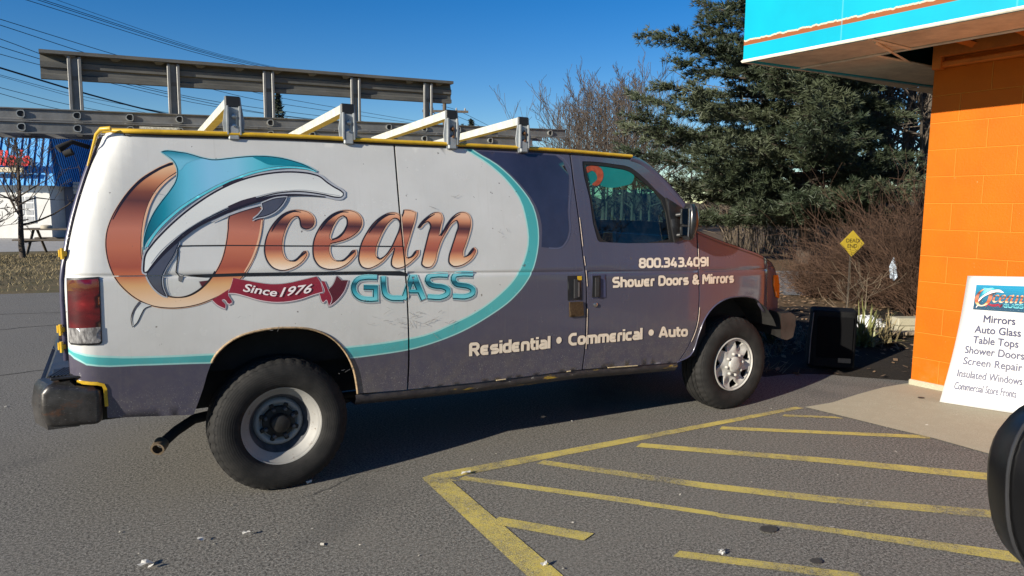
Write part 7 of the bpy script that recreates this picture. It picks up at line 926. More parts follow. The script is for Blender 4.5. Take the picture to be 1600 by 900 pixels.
for za in (1.40,1.55): ma=MB(); ma.tube([(2.86,-.95,za),(2.89,-1.0,za+.01)],.018,8); ma.build('mirror_arm',M_black,mro,60)
mg=MB()
for z0_,z1_ in ((1.405,1.47),(1.485,1.60)): mg.box((2.861,-1.035,(z0_+z1_)/2),(.006,.085,z1_-z0_),bev=.002)
mg.build('mirror_glass',flat('mirror_silver',(.25,.26,.27,1),.06,1.0,.02),mro)
mg=MB(); mg.tube([(2.858,-1.084,1.40),(2.860,-1.086,1.5),(2.864,-1.082,1.60)],.005,6); mg.build('mirror_rim',M_chrome,mro)

# ---- lettering and artwork on the side
CREASE=[[(x0/10,1.224-.029*x0/10) for x0 in range(-9,22)]]
CUT=[strip(g_,.009) for g_ in (gA,gB,gC)]+[strip(c_,.0055) for c_ in CREASE]+[strip(PAN['trackline'],.006),PAN['track']]
gm=[]
parts={}
for part,mat,layer,polys,axis,lo,hi in ART:
    q=[ [tuple(p) for p in pl] for pl in polys]
    o=skin(part,q,.0014+.00042*layer,VM[mat],None,.035,grad=(axis,lo,hi) if hi!=1 or lo!=0 else ('z',0,1),cut=CUT)
    parts.setdefault(part,[]).append(o)
PARTLABEL={'logo_lettering':'copper and teal lettering reading Ocean GLASS','dolphin_emblem':'leaping teal and white dolphin','ribbon_banner':'maroon ribbon reading Since 1976'}
GLYPH={
'R':([[(1,0),(1,9),(5.5,9),(6.6,8),(6.6,6),(5.5,4.8),(1,4.8)],[(3.8,4.8),(6.9,0)]],8),
'e':([[(6,1),(2,1),(1,2),(1,5.4),(2,6.4),(5.9,6.4)],[(1,3.7),(5.4,3.7)]],6.9),
's':([[(6,6.4),(2,6.4),(1,5.6),(1,4.6),(2,3.7),(4.8,3.7),(5.8,2.9),(5.8,1.9),(4.8,1),(.8,1)]],6.8),
'i':([[(1,0),(1,7.4)],[(1,8.4),(1,10)]],2),'l':([[(1,10),(1,0)]],2),
'd':([[(5.8,10),(5.8,0)],[(5.8,1),(2,1),(1,2),(1,5.4),(2,6.4),(5.8,6.4)]],6.8),
'n':([[(1,0),(1,6.4),(4.8,6.4),(5.8,5.4),(5.8,0)]],6.8),'h':([[(1,10),(1,0)],[(1,6.4),(4.8,6.4),(5.8,5.4),(5.8,0)]],6.8),
't':([[(1.6,9.4),(1.6,2),(2.6,1),(4.4,1)],[(0,6.4),(4.4,6.4)]],4.4),
'a':([[(1.2,6.4),(4.8,6.4),(5.8,5.4),(5.8,0)],[(5.8,1),(2,1),(1,1.8),(1,2.9),(2,3.7),(5.8,3.7)]],6.8),
'C':([[(7,9),(3,9),(1,7),(1,3),(3,1),(7,1)]],7.4),'c':([[(5.8,6.4),(2,6.4),(1,5.4),(1,2),(2,1),(5.8,1)]],6.2),
'o':([[(3.4,6.4),(4.8,6.4),(5.8,5.4),(5.8,2),(4.8,1),(2,1),(1,2),(1,5.4),(2,6.4),(3.5,6.4)]],6.8),
'm':([[(1,0),(1,6.4),(8,6.4),(9,5.4),(9,0)],[(5,6.4),(5,0)]],10),'r':([[(1,0),(1,6.4),(4.2,6.4)]],4.4),
'A':([[(.9,0),(4,9),(5,9),(8.1,0)],[(2.4,2.8),(6.6,2.8)]],9),'u':([[(1,7.4),(1,2),(2,1),(5.8,1)],[(5.8,7.4),(5.8,0)]],6.8),
'S':([[(7,9),(2.4,9),(1,7.8),(1,6.4),(2.2,5.2),(5.8,5.2),(7,4),(7,2.2),(5.8,1),(.6,1)]],8),
'w':([[(.9,7.4),(1.7,1),(8.3,1),(9.1,7.4)],[(5,1),(5,6.2)]],10),
'D':([[(1,5),(1,1),(5.5,1),(7.2,2.8),(7.2,7.2),(5.5,9),(1,9),(1,4.9)]],8.2),
'M':([[(1,0),(1,9),(2.2,9),(5,3.2),(7.8,9),(9,9),(9,0)]],10),
'&':([[(7.8,0),(2,6.5),(2,8),(3.2,9),(4.6,9),(5.6,8),(5.6,7),(1.2,3.8),(1.2,2),(2.4,1),(4.6,1),(7.6,4.4)]],8.2),
'8':([[(3.8,9),(5.4,9),(6.3,8.2),(6.3,6),(5.4,5.2),(2.2,5.2),(1.3,6),(1.3,8.2),(2.2,9),(3.9,9)],[(2.2,5.2),(5.4,5.2),(6.6,4.2),(6.6,2),(5.4,1),(2.2,1),(1,2),(1,4.2),(2.3,5.2)]],7.6),
'0':([[(3.8,9),(5.4,9),(6.6,7.8),(6.6,2.2),(5.4,1),(2.2,1),(1,2.2),(1,7.8),(2.2,9),(3.9,9)]],7.6),'.':([[(1,0),(1,2)]],1.6),
'3':([[(.8,9),(5.4,9),(6.4,8),(6.4,6.2),(5.4,5.2),(2.4,5.2)],[(4.4,5.2),(5.6,5.2),(6.6,4.2),(6.6,2.2),(5.4,1),(.6,1)]],7.6),
'4':([[(5.4,0),(5.4,6)],[(4.2,10),(1.2,3.6),(1.2,2.6),(7.4,2.6)]],7.6),
'9':([[(6.6,4.6),(2.2,4.6),(1,5.8),(1,7.8),(2.2,9),(5.4,9),(6.6,7.8),(6.6,2.2),(5.4,1),(1.2,1)]],7.6),'1':([[(1,0),(1,10)]],2.4),' ':([],3.2)}
def round_corners(P,r=.75):
    out=[P[0]]
    for a,b,c in zip(P,P[1:],P[2:]):
        a,b,c=Vector(a),Vector(b),Vector(c); ra=min(r,(a-b).length*.45); rc=min(r,(c-b).length*.45)
        p=b+(a-b).normalized()*ra; q=b+(c-b).normalized()*rc
        for t in (0,.33,.67,1): out.append(tuple(p*(1-t)**2+b*2*t*(1-t)+q*t*t))
    return out+[P[-1]]
def van_text(body,A,B,T,mat,width,layer):
    x=0; st=[]
    if body=='•': st=None
    else:
        for chn in body:
            g_,w_=GLYPH[chn]
            for pl in g_: st.append(round_corners([(x+a,b) for a,b in pl]))
            x+=w_+.55
        x-=.55
    m=MB(); ux,uz=B[0]-A[0],B[1]-A[1]; hx,hz=T[0]-A[0],T[1]-A[1]; lift=0.0
    def put(a,b,tot,l): s_=a/tot; t=b/10; return tuple(side_pt(A[0]+ux*s_+hx*t,A[1]+uz*s_+hz*t,.0014+.00042*layer+l,g=0))
    if st is None:
        r=(.5+(width-2.0)*.06); m.add([put(5+10*r*math.cos(t),5+10*r*math.sin(t),10,0) for t in [2*math.pi*i/20 for i in range(20)]],[tuple(range(20))])
    else:
        for pl in st:
            P=strip([(a,b) for a,b in pl],width); k=len(pl)
            V=[put(a,b,x,lift) for a,b in P]; m.add(V,[(i,i+1,2*k-2-i,2*k-1-i) for i in range(k-1)]); lift+=.000045
    o=m.build('t',mat,None,180)
    bm=bmesh.new(); bm.from_mesh(o.data)
    for f in bm.faces:
        f.normal_update()
        if f.normal.y>0: f.normal_flip()
    bm.to_mesh(o.data); bm.free(); return o
cap=[]
for body,A,B,T in LETTERING:
    name='lettering'
    o1=van_text(body,A,B,T,VM['letter_edge'],3.0,1); o2=van_text(body,A,B,T,VM['cream'],2.42,3)
    lt=join_into([o1,o2],'lettering',van); lt['label']='cream lettering reading '+('a round dot' if body=='•' else body)
def ribbon_text(body,A,B,T):
    vs,fs=text_tris(body,.016,.25); bx=text_box(body); w=bx[1]-bx[0]; ux,uz=B[0]-A[0],B[1]-A[1]; hx,hz=T[0]-A[0],T[1]-A[1]
    m=MB(); m.add([tuple(side_pt(A[0]+ux*(a-bx[0])/w+hx*b/.729,A[1]+uz*(a-bx[0])/w+hz*b/.729,.0014+.00042*14,g=0)) for a,b in vs],fs); return m.build('t',VM['white_ink'],None,180)
for body,A,B,T in RIBBON_TEXT: parts['ribbon_banner'].append(ribbon_text(body,A,B,T))
for part,objs in parts.items():
    o=join_into(objs,part,van); o['label']=PARTLABEL[part]

# ---- roof rack: four crossbars on clamp brackets
rack=empty('roof_rack'); rack.parent=van
M_barunder=M_yellow
for A,B,Cc in GROUND['bars']:
    x=A[0]; zt=A[2]-.012
    y_end=.74; slope=-.035
    bar=MB(); 
    def bp(y): return zt+slope*(y+.85)
    vs=[]; wdt=.052
    for y in (-.875,y_end):
        z=bp(y); vs+=[(x-wdt/2,y,z-.048),(x+wdt/2,y,z-.048),(x+wdt/2,y,z),(x-wdt/2,y,z)]
    bar.add(vs,[(0,1,5,4),(1,2,6,5),(2,3,7,6),(3,0,4,7)])
    bo=bar.build('crossbar',M_whitebar,rack)
    sl_=MB()
    vs=[]
    for y in (-.874,y_end):
        z=bp(y); vs+=[(x-wdt/2+.006,y,z-.044),(x+wdt/2-.006,y,z-.044),(x+wdt/2-.006,y,z-.007),(x-wdt/2+.006,y,z-.007)]
    sl_.add(vs,[(0,1,5,4),(1,2,6,5),(2,3,7,6),(3,0,4,7),(3,2,1,0),(4,5,6,7)]); sl_.build('bar_core',M_black,bo)
    for s in (-1,1):
        ze=gz(x)+.0; br=MB(); yy=s*.868
        zt2=bp(-.85) if s<0 else bp(.74)
        pl_=[(x-.040,zt2-.002),(x+.040,zt2-.002),(x+.045,zt2-.055),(x+.058,ze+.075),(x+.052,ze+.03),(x+.036,ze-.018),(x-.030,ze-.018),(x-.048,ze+.03),(x-.052,ze+.07),(x-.040,zt2-.055)]
        br.prism([(a,b) for a,b in pl_],yy-.006,yy+.006)
        br.box((x-.030,yy+s*.012,(zt2+ze)/2-.02),(.008,.03,zt2-ze-.06)); br.box((x+.032,yy+s*.012,(zt2+ze)/2-.02),(.008,.03,zt2-ze-.06))
        br.box((x,yy+s*.014,ze+.02),(.055,.02,.075),bev=.006)
        brk=fix_normals(br.build('clamp_bracket',M_galv,rack))
        if s<0:
            bt=MB()
            for dz in (.055,.105): bt.lathe([(.013,0),(.013,-.012),(.008,-.014),(.008,-.022),(0,-.023)],'y',(x+.004,yy-.006,ze+dz),8)
            bt.tube([(x+.012,yy-.012,ze+.03),(x+.014,yy-.014,ze+.09),(x+.006,yy-.012,ze+.125)],.0035,5)
            bt.build('clamp_bolts',M_chrome if x<1 else flat('rusty_bolt',(.16,.08,.04,1),.7,.4,.4,40),brk,50)
            e_=MB(); e_.box((x,yy-.002,zt2-.026),(.074,.016,.056),bev=.004); e_.build('bar_end_cap',M_black,brk)

# ------------------------------------------------------------------ extension ladder and rail lying on the rack
M_ladder=flat('weathered_aluminium',(.17,.17,.168,1),.55,.4,.3,7,.1)
SL=.029
lad=empty('extension_ladder',(0,0,0)); tag(lad,'aluminium extension ladder lying along the roof rack bars','ladder')
HY,HW=.60,.40
def lz(x): return 2.135+SL*(x+.9)*.95
for lev,(dz,hgt) in enumerate(((.0,.075),(-.082,.078))):
    for y in (HY,HY+HW):
        mb=MB()
        for k_ in range(2): pass
        x0,x1=-1.95,2.89 - .35*(lev)
        pr=[(0,-hgt/2),(-.018,-hgt/2),(-.018,-hgt/2+.006),(-.006,-hgt/2+.012),(-.006,hgt/2-.012),(-.018,hgt/2-.006),(-.018,hgt/2),(0,hgt/2)]
        for x in (x0,x1):
            for (py,pz) in pr: mb.v.append((x,y+py,lz(x)+.03+dz+pz))
        K=len(pr)
        for i in range(K): mb.f.append((i,(i+1)%K,K+(i+1)%K,K+i)); mb.m.append(0)
        mb.f.append(tuple(range(K))[::-1]); mb.m.append(0); mb.f.append(tuple(range(K,2*K))); mb.m.append(0)
        fix_normals(mb.build('side_rail',M_ladder,lad))
    i=0; x=-1.55
    while x<2.75-.35*lev:
        mb=MB(); z=lz(x)+.03+dz
        pts=[]
        D=[(.024*math.cos(t),.024*math.sin(t)) for t in [math.pi*.5+math.pi*j/8 for j in range(9)]]+[(.015,-.024),(.022,-.012),(.022,.012),(.015,.024)]
        n=len(D)
        for yy in (HY-.022,HY+HW+.01):
            for sc_ in (1.0,.78):
                for a,b in D: mb.v.append((x+a*sc_,yy,z+b*sc_))
        for j in range(n):
            k2=(j+1)%n
            mb.f+= [(j,k2,2*n+k2,2*n+j),(n+k2,n+j,3*n+j,3*n+k2),(k2,j,n+j,n+k2),(2*n+j,2*n+k2,3*n+k2,3*n+j)]; mb.m+=[0]*4
        rg_=fix_normals(mb.build('rung',flat('rung_metal',(.40,.40,.38,1),.4,.6,.2,20),lad,50))
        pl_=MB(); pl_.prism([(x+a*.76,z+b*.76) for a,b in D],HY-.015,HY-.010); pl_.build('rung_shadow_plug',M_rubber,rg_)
        x+=.305
st=MB(); st.add([(-.58,HY-.0195,lz(-.5)-.078),(-.33,HY-.0195,lz(-.3)-.078),(-.33,HY-.0195,lz(-.3)-.028),(-.58,HY-.0195,lz(-.5)-.028)],[(0,1,2,3)]); st.build('instruction_sticker',flat('pale_sticker',(.45,.45,.40,1),.6,0,.5,120),lad)
# upright rail: posts and a long beam
ral=empty('guard_rail',(0,0,0)); tag(ral,'long grey metal rail on five posts standing along the far edge of the van roof','rail')
PY=.68
def pz(x): return 2.552+.024*(x+1.1)*.97
def rail_mat():
    k=NT('dull_rail_metal'); co=k.coord(); f=k.noise(4,6,.7,k.coord((1,4,4)))
    k.p(Base_Color=k.mix(k.step(f,.35,.7),rgb(.085,.083,.076),rgb(.15,.147,.135)),Roughness=.6,Metallic=.3); k.bump(k.noise(50,4,.6,co),.08,.004); return k.m
M_rail=rail_mat()
mb=MB()
pr=[(-.055,.0),(-.055,.022),(.03,.022),(.03,-.155),(.01,-.155),(-.016,-.155),(-.016,-.128),(.0,-.118),(.0,-.088),(-.012,-.080),(-.012,-.045),(.0,-.038),(.012,.0)]
pr=[(y,z-.0) for y,z in pr]; K=len(pr)
for x in (-1.13,1.78):
    for (py,pz_) in pr: mb.v.append((x,PY+py,pz(x)+pz_))
for i in range(K): mb.f.append((i,(i+1)%K,K+(i+1)%K,K+i)); mb.m.append(0)
mb.f.append(tuple(range(K))[::-1]); mb.m.append(0); mb.f.append(tuple(range(K,2*K))); mb.m.append(0)
fix_normals(mb.build('top_beam',M_rail,ral))
x=-1.0
while x<1.72:
    cl=MB(); cl.add([(x,PY-.05,pz(x)-.002),(x+.075,PY-.05,pz(x)-.002),(x+.05,PY-.014,pz(x)-.018),(x+.02,PY-.014,pz(x)-.018)],[(0,1,2,3)]); cl.build('beam_clip',M_alu,ral); x+=.262
for (px_,_,pzb) in GROUND['posts']:
    px_*=1.04; po=MB(); zt=pz(px_)-.006; zb=pzb-.05
    for dx in (-.030,.030): po.box((px_+dx,PY-.030,(zt+zb)/2),(.020,.022,zt-zb),bev=.003)
    po.box((px_,PY-.012,(zt+zb)/2),(.042,.006,zt-zb))
    po.build('post',M_alu,ral)

# ------------------------------------------------------------------ shop with orange block wall and turquoise canopy
shop=empty('shop_building',(5.60,-1.165,0),R(4.0)); tag(shop,'orange painted block building with a turquoise canopy along its front','building')
def block_mat():
    k=NT('orange_block_paint'); tc=k.n('TexCoord'); sp=k.n('SeparateXYZ',{0:tc.outputs['Object']})
    v=k.n('CombineXYZ',{0:k.math('ADD',sp.outputs[1],sp.outputs[0]),1:k.math('ADD',sp.outputs[2],-.03),2:0.0}).outputs[0]
    br=k.n('TexBrick',{'Vector':v,'Scale':1.0,'Mortar Size':.006,'Mortar Smooth':.6,'Brick Width':.468,'Row Height':.234,'Bias':0.0},offset=.5)
    co=k.coord(); f=k.noise(55,5,.7,co); g2=k.noise(2.2,4,.6,co)
    c=k.mix(k.step(g2,.35,.7),rgb(.43,.094,.0005),rgb(.50,.116,.0007)); c=k.mix(k.math('MULTIPLY',k.math('SUBTRACT',1.0,br.outputs['Fac']),.0),c,rgb(.7,.3,.02))
    c=k.mix(k.math('MULTIPLY',br.outputs['Fac'],.55),c,rgb(.60,.23,.03))
    c=k.mix(k.step(k.noise(30,3,.6,co),.72,.74),c,rgb(.40,.25,.10))
    low=k.math('MULTIPLY',k.step(sp.outputs[2],.30,.0),k.step(k.noise(9,6,.7,co),.45,.7)); c=k.mix(k.math('MULTIPLY',low,.5),c,rgb(.30,.17,.06))
    k.p(Base_Color=c,Roughness=.55); k.b.inputs['Specular IOR Level'].default_value=.2
    k.bump(k.math('ADD',k.math('MULTIPLY',br.outputs['Fac'],-1.0),k.math('MULTIPLY',f,.3)),.6,.014); return k.m
M_block=block_mat()
WL=2.7
w=MB(); w.add([(0,0,.045),(0,-WL,.045),(0,-WL,3.4),(0,0,3.4),(7,0,.045),(7,-WL,.045),(7,-WL,3.4),(7,0,3.4)],[(0,3,2,1),(4,5,6,7),(0,4,7,3),(1,2,6,5),(3,7,6,2)])
fix_normals(w.build('wall',M_block,shop))
f_=MB(); f_.box((3.47,-WL/2,.01),(6.98,WL+.03,.09),bev=.01); f_.build('foundation',M_conc,shop)
def fascia_mat():
    k=NT('turquoise_fascia'); co=k.coord(); sp=k.n('SeparateXYZ',{0:co}); z=sp.outputs[2]; y=sp.outputs[1]
    c=k.mix(k.step(k.noise(1.6,4,.6,co),.3,.75),rgb(.0008,.29,.40),rgb(.001,.34,.46))
    wob=k.math('MULTIPLY',k.math('SUBTRACT',k.noise(12,4,.7,k.coord((0,1,0))),.5),.05)
    zz=k.math('ADD',z,wob)
    br=k.math('MULTIPLY',k.step(z,3.062,3.0635),k.step(zz,3.0985,3.097)); ed=k.math('MULTIPLY',k.step(zz,3.097,3.0985),k.step(zz,3.112,3.1105))
    c=k.mix(br,c,rgb(.24,.075,.022)); c=k.mix(ed,c,rgb(.48,.42,.32))
    seam=k.math('MULTIPLY',k.step(k.math('ABSOLUTE',k.math('SUBTRACT',k.math('FRACT',k.math('MULTIPLY',y,.82)),.10)),.006,.003),1.0)
    c=k.mix(k.math('MULTIPLY',seam,.4),c,rgb(.12,.42,.5))
    st=k.math('MULTIPLY',k.step(k.noise(1.0,5,.7,k.coord((1,14,1.6))),.60,.74),k.step(z,3.09,2.94)); c=k.mix(k.math('MULTIPLY',st,.55),c,rgb(.02,.16,.16))
    k.p(Base_Color=c,Roughness=.42); k.b.inputs['Specular IOR Level'].default_value=.25; return k.m
M_fas=fascia_mat()
# canopy corners in the shop's own frame
sr=Matrix.Rotation(R(-4.0),3,'Z')
def loc2(x,y): v=sr@Vector((x-5.60,y+1.165,0)); return v.x,v.y
c0=loc2(4.27,-.205); c1=loc2(4.62,-3.85); e1=loc2(11.5,-.51)
ZC=2.92; ZT=3.85
fa=MB(); t=.05
fa.add([(c0[0],c0[1],ZC),(c1[0],c1[1],ZC),(c1[0],c1[1],ZT),(c0[0],c0[1],ZT),(c0[0]+t,c0[1]-t,ZC),(c1[0]+t,c1[1],ZC),(c1[0]+t,c1[1],ZT),(c0[0]+t,c0[1]-t,ZT)],[(0,3,2,1),(4,5,6,7),(0,1,5,4),(3,7,6,2),(1,2,6,5)])
fa.add([(c0[0],c0[1],ZC),(e1[0],e1[1],ZC),(e1[0],e1[1],ZT),(c0[0],c0[1],ZT),(c0[0]+t,c0[1]-t,ZC),(e1[0],e1[1]-t,ZC),(e1[0],e1[1]-t,ZT),(c0[0]+t,c0[1]-t,ZT)],[(0,1,2,3),(4,7,6,5),(0,4,5,1),(3,2,6,7)])
fo=fix_normals(fa.build('fascia',M_fas,shop))
tr=MB(); tr.tube([(c1[0]-.006,c1[1],ZC+.006),(c0[0]-.006,c0[1]+.006,ZC+.006),(e1[0],e1[1]+.006,ZC+.006)],.013,4); tr.build('drip_trim',flat('cream_trim',(.62,.58,.48,1),.5,0,.2,20),fo)
M_soff=flat('beige_soffit',(.70,.63,.48,1),.7,0,.22,5)
so=MB(); zs=ZC+.012
sx0,sx1=c0[0]+t,-.02
def sp_(x0,y0,x1,y1): so.add([(x0,y0,zs),(x1,y0,zs),(x1,y1,zs),(x0,y1,zs)],[(0,1,2,3)])
mid=sx0+.62
YR=c1[1]
yl=c0[1]-t
sp_(sx0,yl,mid,-.08)                     # outer corner panel
sp_(sx0,-.10,mid,YR)                     # long front panel
sp_(mid+.02,yl,sx1+1.4,.22)                # side overhang panels
sp_(sx1+1.42,yl,e1[0],.03)
sp_(mid+.02,-.95,sx1,YR)                  # back row beyond the opening
so.build('soffit',M_soff,shop)
bt=MB()
for a,b in (((mid+.01,yl,zs-.006),(mid+.01,YR,zs-.006)),((sx0,-.09,zs-.007),(mid,-.09,zs-.007)),((mid,-.95,zs-.006),(sx1,-.95,zs-.006)),((mid,.21,zs-.006),(e1[0],.02,zs-.006)),((sx0+.15,-.06,zs-.012),(sx1,.20,zs-.012))):
    bt.tube([a,b],.012,4)
bt.build('soffit_batten',M_soff,shop)
bm_=MB(); bm_.box((-.035,-1.38,ZC-.06),(.06,2.7,.05),bev=.01); bm_.box((-.05,-1.38,ZC+.05),(.10,2.7,.10)); bm_.tube([(mid+.1,-.25,ZC+.12),(-.05,-.35,ZC+.06)],.035,4); bm_.tube([(mid+.1,-.70,ZC+.12),(-.05,-.75,ZC+.06)],.035,4); bm_.box((-.06,-.06,ZC+.05),(.07,.07,.3))
bm_.build('eave_beam',flat('orange_beam',(.55,.15,.012,1),.6,0,.2,8),shop)
rf=MB(); rf.add([(c0[0]+.02,c0[1]-.02,ZT-.05),(c1[0]+.02,c1[1],ZT-.05),(7.2,c1[1],ZT-.05),(7.2,e1[1]-.02,ZT-.05)],[(0,1,2,3)]); rf.add([(c0[0]+.06,c0[1]-.06,ZC+.42),(c1[0]+.06,c1[1],ZC+.42),(7.2,c1[1],ZC+.42),(7.2,e1[1]-.06,ZC+.42)],[(3,2,1,0)]); rf.build('roof',flat('dark_roof',(.05,.06,.06,1),.8),shop)

# poster leaning on the wall
def poster_pt(s,t,off=0.0):
    P=GROUND['poster']; bl,br,tl,tr=[Vector(P[k]) for k in ('bl','br','tl','tr')]
    a=bl.lerp(br,s); b=tl.lerp(tr,s); p=a.lerp(b,t)
    n=Vector((-1,-.2,.25)).normalized()
    bow=.045*math.sin(math.pi*t)**1.0*(1-.3*s)-.0
    p=p+Vector((1,.05,0))*bow*1.0
    return p+n*off
po=MB(); NS,NTt=10,24
for i in range(NTt+1):
    for j in range(NS+1): po.v.append(tuple(poster_pt(j/NS,i/NTt,0)))
for i in range(NTt):
    for j in range(NS): a=i*(NS+1)+j; po.f.append((a,a+1,a+NS+2,a+NS+1)); po.m.append(0)
pos=empty('poster_board',(0,0,0)); tag(pos,'white poster board listing glass services, leaning on the orange wall','poster')
pb=po.build('board',flat('white_board',(.50,.50,.49,1),.45,0,.06,3),pos,180)
sm=pb.modifiers.new('thickness','SOLIDIFY'); sm.thickness=.004; sm.offset=0
PP=GROUND['poster']; PW=(Vector(PP['br'])-Vector(PP['bl'])).length; PH=(Vector(PP['tl'])-Vector(PP['bl'])).length
def poster_text(body,cs,ct,h,w,mat,name='lettering'):
    vs,fs=text_tris(body,.0); bx=text_box(body); tw=bx[1]-bx[0]
    m=MB()
    for q_,(dx,dy) in enumerate(((0,0),(.006,.0),(.003,.003))): m.add([tuple(poster_pt(cs+((a-bx[0])/tw-.5)*w+dx,ct+b/.729*h+dy,.007+.0004*q_)) for a,b in vs],fs)
    return m.build(name,mat,pos)
M_navy=flat('navy_ink',(.030,.032,.085,1),.5,0,.1)
for body,ct,w,cs in (('Mirrors',.640,.40,.51),('Auto Glass',.556,.57,.50),('Table Tops',.474,.55,.49),('Shower Doors',.392,.70,.49),('Screen Repair',.306,.68,.49),('Insulated Windows',.208,.73,.48),('Commercial Store Fronts',.112,.68,.455)):
    o=poster_text(body,cs,ct,.058,w,M_navy); o['label']='navy line reading '+body
def prect(s0,t0,s1,t1,off,mat,name):
    m=MB(); n=12
    for i in range(n+1):
        for j in range(2): m.v.append(tuple(poster_pt(s0+(s1-s0)*j,t0+(t1-t0)*i/n,off)))
    for i in range(n): m.f.append((2*i,2*i+1,2*i+3,2*i+2)); m.m.append(0)
    return m.build(name,mat,pos)
k=NT('poster_blue'); co=k.coord(); z=k.n('SeparateXYZ',{0:co}).outputs[2]
k.p(Base_Color=k.ramp(k.step(z,.74,.99),[(0,rgb(.012,.03,.055)),(.35,rgb(.012,.06,.11)),(1,rgb(.012,.21,.36))]),Roughness=.4); pr_=prect(.15,.735,.90,.930,.0045,k.m,'logo_panel')
# the emblem again, small
ax0,ax1=-.72,1.21; az0,az1=.98,1.86
lp=[]
pm={'peach':None,'shadow':None,'glow':None,'silver':None}
for part,mat,layer,polys,axis,lo,hi in ART:
    if mat in ('peach','shadow','glow','silver','silver_dark','pale','brown_dark','teal_deep'): continue
    vs,tr_=fill([[tuple(p) for p in pl] for pl in polys],.3)
    if not tr_: continue
    V=[tuple(poster_pt(.185+.63*(x-ax0)/(ax1-ax0),.748+.165*((zc+.029*x)-az0)/(az1-az0),.0056+.0002*layer)) for x,zc in vs]
    me=bpy.data.meshes.new('e'); me.from_pydata(V,[],tr_)
    mm=VM['white_ink'] if mat=='belly' else VM[mat]
    me.materials.append(mm); at=me.attributes.new('grad','FLOAT','POINT'); at.data.foreach_set('value',[((zc+.029*x if axis=='z' else x)-lo)/(hi-lo) for x,zc in vs])
    o=bpy.data.objects.new('e',me); COL.objects.link(o); lp.append(o)
eo=join_into(lp,'logo_emblem',pos)
gr_=MB()
for s,t in ((.04,.985),(.5,.985),(.96,.985),(.03,.02),(.96,.02),(.03,.5)): gr_.lathe([(.006,0),(.006,.004),(.003,.004),(.003,0)],'x',tuple(poster_pt(s,t,.003)),8)
gr_.build('grommets',M_chrome,pos)

# ------------------------------------------------------------------ loudspeaker in the bed
spk=empty('loudspeaker',(5.60,-.30,0),R(-48)); tag(spk,'black loudspeaker box standing in the mulch bed in front of the van','speaker')
cb_=MB(); nz=8
pr=[(-.235,-.19),(.235,-.19),(.235,.19),(-.235,.19)]
for i in range(nz+1):
    t=i/nz; k1=1.0-.10*t
    for j in range(24):
        a=2*math.pi*j/24; ca,sa=math.cos(a),math.sin(a); ex_=.28
        x=.225*(abs(ca)**ex_)*(1 if ca>0 else -1); y=.19*(abs(sa)**ex_)*(1 if sa>0 else -1)
        if x<0: x*=1-.13*t
        cb_.v.append((x,y*k1,.02+.575*t))
for i in range(nz):
    for j in range(24): cb_.f.append((i*24+j,i*24+(j+1)%24,(i+1)*24+(j+1)%24,(i+1)*24+j)); cb_.m.append(0)
cb_.f.append(tuple(range(24))[::-1]); cb_.m.append(0); cb_.f.append(tuple(nz*24+j for j in range(24))); cb_.m.append(0)
cabm=flat('black_cabinet',(.006,.006,.0065,1),.75,0,.3,40,.2,spec=.15)
cab=cb_.build('cabinet',cabm,spk,40)
bv=cab.modifiers.new('bevel','BEVEL'); bv.width=.015; bv.segments=3; bv.limit_method='ANGLE'
g_=MB(); g_.box((.02,-.186,.33),(.33,.006,.42),bev=.002); g_.build('grille_cloth',flat('grille_cloth',(.004,.004,.0045,1),.95,0,.2,200,.3,spec=.1),spk)
g_=MB(); g_.box((.12,-.1925,.105),(.115,.006,.045)); g_.build('name_plate',flat('plate_metal',(.12,.10,.08,1),.5,.4,.6,150),spk)
g_=MB(); g_.tube([(-.205,-.178,.05),(-.20,-.176,.3),(-.185,-.172,.57)],.006,6); g_.build('edge_piping',flat('grey_piping',(.10,.10,.10,1),.6),spk)

# ------------------------------------------------------------------ plants
M_bark=flat('dark_bark',(.060,.045,.034,1),.9,0,.35,12,.4); M_bark2=flat('grey_bark',(.085,.068,.052,1),.9,0,.35,12,.3); M_twig=flat('brown_twigs',(.062,.032,.018,1),.9,0,.4,5); M_twig2=flat('pale_twigs',(.15,.115,.078,1),.9,0,.3,5)
def needle_mat():
    k=NT('pine_needles'); oi=k.n('Attribute',attribute_name='shade').outputs['Fac']; co=k.coord()
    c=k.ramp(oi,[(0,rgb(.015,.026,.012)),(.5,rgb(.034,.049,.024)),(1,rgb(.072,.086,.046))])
    c=k.mix(k.math('MULTIPLY',k.step(k.noise(.9,3,.6,co),.4,.7),.4),c,rgb(.062,.070,.034))
    k.p(Base_Color=c,Roughness=.6); return k.m
M_needle=needle_mat()
def grow(mb,p,d,L,r,depth,q,upw=.25,spread=.7,sides=5,fine=.004,kids=(2,4),seg=4):
    pts=[p];rad=[r]; dd=d.copy()
    for i in range(seg):
        dd=(dd+Vector((q.gauss(0,.14),q.gauss(0,.14),q.gauss(0,.10)+upw*.12))).normalized(); pts.append(pts[-1]+dd*L/seg); rad.append(max(fine,r*(1-.62*(i+1)/seg)))
    mb.tube(pts,rad,sides if r>.02 else 3,False)
    if depth<=0: return
    for k in range(q.randint(*kids)):
        i=q.randint(1,seg); a=q.uniform(0,2*math.pi); pr=dd.orthogonal().normalized(); pr.rotate(Matrix.Rotation(a,3,dd).to_quaternion())
        nd=(dd*q.uniform(.5,.9)+pr*spread*q.uniform(.6,1.1)+Vector((0,0,upw))).normalized()
        grow(mb,pts[i],nd,L*q.uniform(.50,.75),max(fine,rad[i]*.62),depth-1,q,upw,spread,sides,fine,kids,seg)
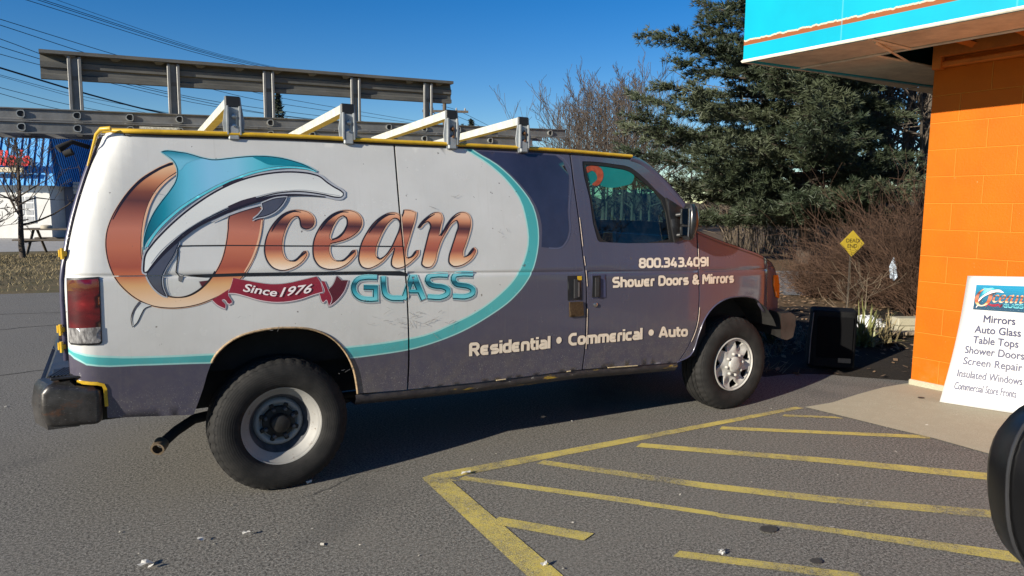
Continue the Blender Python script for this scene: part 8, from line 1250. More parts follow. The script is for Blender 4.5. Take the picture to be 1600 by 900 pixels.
def bare_tree(seed,H,r,depth=4,name='bare_tree',mat=None,fine=.006,trunkfrac=.85,nlimb=13,spread=.75,start=.22):
    q=random.Random(seed); root=empty(name); mat=mat or M_bark
    t=MB(); pts=[Vector((0,0,-.1))];n=8
    for i in range(n): pts.append(pts[-1]+Vector((q.gauss(0,.03*H/8),q.gauss(0,.03*H/8),H*trunkfrac/n)))
    rad=[r*(1-.85*i/n) for i in range(n+1)]
    t.tube(pts,rad,8); t.build('trunk',mat,root,60)
    b=MB()
    for k in range(nlimb):
        f=start+(1-start)*k/nlimb+q.uniform(0,.05); f=min(f,.99); i=int(f*n); p=pts[i].lerp(pts[min(i+1,n)],f*n-i)
        a=k*2.4+q.uniform(-.4,.4); d=Vector((math.cos(a),math.sin(a),q.uniform(.35,.9))).normalized()
        grow(b,p,d,H*.42*(1.15-f)*q.uniform(.8,1.2)+.2,max(fine*1.5,rad[i]*.5),depth-1,q,.3,spread,5,fine)
    b.build('branches',mat,root)
    return root
BT=[]
def place(o,x,y,z,rz,s,label,cat,group=None,first=False):
    c=o if first else copy_tree(o)
    c.location=(x,y,z); c.rotation_euler=(0,0,rz); c.scale=(s,s,s); tag(c,label,cat,group); return c
t1=bare_tree(11,9.0,.15,4,fine=.012); t2=bare_tree(23,10.0,.13,4,fine=.012,spread=.55,nlimb=16); t3=bare_tree(37,8.0,.18,5,fine=.012,spread=.9,nlimb=10)
BG='leafless trees beyond the van and behind the pine'
def world_at(px,t):   # ground spot under a column of the view at a given distance (used only to lay out far trees)
    yaw_=.5148; a=math.atan2(px-800,1108.8); d=Vector((math.sin(yaw_+a),math.cos(yaw_+a))); return -.7853+d.x*t,-4.9401+d.y*t
LBL='slender leafless tree standing in the row beyond the van'
spots=[(t1,905,50,0,.86),(t2,945,48,1,.80),(t1,985,48,2,.8),(t2,968,46,.7,1.0),(t1,1012,46,3,.72),(t2,925,54,4,1.0),(t2,1040,50,5,.72),(t1,880,56,2.2,.76),(t1,1075,54,1.1,.75),(t2,895,60,3.1,.95),(t3,955,58,.3,.95),(t1,1000,60,5.2,.9),(t2,885,66,.9,1.3),(t2,915,64,2.6,1.35),(t1,940,62,3.3,1.4),(t2,975,66,4.1,1.5),(t1,1005,68,5.5,1.5),(t2,925,58,1.9,1.2),(t2,990,56,2.9,1.25),(t1,900,60,4.4,1.25),(t1,960,70,.2,1.5)]
seen=set()
for o,px,t,rz,s in spots:
    x,y=world_at(px,t); place(o,x,y,0,rz,s,LBL,'tree',BG,o.name not in seen); seen.add(o.name)
LBR='leafless pale barked tree behind the shrub to the right of the pine'
for o,px,t,rz,s in [(t3,1395,27,1,1.05),(t1,1345,28,2,1.2),(t2,1425,27,.3,1.1),(t3,1375,30,2.6,1.25),(t1,1440,25,5,1.05),(t2,1330,33,3,1.3),(t3,1300,34,4.0,1.1),(t1,1410,29,3.7,1.1),(t3,1440,31,1.7,1.2)]:
    x,y=world_at(px,t); c=place(o,x,y,0,rz,s,LBR,'tree','leafless trees behind the shrub')
    for ch in c.children:
        ch.data=ch.data.copy(); ch.data.materials[0]=M_bark2
# trees behind the viewer, seen only as reflections in the glass and paint
for o,x,y,rz,s in [(t1,16,-24,0,1.1),(t2,22,-30,1,1.2),(t3,28,-34,2,1.3),(t2,12,-30,3,1.1),(t1,34,-30,4,1.2),(t3,6,-34,5,1.2),(t1,-10,-36,1,1.2),(t2,-2,-32,2,1.1)]:
    place(o,x,y,0,rz,s,'leafless tree across the car park behind the viewer','tree','trees behind the viewer')

def pine(x,y,seed=3):
    q=random.Random(seed); root=empty('pine_tree',(x,y,0)); tag(root,'tall dense evergreen pine with blue-green needle clumps beside the shop','tree')
    H=13.0; tr=MB(); pts=[Vector((.02*math.sin(i),.02*math.cos(i*2),H*i/12-.1)) for i in range(13)]; tr.tube(pts,[.26*(1-.9*i/12) for i in range(13)],10); tr.build('trunk',M_bark,root,60)
    lm=MB(); V=[];F=[];S=[]
    view=Vector((.489,.865,0)); right=Vector((.865,-.489,0))
    def tuft(p,d,sh,L):
        k=13
        for i in range(k):
            v=(d+Vector((q.gauss(0,.62),q.gauss(0,.62),q.gauss(0,.5)))).normalized(); w=v.cross(Vector((q.gauss(0,1),q.gauss(0,1),q.gauss(0,1)))).normalized()*.010
            n=len(V); l=L*q.uniform(.7,1.15); V.extend([tuple(p-w),tuple(p+w),tuple(p+v*l*.6+w*1.1),tuple(p+v*l)]); F.append((n,n+1,n+2,n+3)); s=sh+q.uniform(-.12,.12); S.extend([s]*4)
    prof=[(1.0,2.5),(1.6,3.5),(2.2,4.2),(3,4.7),(4.2,4.6),(5.6,4.3),(6.6,3.5),(7.6,2.8),(10,2.0),(13,.3)]
    def reach(h):
        for (h0,r0),(h1,r1) in zip(prof,prof[1:]):
            if h0<=h<=h1: return r0+(r1-r0)*(h-h0)/(h1-h0)
        return .3
    NL=150
    for k in range(NL):
        h=1.25+(H-1.7)*(k/NL)**1.35; a=k*2.39996+q.uniform(-.3,.3); d=Vector((math.cos(a),math.sin(a),0))
        rr=reach(h)*q.uniform(.66,1.06); side_=d.dot(right)
        if side_>.15 and h>2.6: rr*=.46
        if side_>.25 and h<=2.6: rr*=.75
        if side_<-.35 and 2.0<h<3.4: rr*=1.04
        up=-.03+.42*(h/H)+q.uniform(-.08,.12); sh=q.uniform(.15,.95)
        n=10; P=[]
        for i in range(n+1):
            t=i/n; P.append(Vector((0,0,h))+d*rr*t+Vector((0,0,rr*(up*t-.16*t*t+.16*t**4))))
        lm.tube(P,[.055*(1-.85*i/n)+.006 for i in range(n+1)],5,False)
        for i in range(2,n+1):
            for s_ in range(3 if i<n else 4):
                a2=q.uniform(-1.25,1.25) if i<n else q.uniform(-.6,.6)
                bd=d.copy(); bd.rotate(Matrix.Rotation(a2,3,'Z').to_quaternion()); bd=(bd+Vector((0,0,q.uniform(-.15,.40)))).normalized()
                bl=rr*q.uniform(.12,.28)*(1.15-.35*i/n)+.15; p0=P[i]; p1=p0+bd*bl
                lm.tube([p0,p1],[.012,.005],3,False)
                m_=max(3,int(bl/.13))
                for j in range(1,m_+1):
                    for _ in range(2):
                        p=p0.lerp(p1,j/m_)+Vector((q.gauss(0,.07),q.gauss(0,.07),q.gauss(0,.05)))
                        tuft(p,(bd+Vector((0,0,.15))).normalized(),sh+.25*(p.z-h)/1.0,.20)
    lm.build('limbs',M_bark,root)
    me=bpy.data.meshes.new('foliage'); me.from_pydata(V,[],F); me.materials.append(M_needle)
    at=me.attributes.new('shade','FLOAT','POINT'); at.data.foreach_set('value',S)
    o=bpy.data.objects.new('foliage',me); COL.objects.link(o); o.parent=root
    return root
px_,py_=world_at(1258,23.0); pine(px_,py_)

def shrub(seed,rx,h,n,mat,fine=.0026):
    q=random.Random(seed); root=empty('bare_shrub'); b=MB()
    for i in range(n):
        a=q.uniform(0,2*math.pi); r0=q.uniform(0,.28)*rx; lean=q.uniform(.1,1.0)
        p=Vector((math.cos(a)*r0,math.sin(a)*r0,0)); lobe=.72+.28*math.sin(3*a+seed)+.2*math.sin(5*a+2*seed); d=Vector((math.cos(a)*lean*rx/h,math.sin(a)*lean*rx/h,1)).normalized()
        grow(b,p,d,h*q.uniform(.45,1.08)*lobe,.007,2,q,.10,.55,4,fine,(4,6),4)
    b.build('twigs',mat,root)
    return root
s1=shrub(5,1.2,1.25,170,M_twig); s2=shrub(9,1.1,.95,140,M_twig)
sx,sy=world_at(1410,13.2); place(s1,sx,sy,0,0,.98,'tallest brown leafless shrub beside the orange wall','shrub','leafless brown shrubs by the road',True)
sx,sy=world_at(1355,13.6); place(s1,sx,sy,0,2,.86,'rounded brown leafless shrub in front of the yellow sign post','shrub','leafless brown shrubs by the road')
sx,sy=world_at(1275,14.2); place(s2,sx,sy,0,1,.72,'low sprawling brown shrub at the left end of the shrub row','shrub','leafless brown shrubs by the road',True)
sx,sy=world_at(1312,14.0); place(s2,sx,sy,0,3,.85,'middle brown shrub below the pine trunk','shrub','leafless brown shrubs by the road')
sx,sy=world_at(1455,12.4); place(s1,sx,sy,0,4,1.0,'brown shrub half hidden behind the orange wall corner','shrub','leafless brown shrubs by the road')
# thicket of thin stems far behind
th=MB(); q=random.Random(77)
for i in range(420):
    x,y=world_at(q.uniform(1130,1460),q.uniform(26,36)); hgt=q.uniform(.9,2.3); lean=Vector((q.gauss(0,.18),q.gauss(0,.18),1))
    th.tube([(x,y,0),(x+lean.x*hgt*.5,y+lean.y*hgt*.5,hgt*.5),(x+lean.x*hgt+q.gauss(0,.2),y+lean.y*hgt,hgt)],[.022,.015,.008],3,False)
    for j in range(3):
        f=q.uniform(.35,.9); th.tube([(x+lean.x*hgt*f,y+lean.y*hgt*f,hgt*f),(x+lean.x*hgt*f+q.gauss(0,.4),y+lean.y*hgt*f+q.gauss(0,.4),hgt*f+q.uniform(.1,.6))],[.011,.006],3,False)
tag(th.build('thicket',M_twig2),'tangled pale saplings and brush under and behind the pine','brush',kind='stuff')
# distant wood line all round the lot
wd=MB(); q=random.Random(101)
for i in range(1500):
    a=q.uniform(-60,75); d=q.uniform(62,85); x,y=-.8+math.sin(R(a))*d,-5+math.cos(R(a))*d; hgt=q.uniform(.7,2.3)*(1.0 if q.random()<.93 else 2.0)
    wd.tube([(x,y,0),(x+q.gauss(0,.3),y,hgt*.6),(x+q.gauss(0,.6),y,hgt)],[.12,.07,.02],3,False)
    for j in range(5):
        f=q.uniform(.25,.95); wd.tube([(x,y,hgt*f),(x+q.gauss(0,1.1),y+q.gauss(0,.6),hgt*f+q.uniform(.2,1.2))],[.05,.015],3,False)
tag(wd.build('far_wood',M_twig),'far leafless wood along the horizon','wood',kind='stuff')
hl=MB(); q=random.Random(4); top=[]
for i in range(181):
    a=R(-70+150*i/180); d=100; x,y=-.8+math.sin(a)*d,-5+math.cos(a)*d; h_=2.6+1.0*math.sin(i*.21)+.6*math.sin(i*.77+1)+q.uniform(-.5,.9); hl.v+=[(x,y,-.5),(x,y,h_),(x*1.12,y*1.12,h_*.9)]
for i in range(180): a=3*i; hl.f+=[(a,a+3,a+4,a+1),(a+1,a+4,a+5,a+2)]; hl.m+=[0,0]
tag(hl.build('hills',flat('winter_woodland',(.040,.033,.027,1),1.0,0,.5,.35)),kind='structure')
# saplings in the bed
sp0=bare_tree(51,.85,.011,2,'sapling',M_twig2,.0025,.9,8,.30,.35)
x,y=world_at(1358,11.6); place(sp0,x,y,0,0,1.0,'taller of two pale thin saplings behind the yucca','sapling','pale saplings in the bed',True)
x,y=world_at(1330,10.6); place(sp0,x,y,0,2,.82,'shorter pale thin sapling just above the loudspeaker','sapling','pale saplings in the bed')
sp1=bare_tree(61,.8,.012,2,'sapling',M_bark,.003,.9,8,.6,.3); place(sp1,5.75,1.05,0,0,1.0,'small dark leafless sapling between van nose and loudspeaker','sapling',None,True)
# yucca and low plants
def blades(name,x,y,n,L,w,mat,seed,label,cat,flop=.5,group=None):
    q=random.Random(seed); m=MB()
    for i in range(n):
        a=q.uniform(0,2*math.pi); el=q.uniform(.35,1.45); l=L*q.uniform(.6,1.1); d=Vector((math.cos(a)*math.cos(el),math.sin(a)*math.cos(el),math.sin(el))); sd=Vector((-math.sin(a),math.cos(a),0))*w
        p=Vector((q.gauss(0,.04),q.gauss(0,.04),0)); n0=len(m.v)
        for k in range(5):
            t=k/4; c=p+d*l*t-Vector((0,0,flop*l*t*t*math.cos(el)*.6)); ww=sd*(1-t)**.7; m.v+=[tuple(c-ww),tuple(c+ww)]
        for k in range(4): m.f.append((n0+2*k,n0+2*k+1,n0+2*k+3,n0+2*k+2)); m.m.append(0)
    o=m.build(name,mat,None,loc=(x,y,0)); tag(o,label,cat,group); return o
M_yuc=flat('yucca_leaf',(.17,.175,.060,1),.5,0,.5,8); M_dry=flat('dry_leaf',(.24,.19,.10,1),.8,0,.4,9); M_ever=flat('dark_leaf',(.035,.042,.020,1),.5,0,.4,9)
x,y=world_at(1358,9.3); blades('yucca_plant',x,y,70,.62,.014,M_yuc,1,'green and straw coloured yucca clump beside the loudspeaker','plant')
x,y=world_at(1392,9.6); blades('yucca_plant',x,y,50,.5,.012,M_dry,2,'straw coloured drooping yucca clump nearer the orange wall','plant',.8)
for i,(x,y,lb) in enumerate(((5.15,1.45,'dark low evergreen plant just ahead of the van bumper'),(6.1,.9,'dark low evergreen plant behind the loudspeaker'),(6.5,1.5,'straggly dark plant at the back of the mulch bed'))): blades('low_plant',x,y,90,.34,.016,M_ever,10+i,lb,'plant',.5)
# dry grass in the bed and leaf litter behind it
lt_=MB(); q=random.Random(15)
def leaf(m,x,y,z,s,q):
    a=q.uniform(0,6.28); t=q.uniform(-.5,.5); u=Vector((math.cos(a),math.sin(a),t*.6))*s; v=Vector((-math.sin(a),math.cos(a),q.uniform(-.5,.5)))*s*.6; c=Vector((x,y,z)); m.add([c-u,c-v,c+u,c+v],[(0,1,2,3)])
for i in range(5200):
    x=q.uniform(4.6,14); y=q.uniform(-1.0,7.5)
    if y<-.9 and x<5.8: continue
    if y < -.10-(x-4.6)*.85 or (x<5.2 and y>3.4) or (y<.1 and x<6.3 and q.random()<.75): continue
    leaf(lt_,x,y,q.uniform(.004,.03),q.uniform(.02,.05),q)
tag(lt_.build('leaf_litter',flat('fallen_leaves',(.20,.125,.070,1),.85,0,.45,3)),'brown fallen leaves scattered over the bed and roadside','leaves',kind='stuff')
gs=MB()
for i in range(2600):
    x=q.uniform(4.4,7.2); y=q.uniform(-1.0,2.6)
    if y< -.10-(x-4.6)*.80 or (y<.25 and x>5.0): continue
    h=q.uniform(.04,.17); a=q.uniform(0,6.28); w=Vector((math.cos(a),math.sin(a),0))*.005; l=Vector((q.gauss(0,.07),q.gauss(0,.07),h)); p=Vector((x,y,0)); gs.add([p-w,p+w,p+l],[(0,1,2)])
tag(gs.build('dry_grass',flat('straw_blades',(.15,.125,.085,1),.8,0,.4,6)),'dry straw grass tufts in the mulch bed','grass',kind='stuff')
vg=MB()
for i in range(15000):
    t=q.random()**.6; y=9.9+t*11; x=q.uniform(-9.5,2.0)
    if y<10.9-.98*(x+8)/7*1.0 or y<9.9: continue
    h=q.uniform(.03,.09); a=q.uniform(0,6.28); w=Vector((math.cos(a),math.sin(a),0))*.009; l=Vector((q.gauss(0,.05),q.gauss(0,.05),h)); p=Vector((x,y,0)); vg.add([p-w,p+w,p+l],[(0,1,2)])
tag(vg.build('verge_grass',flat('winter_grass',(.21,.165,.085,1),.85,0,.45,1.3)),'dry yellow winter grass on the verge left of the van','grass',kind='stuff')
# road sign
sg=empty('road_sign'); x,y=world_at(1330,12.3); sg.location=(x,y,0); sg.rotation_euler=(0,0,R(-22)); tag(sg,'yellow diamond DEAD END sign among the brown shrubs','road sign')
p_=MB(); p_.box((0,.02,.53),(.022,.02,1.06)); p_.build('post',flat('sign_post',(.05,.04,.03,1),.8),sg)
s_=MB(); hs_=.205; s_.prism([(0,-hs_),(hs_,0),(0,hs_),(-hs_,0)],-.004,.004); so_=s_.build('sign_plate',flat('sign_yellow',(.40,.29,.03,1),.45,0,.12,12),sg); so_.location=(0,-.005,1.08)
for body,zz in (('DEAD',.025),('END',-.095)):
    vs,fs=text_tris(body,0.0); bx=text_box(body); m=MB(); m.add([((a-(bx[0]+bx[1])/2)*.085,-.012,1.08+zz*.70+b*.085) for a,b in vs],fs); m.build('sign_lettering',M_black,sg)
# concrete blocks, plank, white sheet by the shop corner
cbk=MB()
for i in range(2): cbk.box((0,0,.05+.105*i),(.34,.2,.10),Matrix.Rotation(R(4*i),3,'Z'),.008)
o=cbk.build('concrete_blocks',M_conc); x,y=world_at(1424,10.6); o.location=(x,y,0); o.rotation_euler=(0,0,R(-30)); tag(o,'two pale concrete blocks stacked beside the orange wall','blocks')
pk=MB(); pk.box((0,0,.025),(1.1,.14,.04),bev=.004); o=pk.build('wooden_plank',flat('grey_wood',(.26,.20,.14,1),.8,0,.3,14)); x,y=world_at(1408,10.2); o.location=(x,y,.02); o.rotation_euler=(0,0,R(-24)); tag(o,'weathered plank lying on the ground by the concrete blocks','plank')
def lump(name,x,y,rx,ry,h,seed,mat,label,cat,rz=0):
    q=random.Random(seed); m=MB(); n,k=18,6
    for i in range(k+1):
        t=i/k*math.pi/2
        for j in range(n):
            a=2*math.pi*j/n; w=1+q.uniform(-.16,.16); m.v.append((rx*math.cos(a)*math.cos(t)*w,ry*math.sin(a)*math.cos(t)*w,h*math.sin(t)*(1+q.uniform(-.2,.2))))
    for i in range(k):
        for j in range(n): m.f.append((i*n+j,i*n+(j+1)%n,(i+1)*n+(j+1)%n,(i+1)*n+j)); m.m.append(0)
    m.f.append(tuple(k*n+j for j in range(n))); m.m.append(0)
    o=m.build(name,mat,None,35,loc=(x,y,0)); o.rotation_euler=(0,0,rz); tag(o,label,cat); return o
M_white=flat('white_plastic',(.62,.63,.64,1),.5,0,.2,30)
x,y=world_at(1357,11.0); lump('plastic_sheet',x,y,.30,.2,.13,4,M_white,'crumpled white plastic sheet behind the yucca','plastic sheet',R(-30))
bg=MB(); bg.add([(0,0,.20),(-.05,.01,.05),(-.03,0,-.12),(.03,.01,-.16),(.07,0,-.1),(.05,.02,.06)],[(0,1,2,3,4,5)]); o=bg.build('plastic_bag',flat('pale_blue_bag',(.48,.56,.66,1),.4,0,.3,40)); x,y=world_at(1397,11.9); o.location=(x,y,.72); o.rotation_euler=(0,0,R(-30)); tag(o,'pale blue plastic bag snagged in the brown shrub','bag')
sm=o.modifiers.new('thickness','SOLIDIFY'); sm.thickness=.01
# paper litter on the asphalt
LL=['torn white paper scrap at the front left of the lot','scrap of white paper beside the first paper at front left','small white paper bit on open asphalt ahead of the rear wheel','curled pale paper bit right of another on open asphalt','crumpled white paper on the corner of the yellow line','white paper scrap against the rear tyre','pale twig scrap by the lower yellow line corner','white paper strip on the lowest yellow hatch line','thin white sliver on the lowest yellow hatch line','pale paper curl in the sun just beyond the van shadow']
for i,(p,lb) in enumerate(zip(GROUND['litter'],LL)):
    q=random.Random(i+30); m=MB(); n=9; r=.022 if i in (0,4) else .013
    vs=[(0,0,.012)]+[(math.cos(2*math.pi*j/n)*r*q.uniform(.5,1.3)*1.5,math.sin(2*math.pi*j/n)*r*q.uniform(.5,1.2),q.uniform(.001,.016)) for j in range(n)]
    m.add(vs,[(0,j+1,(j+1)%n+1) for j in range(n)]); o=m.build('paper_litter',flat('pale_paper',(.52,.50,.45,1),.8,0,.25,60),None,loc=(p[0],p[1],.010)); tag(o,lb,'litter','paper litter on the asphalt')

gt_=MB(); q=random.Random(64)
for i in range(420):
    x=q.uniform(-3.2,5.4); y=-1.0-q.random()*3.6 if q.random()<.7 else q.uniform(-1,9)
    if x>3.9 and y>-1.2: continue
    leaf(gt_,x,y,q.uniform(.004,.008),q.uniform(.003,.009) if q.random()<.93 else q.uniform(.012,.02),q)
tag(gt_.build('grit',flat('pale_grit',(.42,.39,.33,1),.9,0,.5,2)),'pale grit and crumbs scattered over the asphalt','grit',kind='stuff')
M_crack=flat('crack_tar',(.035,.032,.028,1),.95,0,.3,40)
q=random.Random(8)
for n_,(A_,B_,w_) in enumerate((((-.42,-2.35),(-.02,-2.95),.006),((-4.2,2.4),(-1.25,3.1),.02),((-3.6,.9),(-1.6,1.35),.014),((-4.6,5.3),(-1.0,6.1),.025),((-3.5,7.6),(-.9,7.1),.02))):
    L_=[]; K_=26
    for i in range(K_+1):
        t=i/K_; L_.append((A_[0]+(B_[0]-A_[0])*t+q.gauss(0,.010),A_[1]+(B_[1]-A_[1])*t+q.gauss(0,.016)))
    P_=strip(L_,w_); m=MB(); m.add([(a,b,.0022) for a,b in P_],[(i,i+1,2*K_-i,2*K_+1-i) for i in range(K_)]); o=m.build('asphalt_crack',M_crack); tag(o,kind='structure')
    if o.data.polygons[0].normal.z<0: o.data.flip_normals()
# ------------------------------------------------------------------ restaurant with blue metal roof, far left
hx,hy=-3.04,32.6
ho=empty('restaurant_building',(hx,hy,0),R(-17)); tag(ho,'white restaurant with a bright blue ribbed metal roof and red script sign','building')
def plaster(name,c): return flat(name,c,.8,0,.10,2)
w_=MB(); w_.box((-1.6,3,1.25),(3.2,6,2.5)); w_.build('wall',plaster('white_plaster',(.64,.63,.60,1)),ho)
w_=MB(); w_.box((-6.2,3.4,1.25),(6.0,5.2,2.5)); w_.build('wing_wall',plaster('grey_plaster',(.34,.36,.40,1)),ho)  # bluish grey paints in the shade on this part of the wall
w_=MB(); w_.box((2.3,4.4,1.25),(4.58,5.6,2.5)); w_.build('wing_wall',plaster('slate_plaster',(.16,.18,.25,1)),ho)
def roof_mat():
    k=NT('blue_ribbed_metal'); co=k.coord(); c=k.mix(k.step(k.noise(1.2,4,.6,co),.3,.7),rgb(.09,.34,.70),rgb(.12,.40,.78)); k.p(Base_Color=c,Roughness=.4,Metallic=.1); return k.m
M_blue=roof_mat()
rf=MB(); zb,zt=2.3,4.75
rf.add([(-9,-.45,zb),(.38,-.45,zb),(-.12,.55,zt),(-9,.55,zt)],[(0,1,2,3)])
rf.add([(.38,-.45,zb),(.38,8,zb),(-.12,8,zt),(-.12,.55,zt)],[(0,1,2,3)])
rf.add([(-9,.55,zt),(-.12,.55,zt),(-.12,8,zt),(-9,8,zt)],[(0,1,2,3)])
rf.add([(-9,-.45,zb),(.38,-.45,zb),(.38,8,zb),(-9,8,zb)],[(3,2,1,0)])
x=-8.9
ribs=MB()
while x<.25:
    ribs.tube([(x,-.475,zb),(x-.0-(.05*(x+4)/4 if False else 0),.53,zt)],.030,4); x+=.27
y=-.2
while y<7.8:
    ribs.tube([(.40,y,zb),(-.10,max(y,.6),zt)],.022,4); y+=.27
ro=rf.build('roof',M_blue,ho); ribs.build('standing_seams',flat('dark_blue_seam',(.012,.07,.20,1),.4),ro)
tp=MB(); tp.tube([(-9,.55,zt+.02),(-.12,.55,zt+.02),(-.12,8,zt+.02)],.05,4); tp.build('ridge_cap',flat('pale_blue_cap',(.20,.45,.68,1),.4),ro)
fs_=MB(); fs_.box((2.6,1.42,2.25),(4.2,.2,.55)); 
for dz in (-.1,.08): fs_.box((2.6,1.30,2.25+dz),(4.2,.06,.1))
fs_.build('fascia_board',flat('cream_board',(.50,.49,.45,1),.7),ho)
wi=MB(); wi.box((-.98,-.02,1.28),(.72,.06,1.2)); wo=wi.build('window',flat('window_frame_white',(.70,.70,.68,1),.6),ho)
wi=MB()
for i in range(2):
    for j in range(4): wi.box((-1.15+.34*i,-.055,.84+.29*j),(.28,.012,.22))
wi.build('pane',flat('grey_pane',(.42,.43,.44,1),.2,0,.15,3),wo)
dr=MB(); dr.box((.95,1.55,1.05),(.9,.08,2.1)); dro=dr.build('door',flat('dark_blue_door',(.03,.04,.08,1),.5),ho)
dr=MB(); dr.box((.95,1.50,1.45),(.5,.03,.6)); dr.build('door_pane',flat('pale_door_pane',(.28,.30,.33,1),.2),dro)
# sign on the roof: red script name over a cream strip board
sgb=MB(); sgb.box((-1.65,-.62,3.30),(2.6,.06,.34)); sgo=sgb.build('sign_board',flat('dark_sign_back',(.03,.035,.06,1),.6),ho)
vs,fs=text_tris("Stella's",.02,.25); bx=text_box("Stella's"); m=MB(); sc_=2.25/(bx[1]-bx[0])
m.add([(-2.75+(a-bx[0])*sc_,-.68,3.13+b*sc_*1.05) for a,b in vs],fs); m.build('sign_lettering',flat('sign_red',(.62,.03,.03,1),.4),sgo)
sgb=MB(); sgb.box((-1.55,-.66,2.94),(1.7,.08,.20)); sgb.build('sign_strip',flat('cream_strip',(.62,.54,.38,1),.5,0,.6,14),sgo)
vt=MB(); vt.lathe([(.22,0),(.22,.12),(.30,.14),(.30,.22),(0,.30)],'z',(.9,1.2,zt),12); vt.tube([(.3,1.0,zt),(.3,1.0,zt+.35)],.05,8); vt.build('roof_vent',M_chrome,ho,40)
# picnic table, bucket, tree on the verge
pt_=empty('picnic_table',(-2.25,21.4,0),R(-20)); tag(pt_,'dark wooden picnic table on the grass left of the van','picnic table')
M_wood=flat('dark_wood',(.085,.070,.055,1),.8,0,.3,10)
a=MB(); a.box((0,0,.76),(1.8,.75,.05),bev=.01); a.build('table_top',M_wood,pt_)
for s in (-1,1):
    a=MB(); a.box((0,s*.68,.45),(1.8,.26,.05),bev=.01); a.build('bench',M_wood,pt_)
for s in (-1,1):
    a=MB(); a.tube([(s*.6,-.62,0),(s*.6,-.12,.73)],.045,4); a.tube([(s*.6,.62,0),(s*.6,.12,.73)],.045,4); a.box((s*.6,0,.41),(.05,1.5,.09)); a.build('leg_frame',M_wood,pt_)
bk=MB(); bk.lathe([(0,0),(.13,0),(.16,.36),(.15,.36),(.12,.02)],'z',(0,0,0),16); o=bk.build('bucket',M_white,None,40); o.location=(-1.78,19.6,0); tag(o,'small white bucket on the grass beside the picnic table','bucket')
bx_=MB(); bx_.lathe([(0,0),(.16,0),(.16,.07),(.12,.10),(0,.11)],'z',(0,0,0),14); o=bx_.build('ashtray',flat('tan_bowl',(.40,.36,.28,1),.7),None,40); o.location=(-2.5,21.3,.785); tag(o,'tan bowl standing on top of the picnic table','bowl')
ty=bare_tree(83,3.9,.085,4,'bare_tree',M_bark,.007,.9,15,.6,.28); ty.location=(-2.99,19.6,0); tag(ty,'small dark leafless tree on the grass in front of the blue roofed restaurant','tree')
ty2=bare_tree(91,2.1,.08,5,'bare_tree',M_bark,.008,.7,13,.95,.30); ty2.location=(-4.05,19.0,0); tag(ty2,'dark spreading leafless tree cut off by the left edge of the photo','tree')

# ------------------------------------------------------------------ utility pole and wires
up=empty('utility_pole',(18.1,37.4,0)); tag(up,'grey wooden utility pole with crossarms seen above the van roof','utility pole')
p_=MB(); p_.tube([(0,0,0),(0,0,8.9)],[.16,.11],10); p_.build('pole',M_bark2,up,60)
rm=Matrix.Rotation(R(-25),3,'Z')
for z in (7.55,):
    c_=MB(); c_.box((0,-.15,z),(2.9,.12,.14),rm); 
    c_.tube([rm@Vector((-.8,-.15,z)),Vector((0,-.1,z-.7))],.03,4); c_.tube([rm@Vector((.8,-.15,z)),Vector((0,-.1,z-.7))],.03,4); ca=c_.build('crossarm',M_bark2,up)
    i_=MB()
    for x in (-1.3,-.75,.75,1.3): v=rm@Vector((x,-.15,z+.16)); i_.lathe([(.05,-.09),(.07,0),(.04,.05),(0,.09)],'z',tuple(v),8)
    i_.build('insulators',M_galv,ca)
def wire_pt(px,py,t):   # point on the line of a wire at a distance t along the view axis
    d=_f+_r2*((px-800)/1108.8)-_u2*((py-450)/1108.8); return Vector((-.7853,-4.9401,1.6031))+d*t
WIRES=[([(-120,-50),(42,0),(345,96),(655,152)],.010),([(-120,-56),(57,-1),(345,93),(655,150)],.010),([(-120,-58),(60,-3),(345,91),(655,148)],.010),([(-100,-70),(88,0),(344,89),(700,157)],.007),
 ([(-120,-8),(0,30),(187,88),(400,147),(690,196)],.010),([(-120,1),(0,39),(136,84),(287,128),(400,157),(690,199)],.010),([(-120,22),(0,60),(150,118),(332,160),(690,205)],.010),([(-120,34),(0,73),(185,130),(400,177),(690,207)],.010),([(-120,48),(0,85),(140,122),(325,167),(690,212)],.009),
 ([(-120,70),(0,106),(118,142),(247,177),(600,236)],.026),([(-120,84),(0,117),(118,149),(270,178),(600,232)],.007),([(-120,88),(0,119),(118,153),(200,172),(600,236)],.006),([(-120,105),(0,137),(118,167),(500,230)],.008),([(-120,112),(0,146),(83,170),(500,245)],.008),
 ([(690,165),(715,172),(765,197),(840,240)],.010),([(690,172),(735,190),(800,222)],.008)]
for i,(pp,r) in enumerate(WIRES):
    pts=[]; n=len(pp)
    for k in range(n-1):
        for j in range(6):
            t=j/6; pts.append((pp[k][0]+(pp[k+1][0]-pp[k][0])*t,pp[k][1]+(pp[k+1][1]-pp[k][1])*t))
    pts.append(pp[-1])
    for _ in range(3): pts=[pts[0]]+[((a[0]+2*b[0]+c[0])/4,(a[1]+2*b[1]+c[1])/4) for a,b,c in zip(pts,pts[1:],pts[2:])]+[pts[-1]]
    W=[]
    for (px,py) in pts:
        u=(px+150)/850; t=1/((1-u)/17+u/46) if i<14 else 46+ (px-690)*.12
        W.append(wire_pt(px,py,t))
    m=MB(); m.tube(W,r if i<14 else .014,5,False); o=m.build('overhead_wire',flat('black_cable',(.010,.011,.02,1),.6),None,180)
    tag(o,'thick dark overhead cable, the heaviest of those crossing at left' if i==9 else 'thin dark wire falling away to the right of the utility pole' if i>=14 else 'thin dark overhead wire crossing the sky at left','wire','overhead wires')
ev=[(440,60,10.2),(735,62,8.9),(722,60,8.2)]
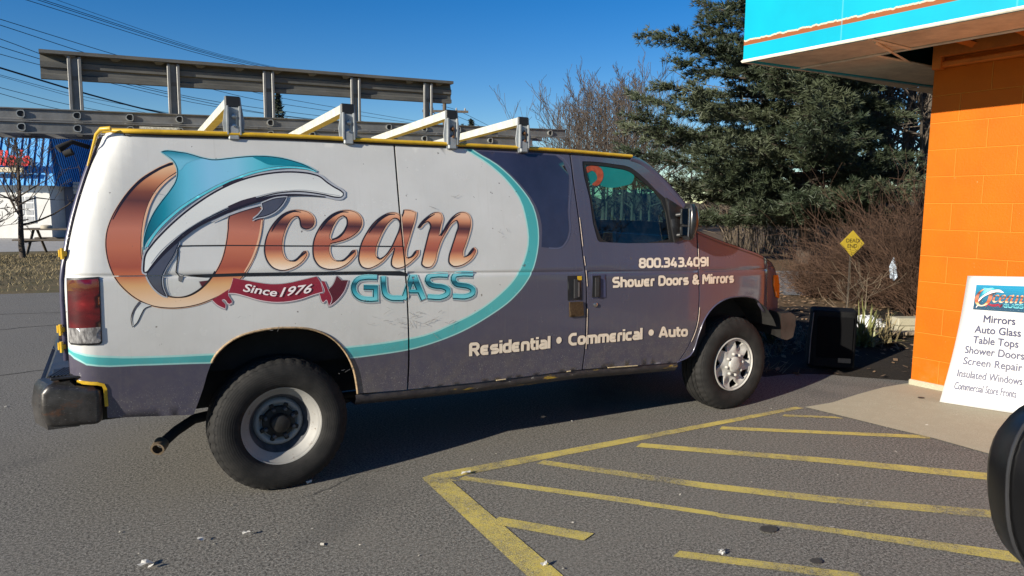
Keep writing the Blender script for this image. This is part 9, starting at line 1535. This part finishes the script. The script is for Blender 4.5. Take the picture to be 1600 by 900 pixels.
for px,t,h in ev:
    x,y=world_at(px,t); q=random.Random(px); V=MB(); root=empty('evergreen_tree',(x,y,0)); tag(root,'distant dark evergreen tree top just showing over the ladder'+(' near the rear bracket' if px<500 else ' right of the utility pole'),'tree','distant evergreen tops')
    a=MB(); a.tube([(0,0,0),(0,0,h)],[.16,.02],6); a.build('trunk',M_bark,root)
    for i in range(1500):
        f=q.uniform(.45,1.0); rr=(1-f)*2.6*q.random()**.5+.05; an=q.uniform(0,6.28); p=Vector((rr*math.cos(an),rr*math.sin(an),h*f)); d=Vector((q.gauss(0,1),q.gauss(0,1),q.gauss(.4,.6))).normalized()*.3; s_=d.orthogonal().normalized()*.08
        V.add([p-s_,p+s_,p+d],[(0,1,2)])
    V.build('foliage',flat('dark_evergreen',(.03,.04,.022,1),.7,0,.4,2),root)

# ------------------------------------------------------------------ the viewer's own door mirror, bottom right
wm=empty('wing_mirror',(.0,-4.75,1.2)); tag(wm,'black rounded car wing mirror close to the viewer at bottom right','car mirror')
C3=wire_pt(1762,781,.80)
def mloc(a,b,c): return C3+_r2*a+_u2*b+_f*c-wm.location
mm=MB(); n,k=40,9
prof=[(.74,-.010),(.90,-.024),(.985,-.020),(1.0,.0),(.985,.03),(.93,.065),(.78,.095),(.5,.115),(.0,.12)]
for (s_,dz) in prof:
    for j in range(n):
        a=2*math.pi*j/n; ca,sa=math.cos(a),math.sin(a)
        x=.122*(abs(ca)**.75)*(1 if ca>0 else -1)*s_; y=.119*(abs(sa)**.82)*(1 if sa>0 else -1)*s_
        mm.v.append(tuple(mloc((x-.049)*1.0+.049+.018*sa*0,y,dz)))
for i in range(len(prof)-1):
    for j in range(n): mm.f.append((i*n+j,i*n+(j+1)%n,(i+1)*n+(j+1)%n,(i+1)*n+j)); mm.m.append(0)
mo=fix_normals(mm.build('mirror_housing',flat('gloss_black',(.005,.005,.0055,1),.32,0,.1,10,spec=.4),wm,60))
mgl=MB(); mgl.v=[tuple(mloc(.0915*(abs(math.cos(a))**.75)*(1 if math.cos(a)>0 else -1)-.049*0+.0,.088*(abs(math.sin(a))**.82)*(1 if math.sin(a)>0 else -1),-.010)) for a in [2*math.pi*j/n for j in range(n)]]; mgl.f=[tuple(range(n))]; mgl.m=[0]
fix_normals(mgl.build('mirror_glass',flat('dark_mirror',(.35,.42,.5,1),.04,1.0,.05),wm))
tm=MB(); tm.tube([mloc(.1235*(abs(math.cos(a))**.75)*(1 if math.cos(a)>0 else -1),.1205*(abs(math.sin(a))**.82)*(1 if math.sin(a)>0 else -1),.018) for a in [2*math.pi*j/48 for j in range(49)]],.0022,6); tm.build('mirror_seam',flat('seam_grey',(.03,.03,.032,1),.4),mo,60)
ar=MB(); ar.tube([mloc(.09,-.03,.06),mloc(.20,-.07,.04),mloc(.30,-.10,.0)],[.03,.028,.035],8); ar.build('mirror_arm',flat('gloss_black',(.006,.006,.007,1),.22),wm,60)
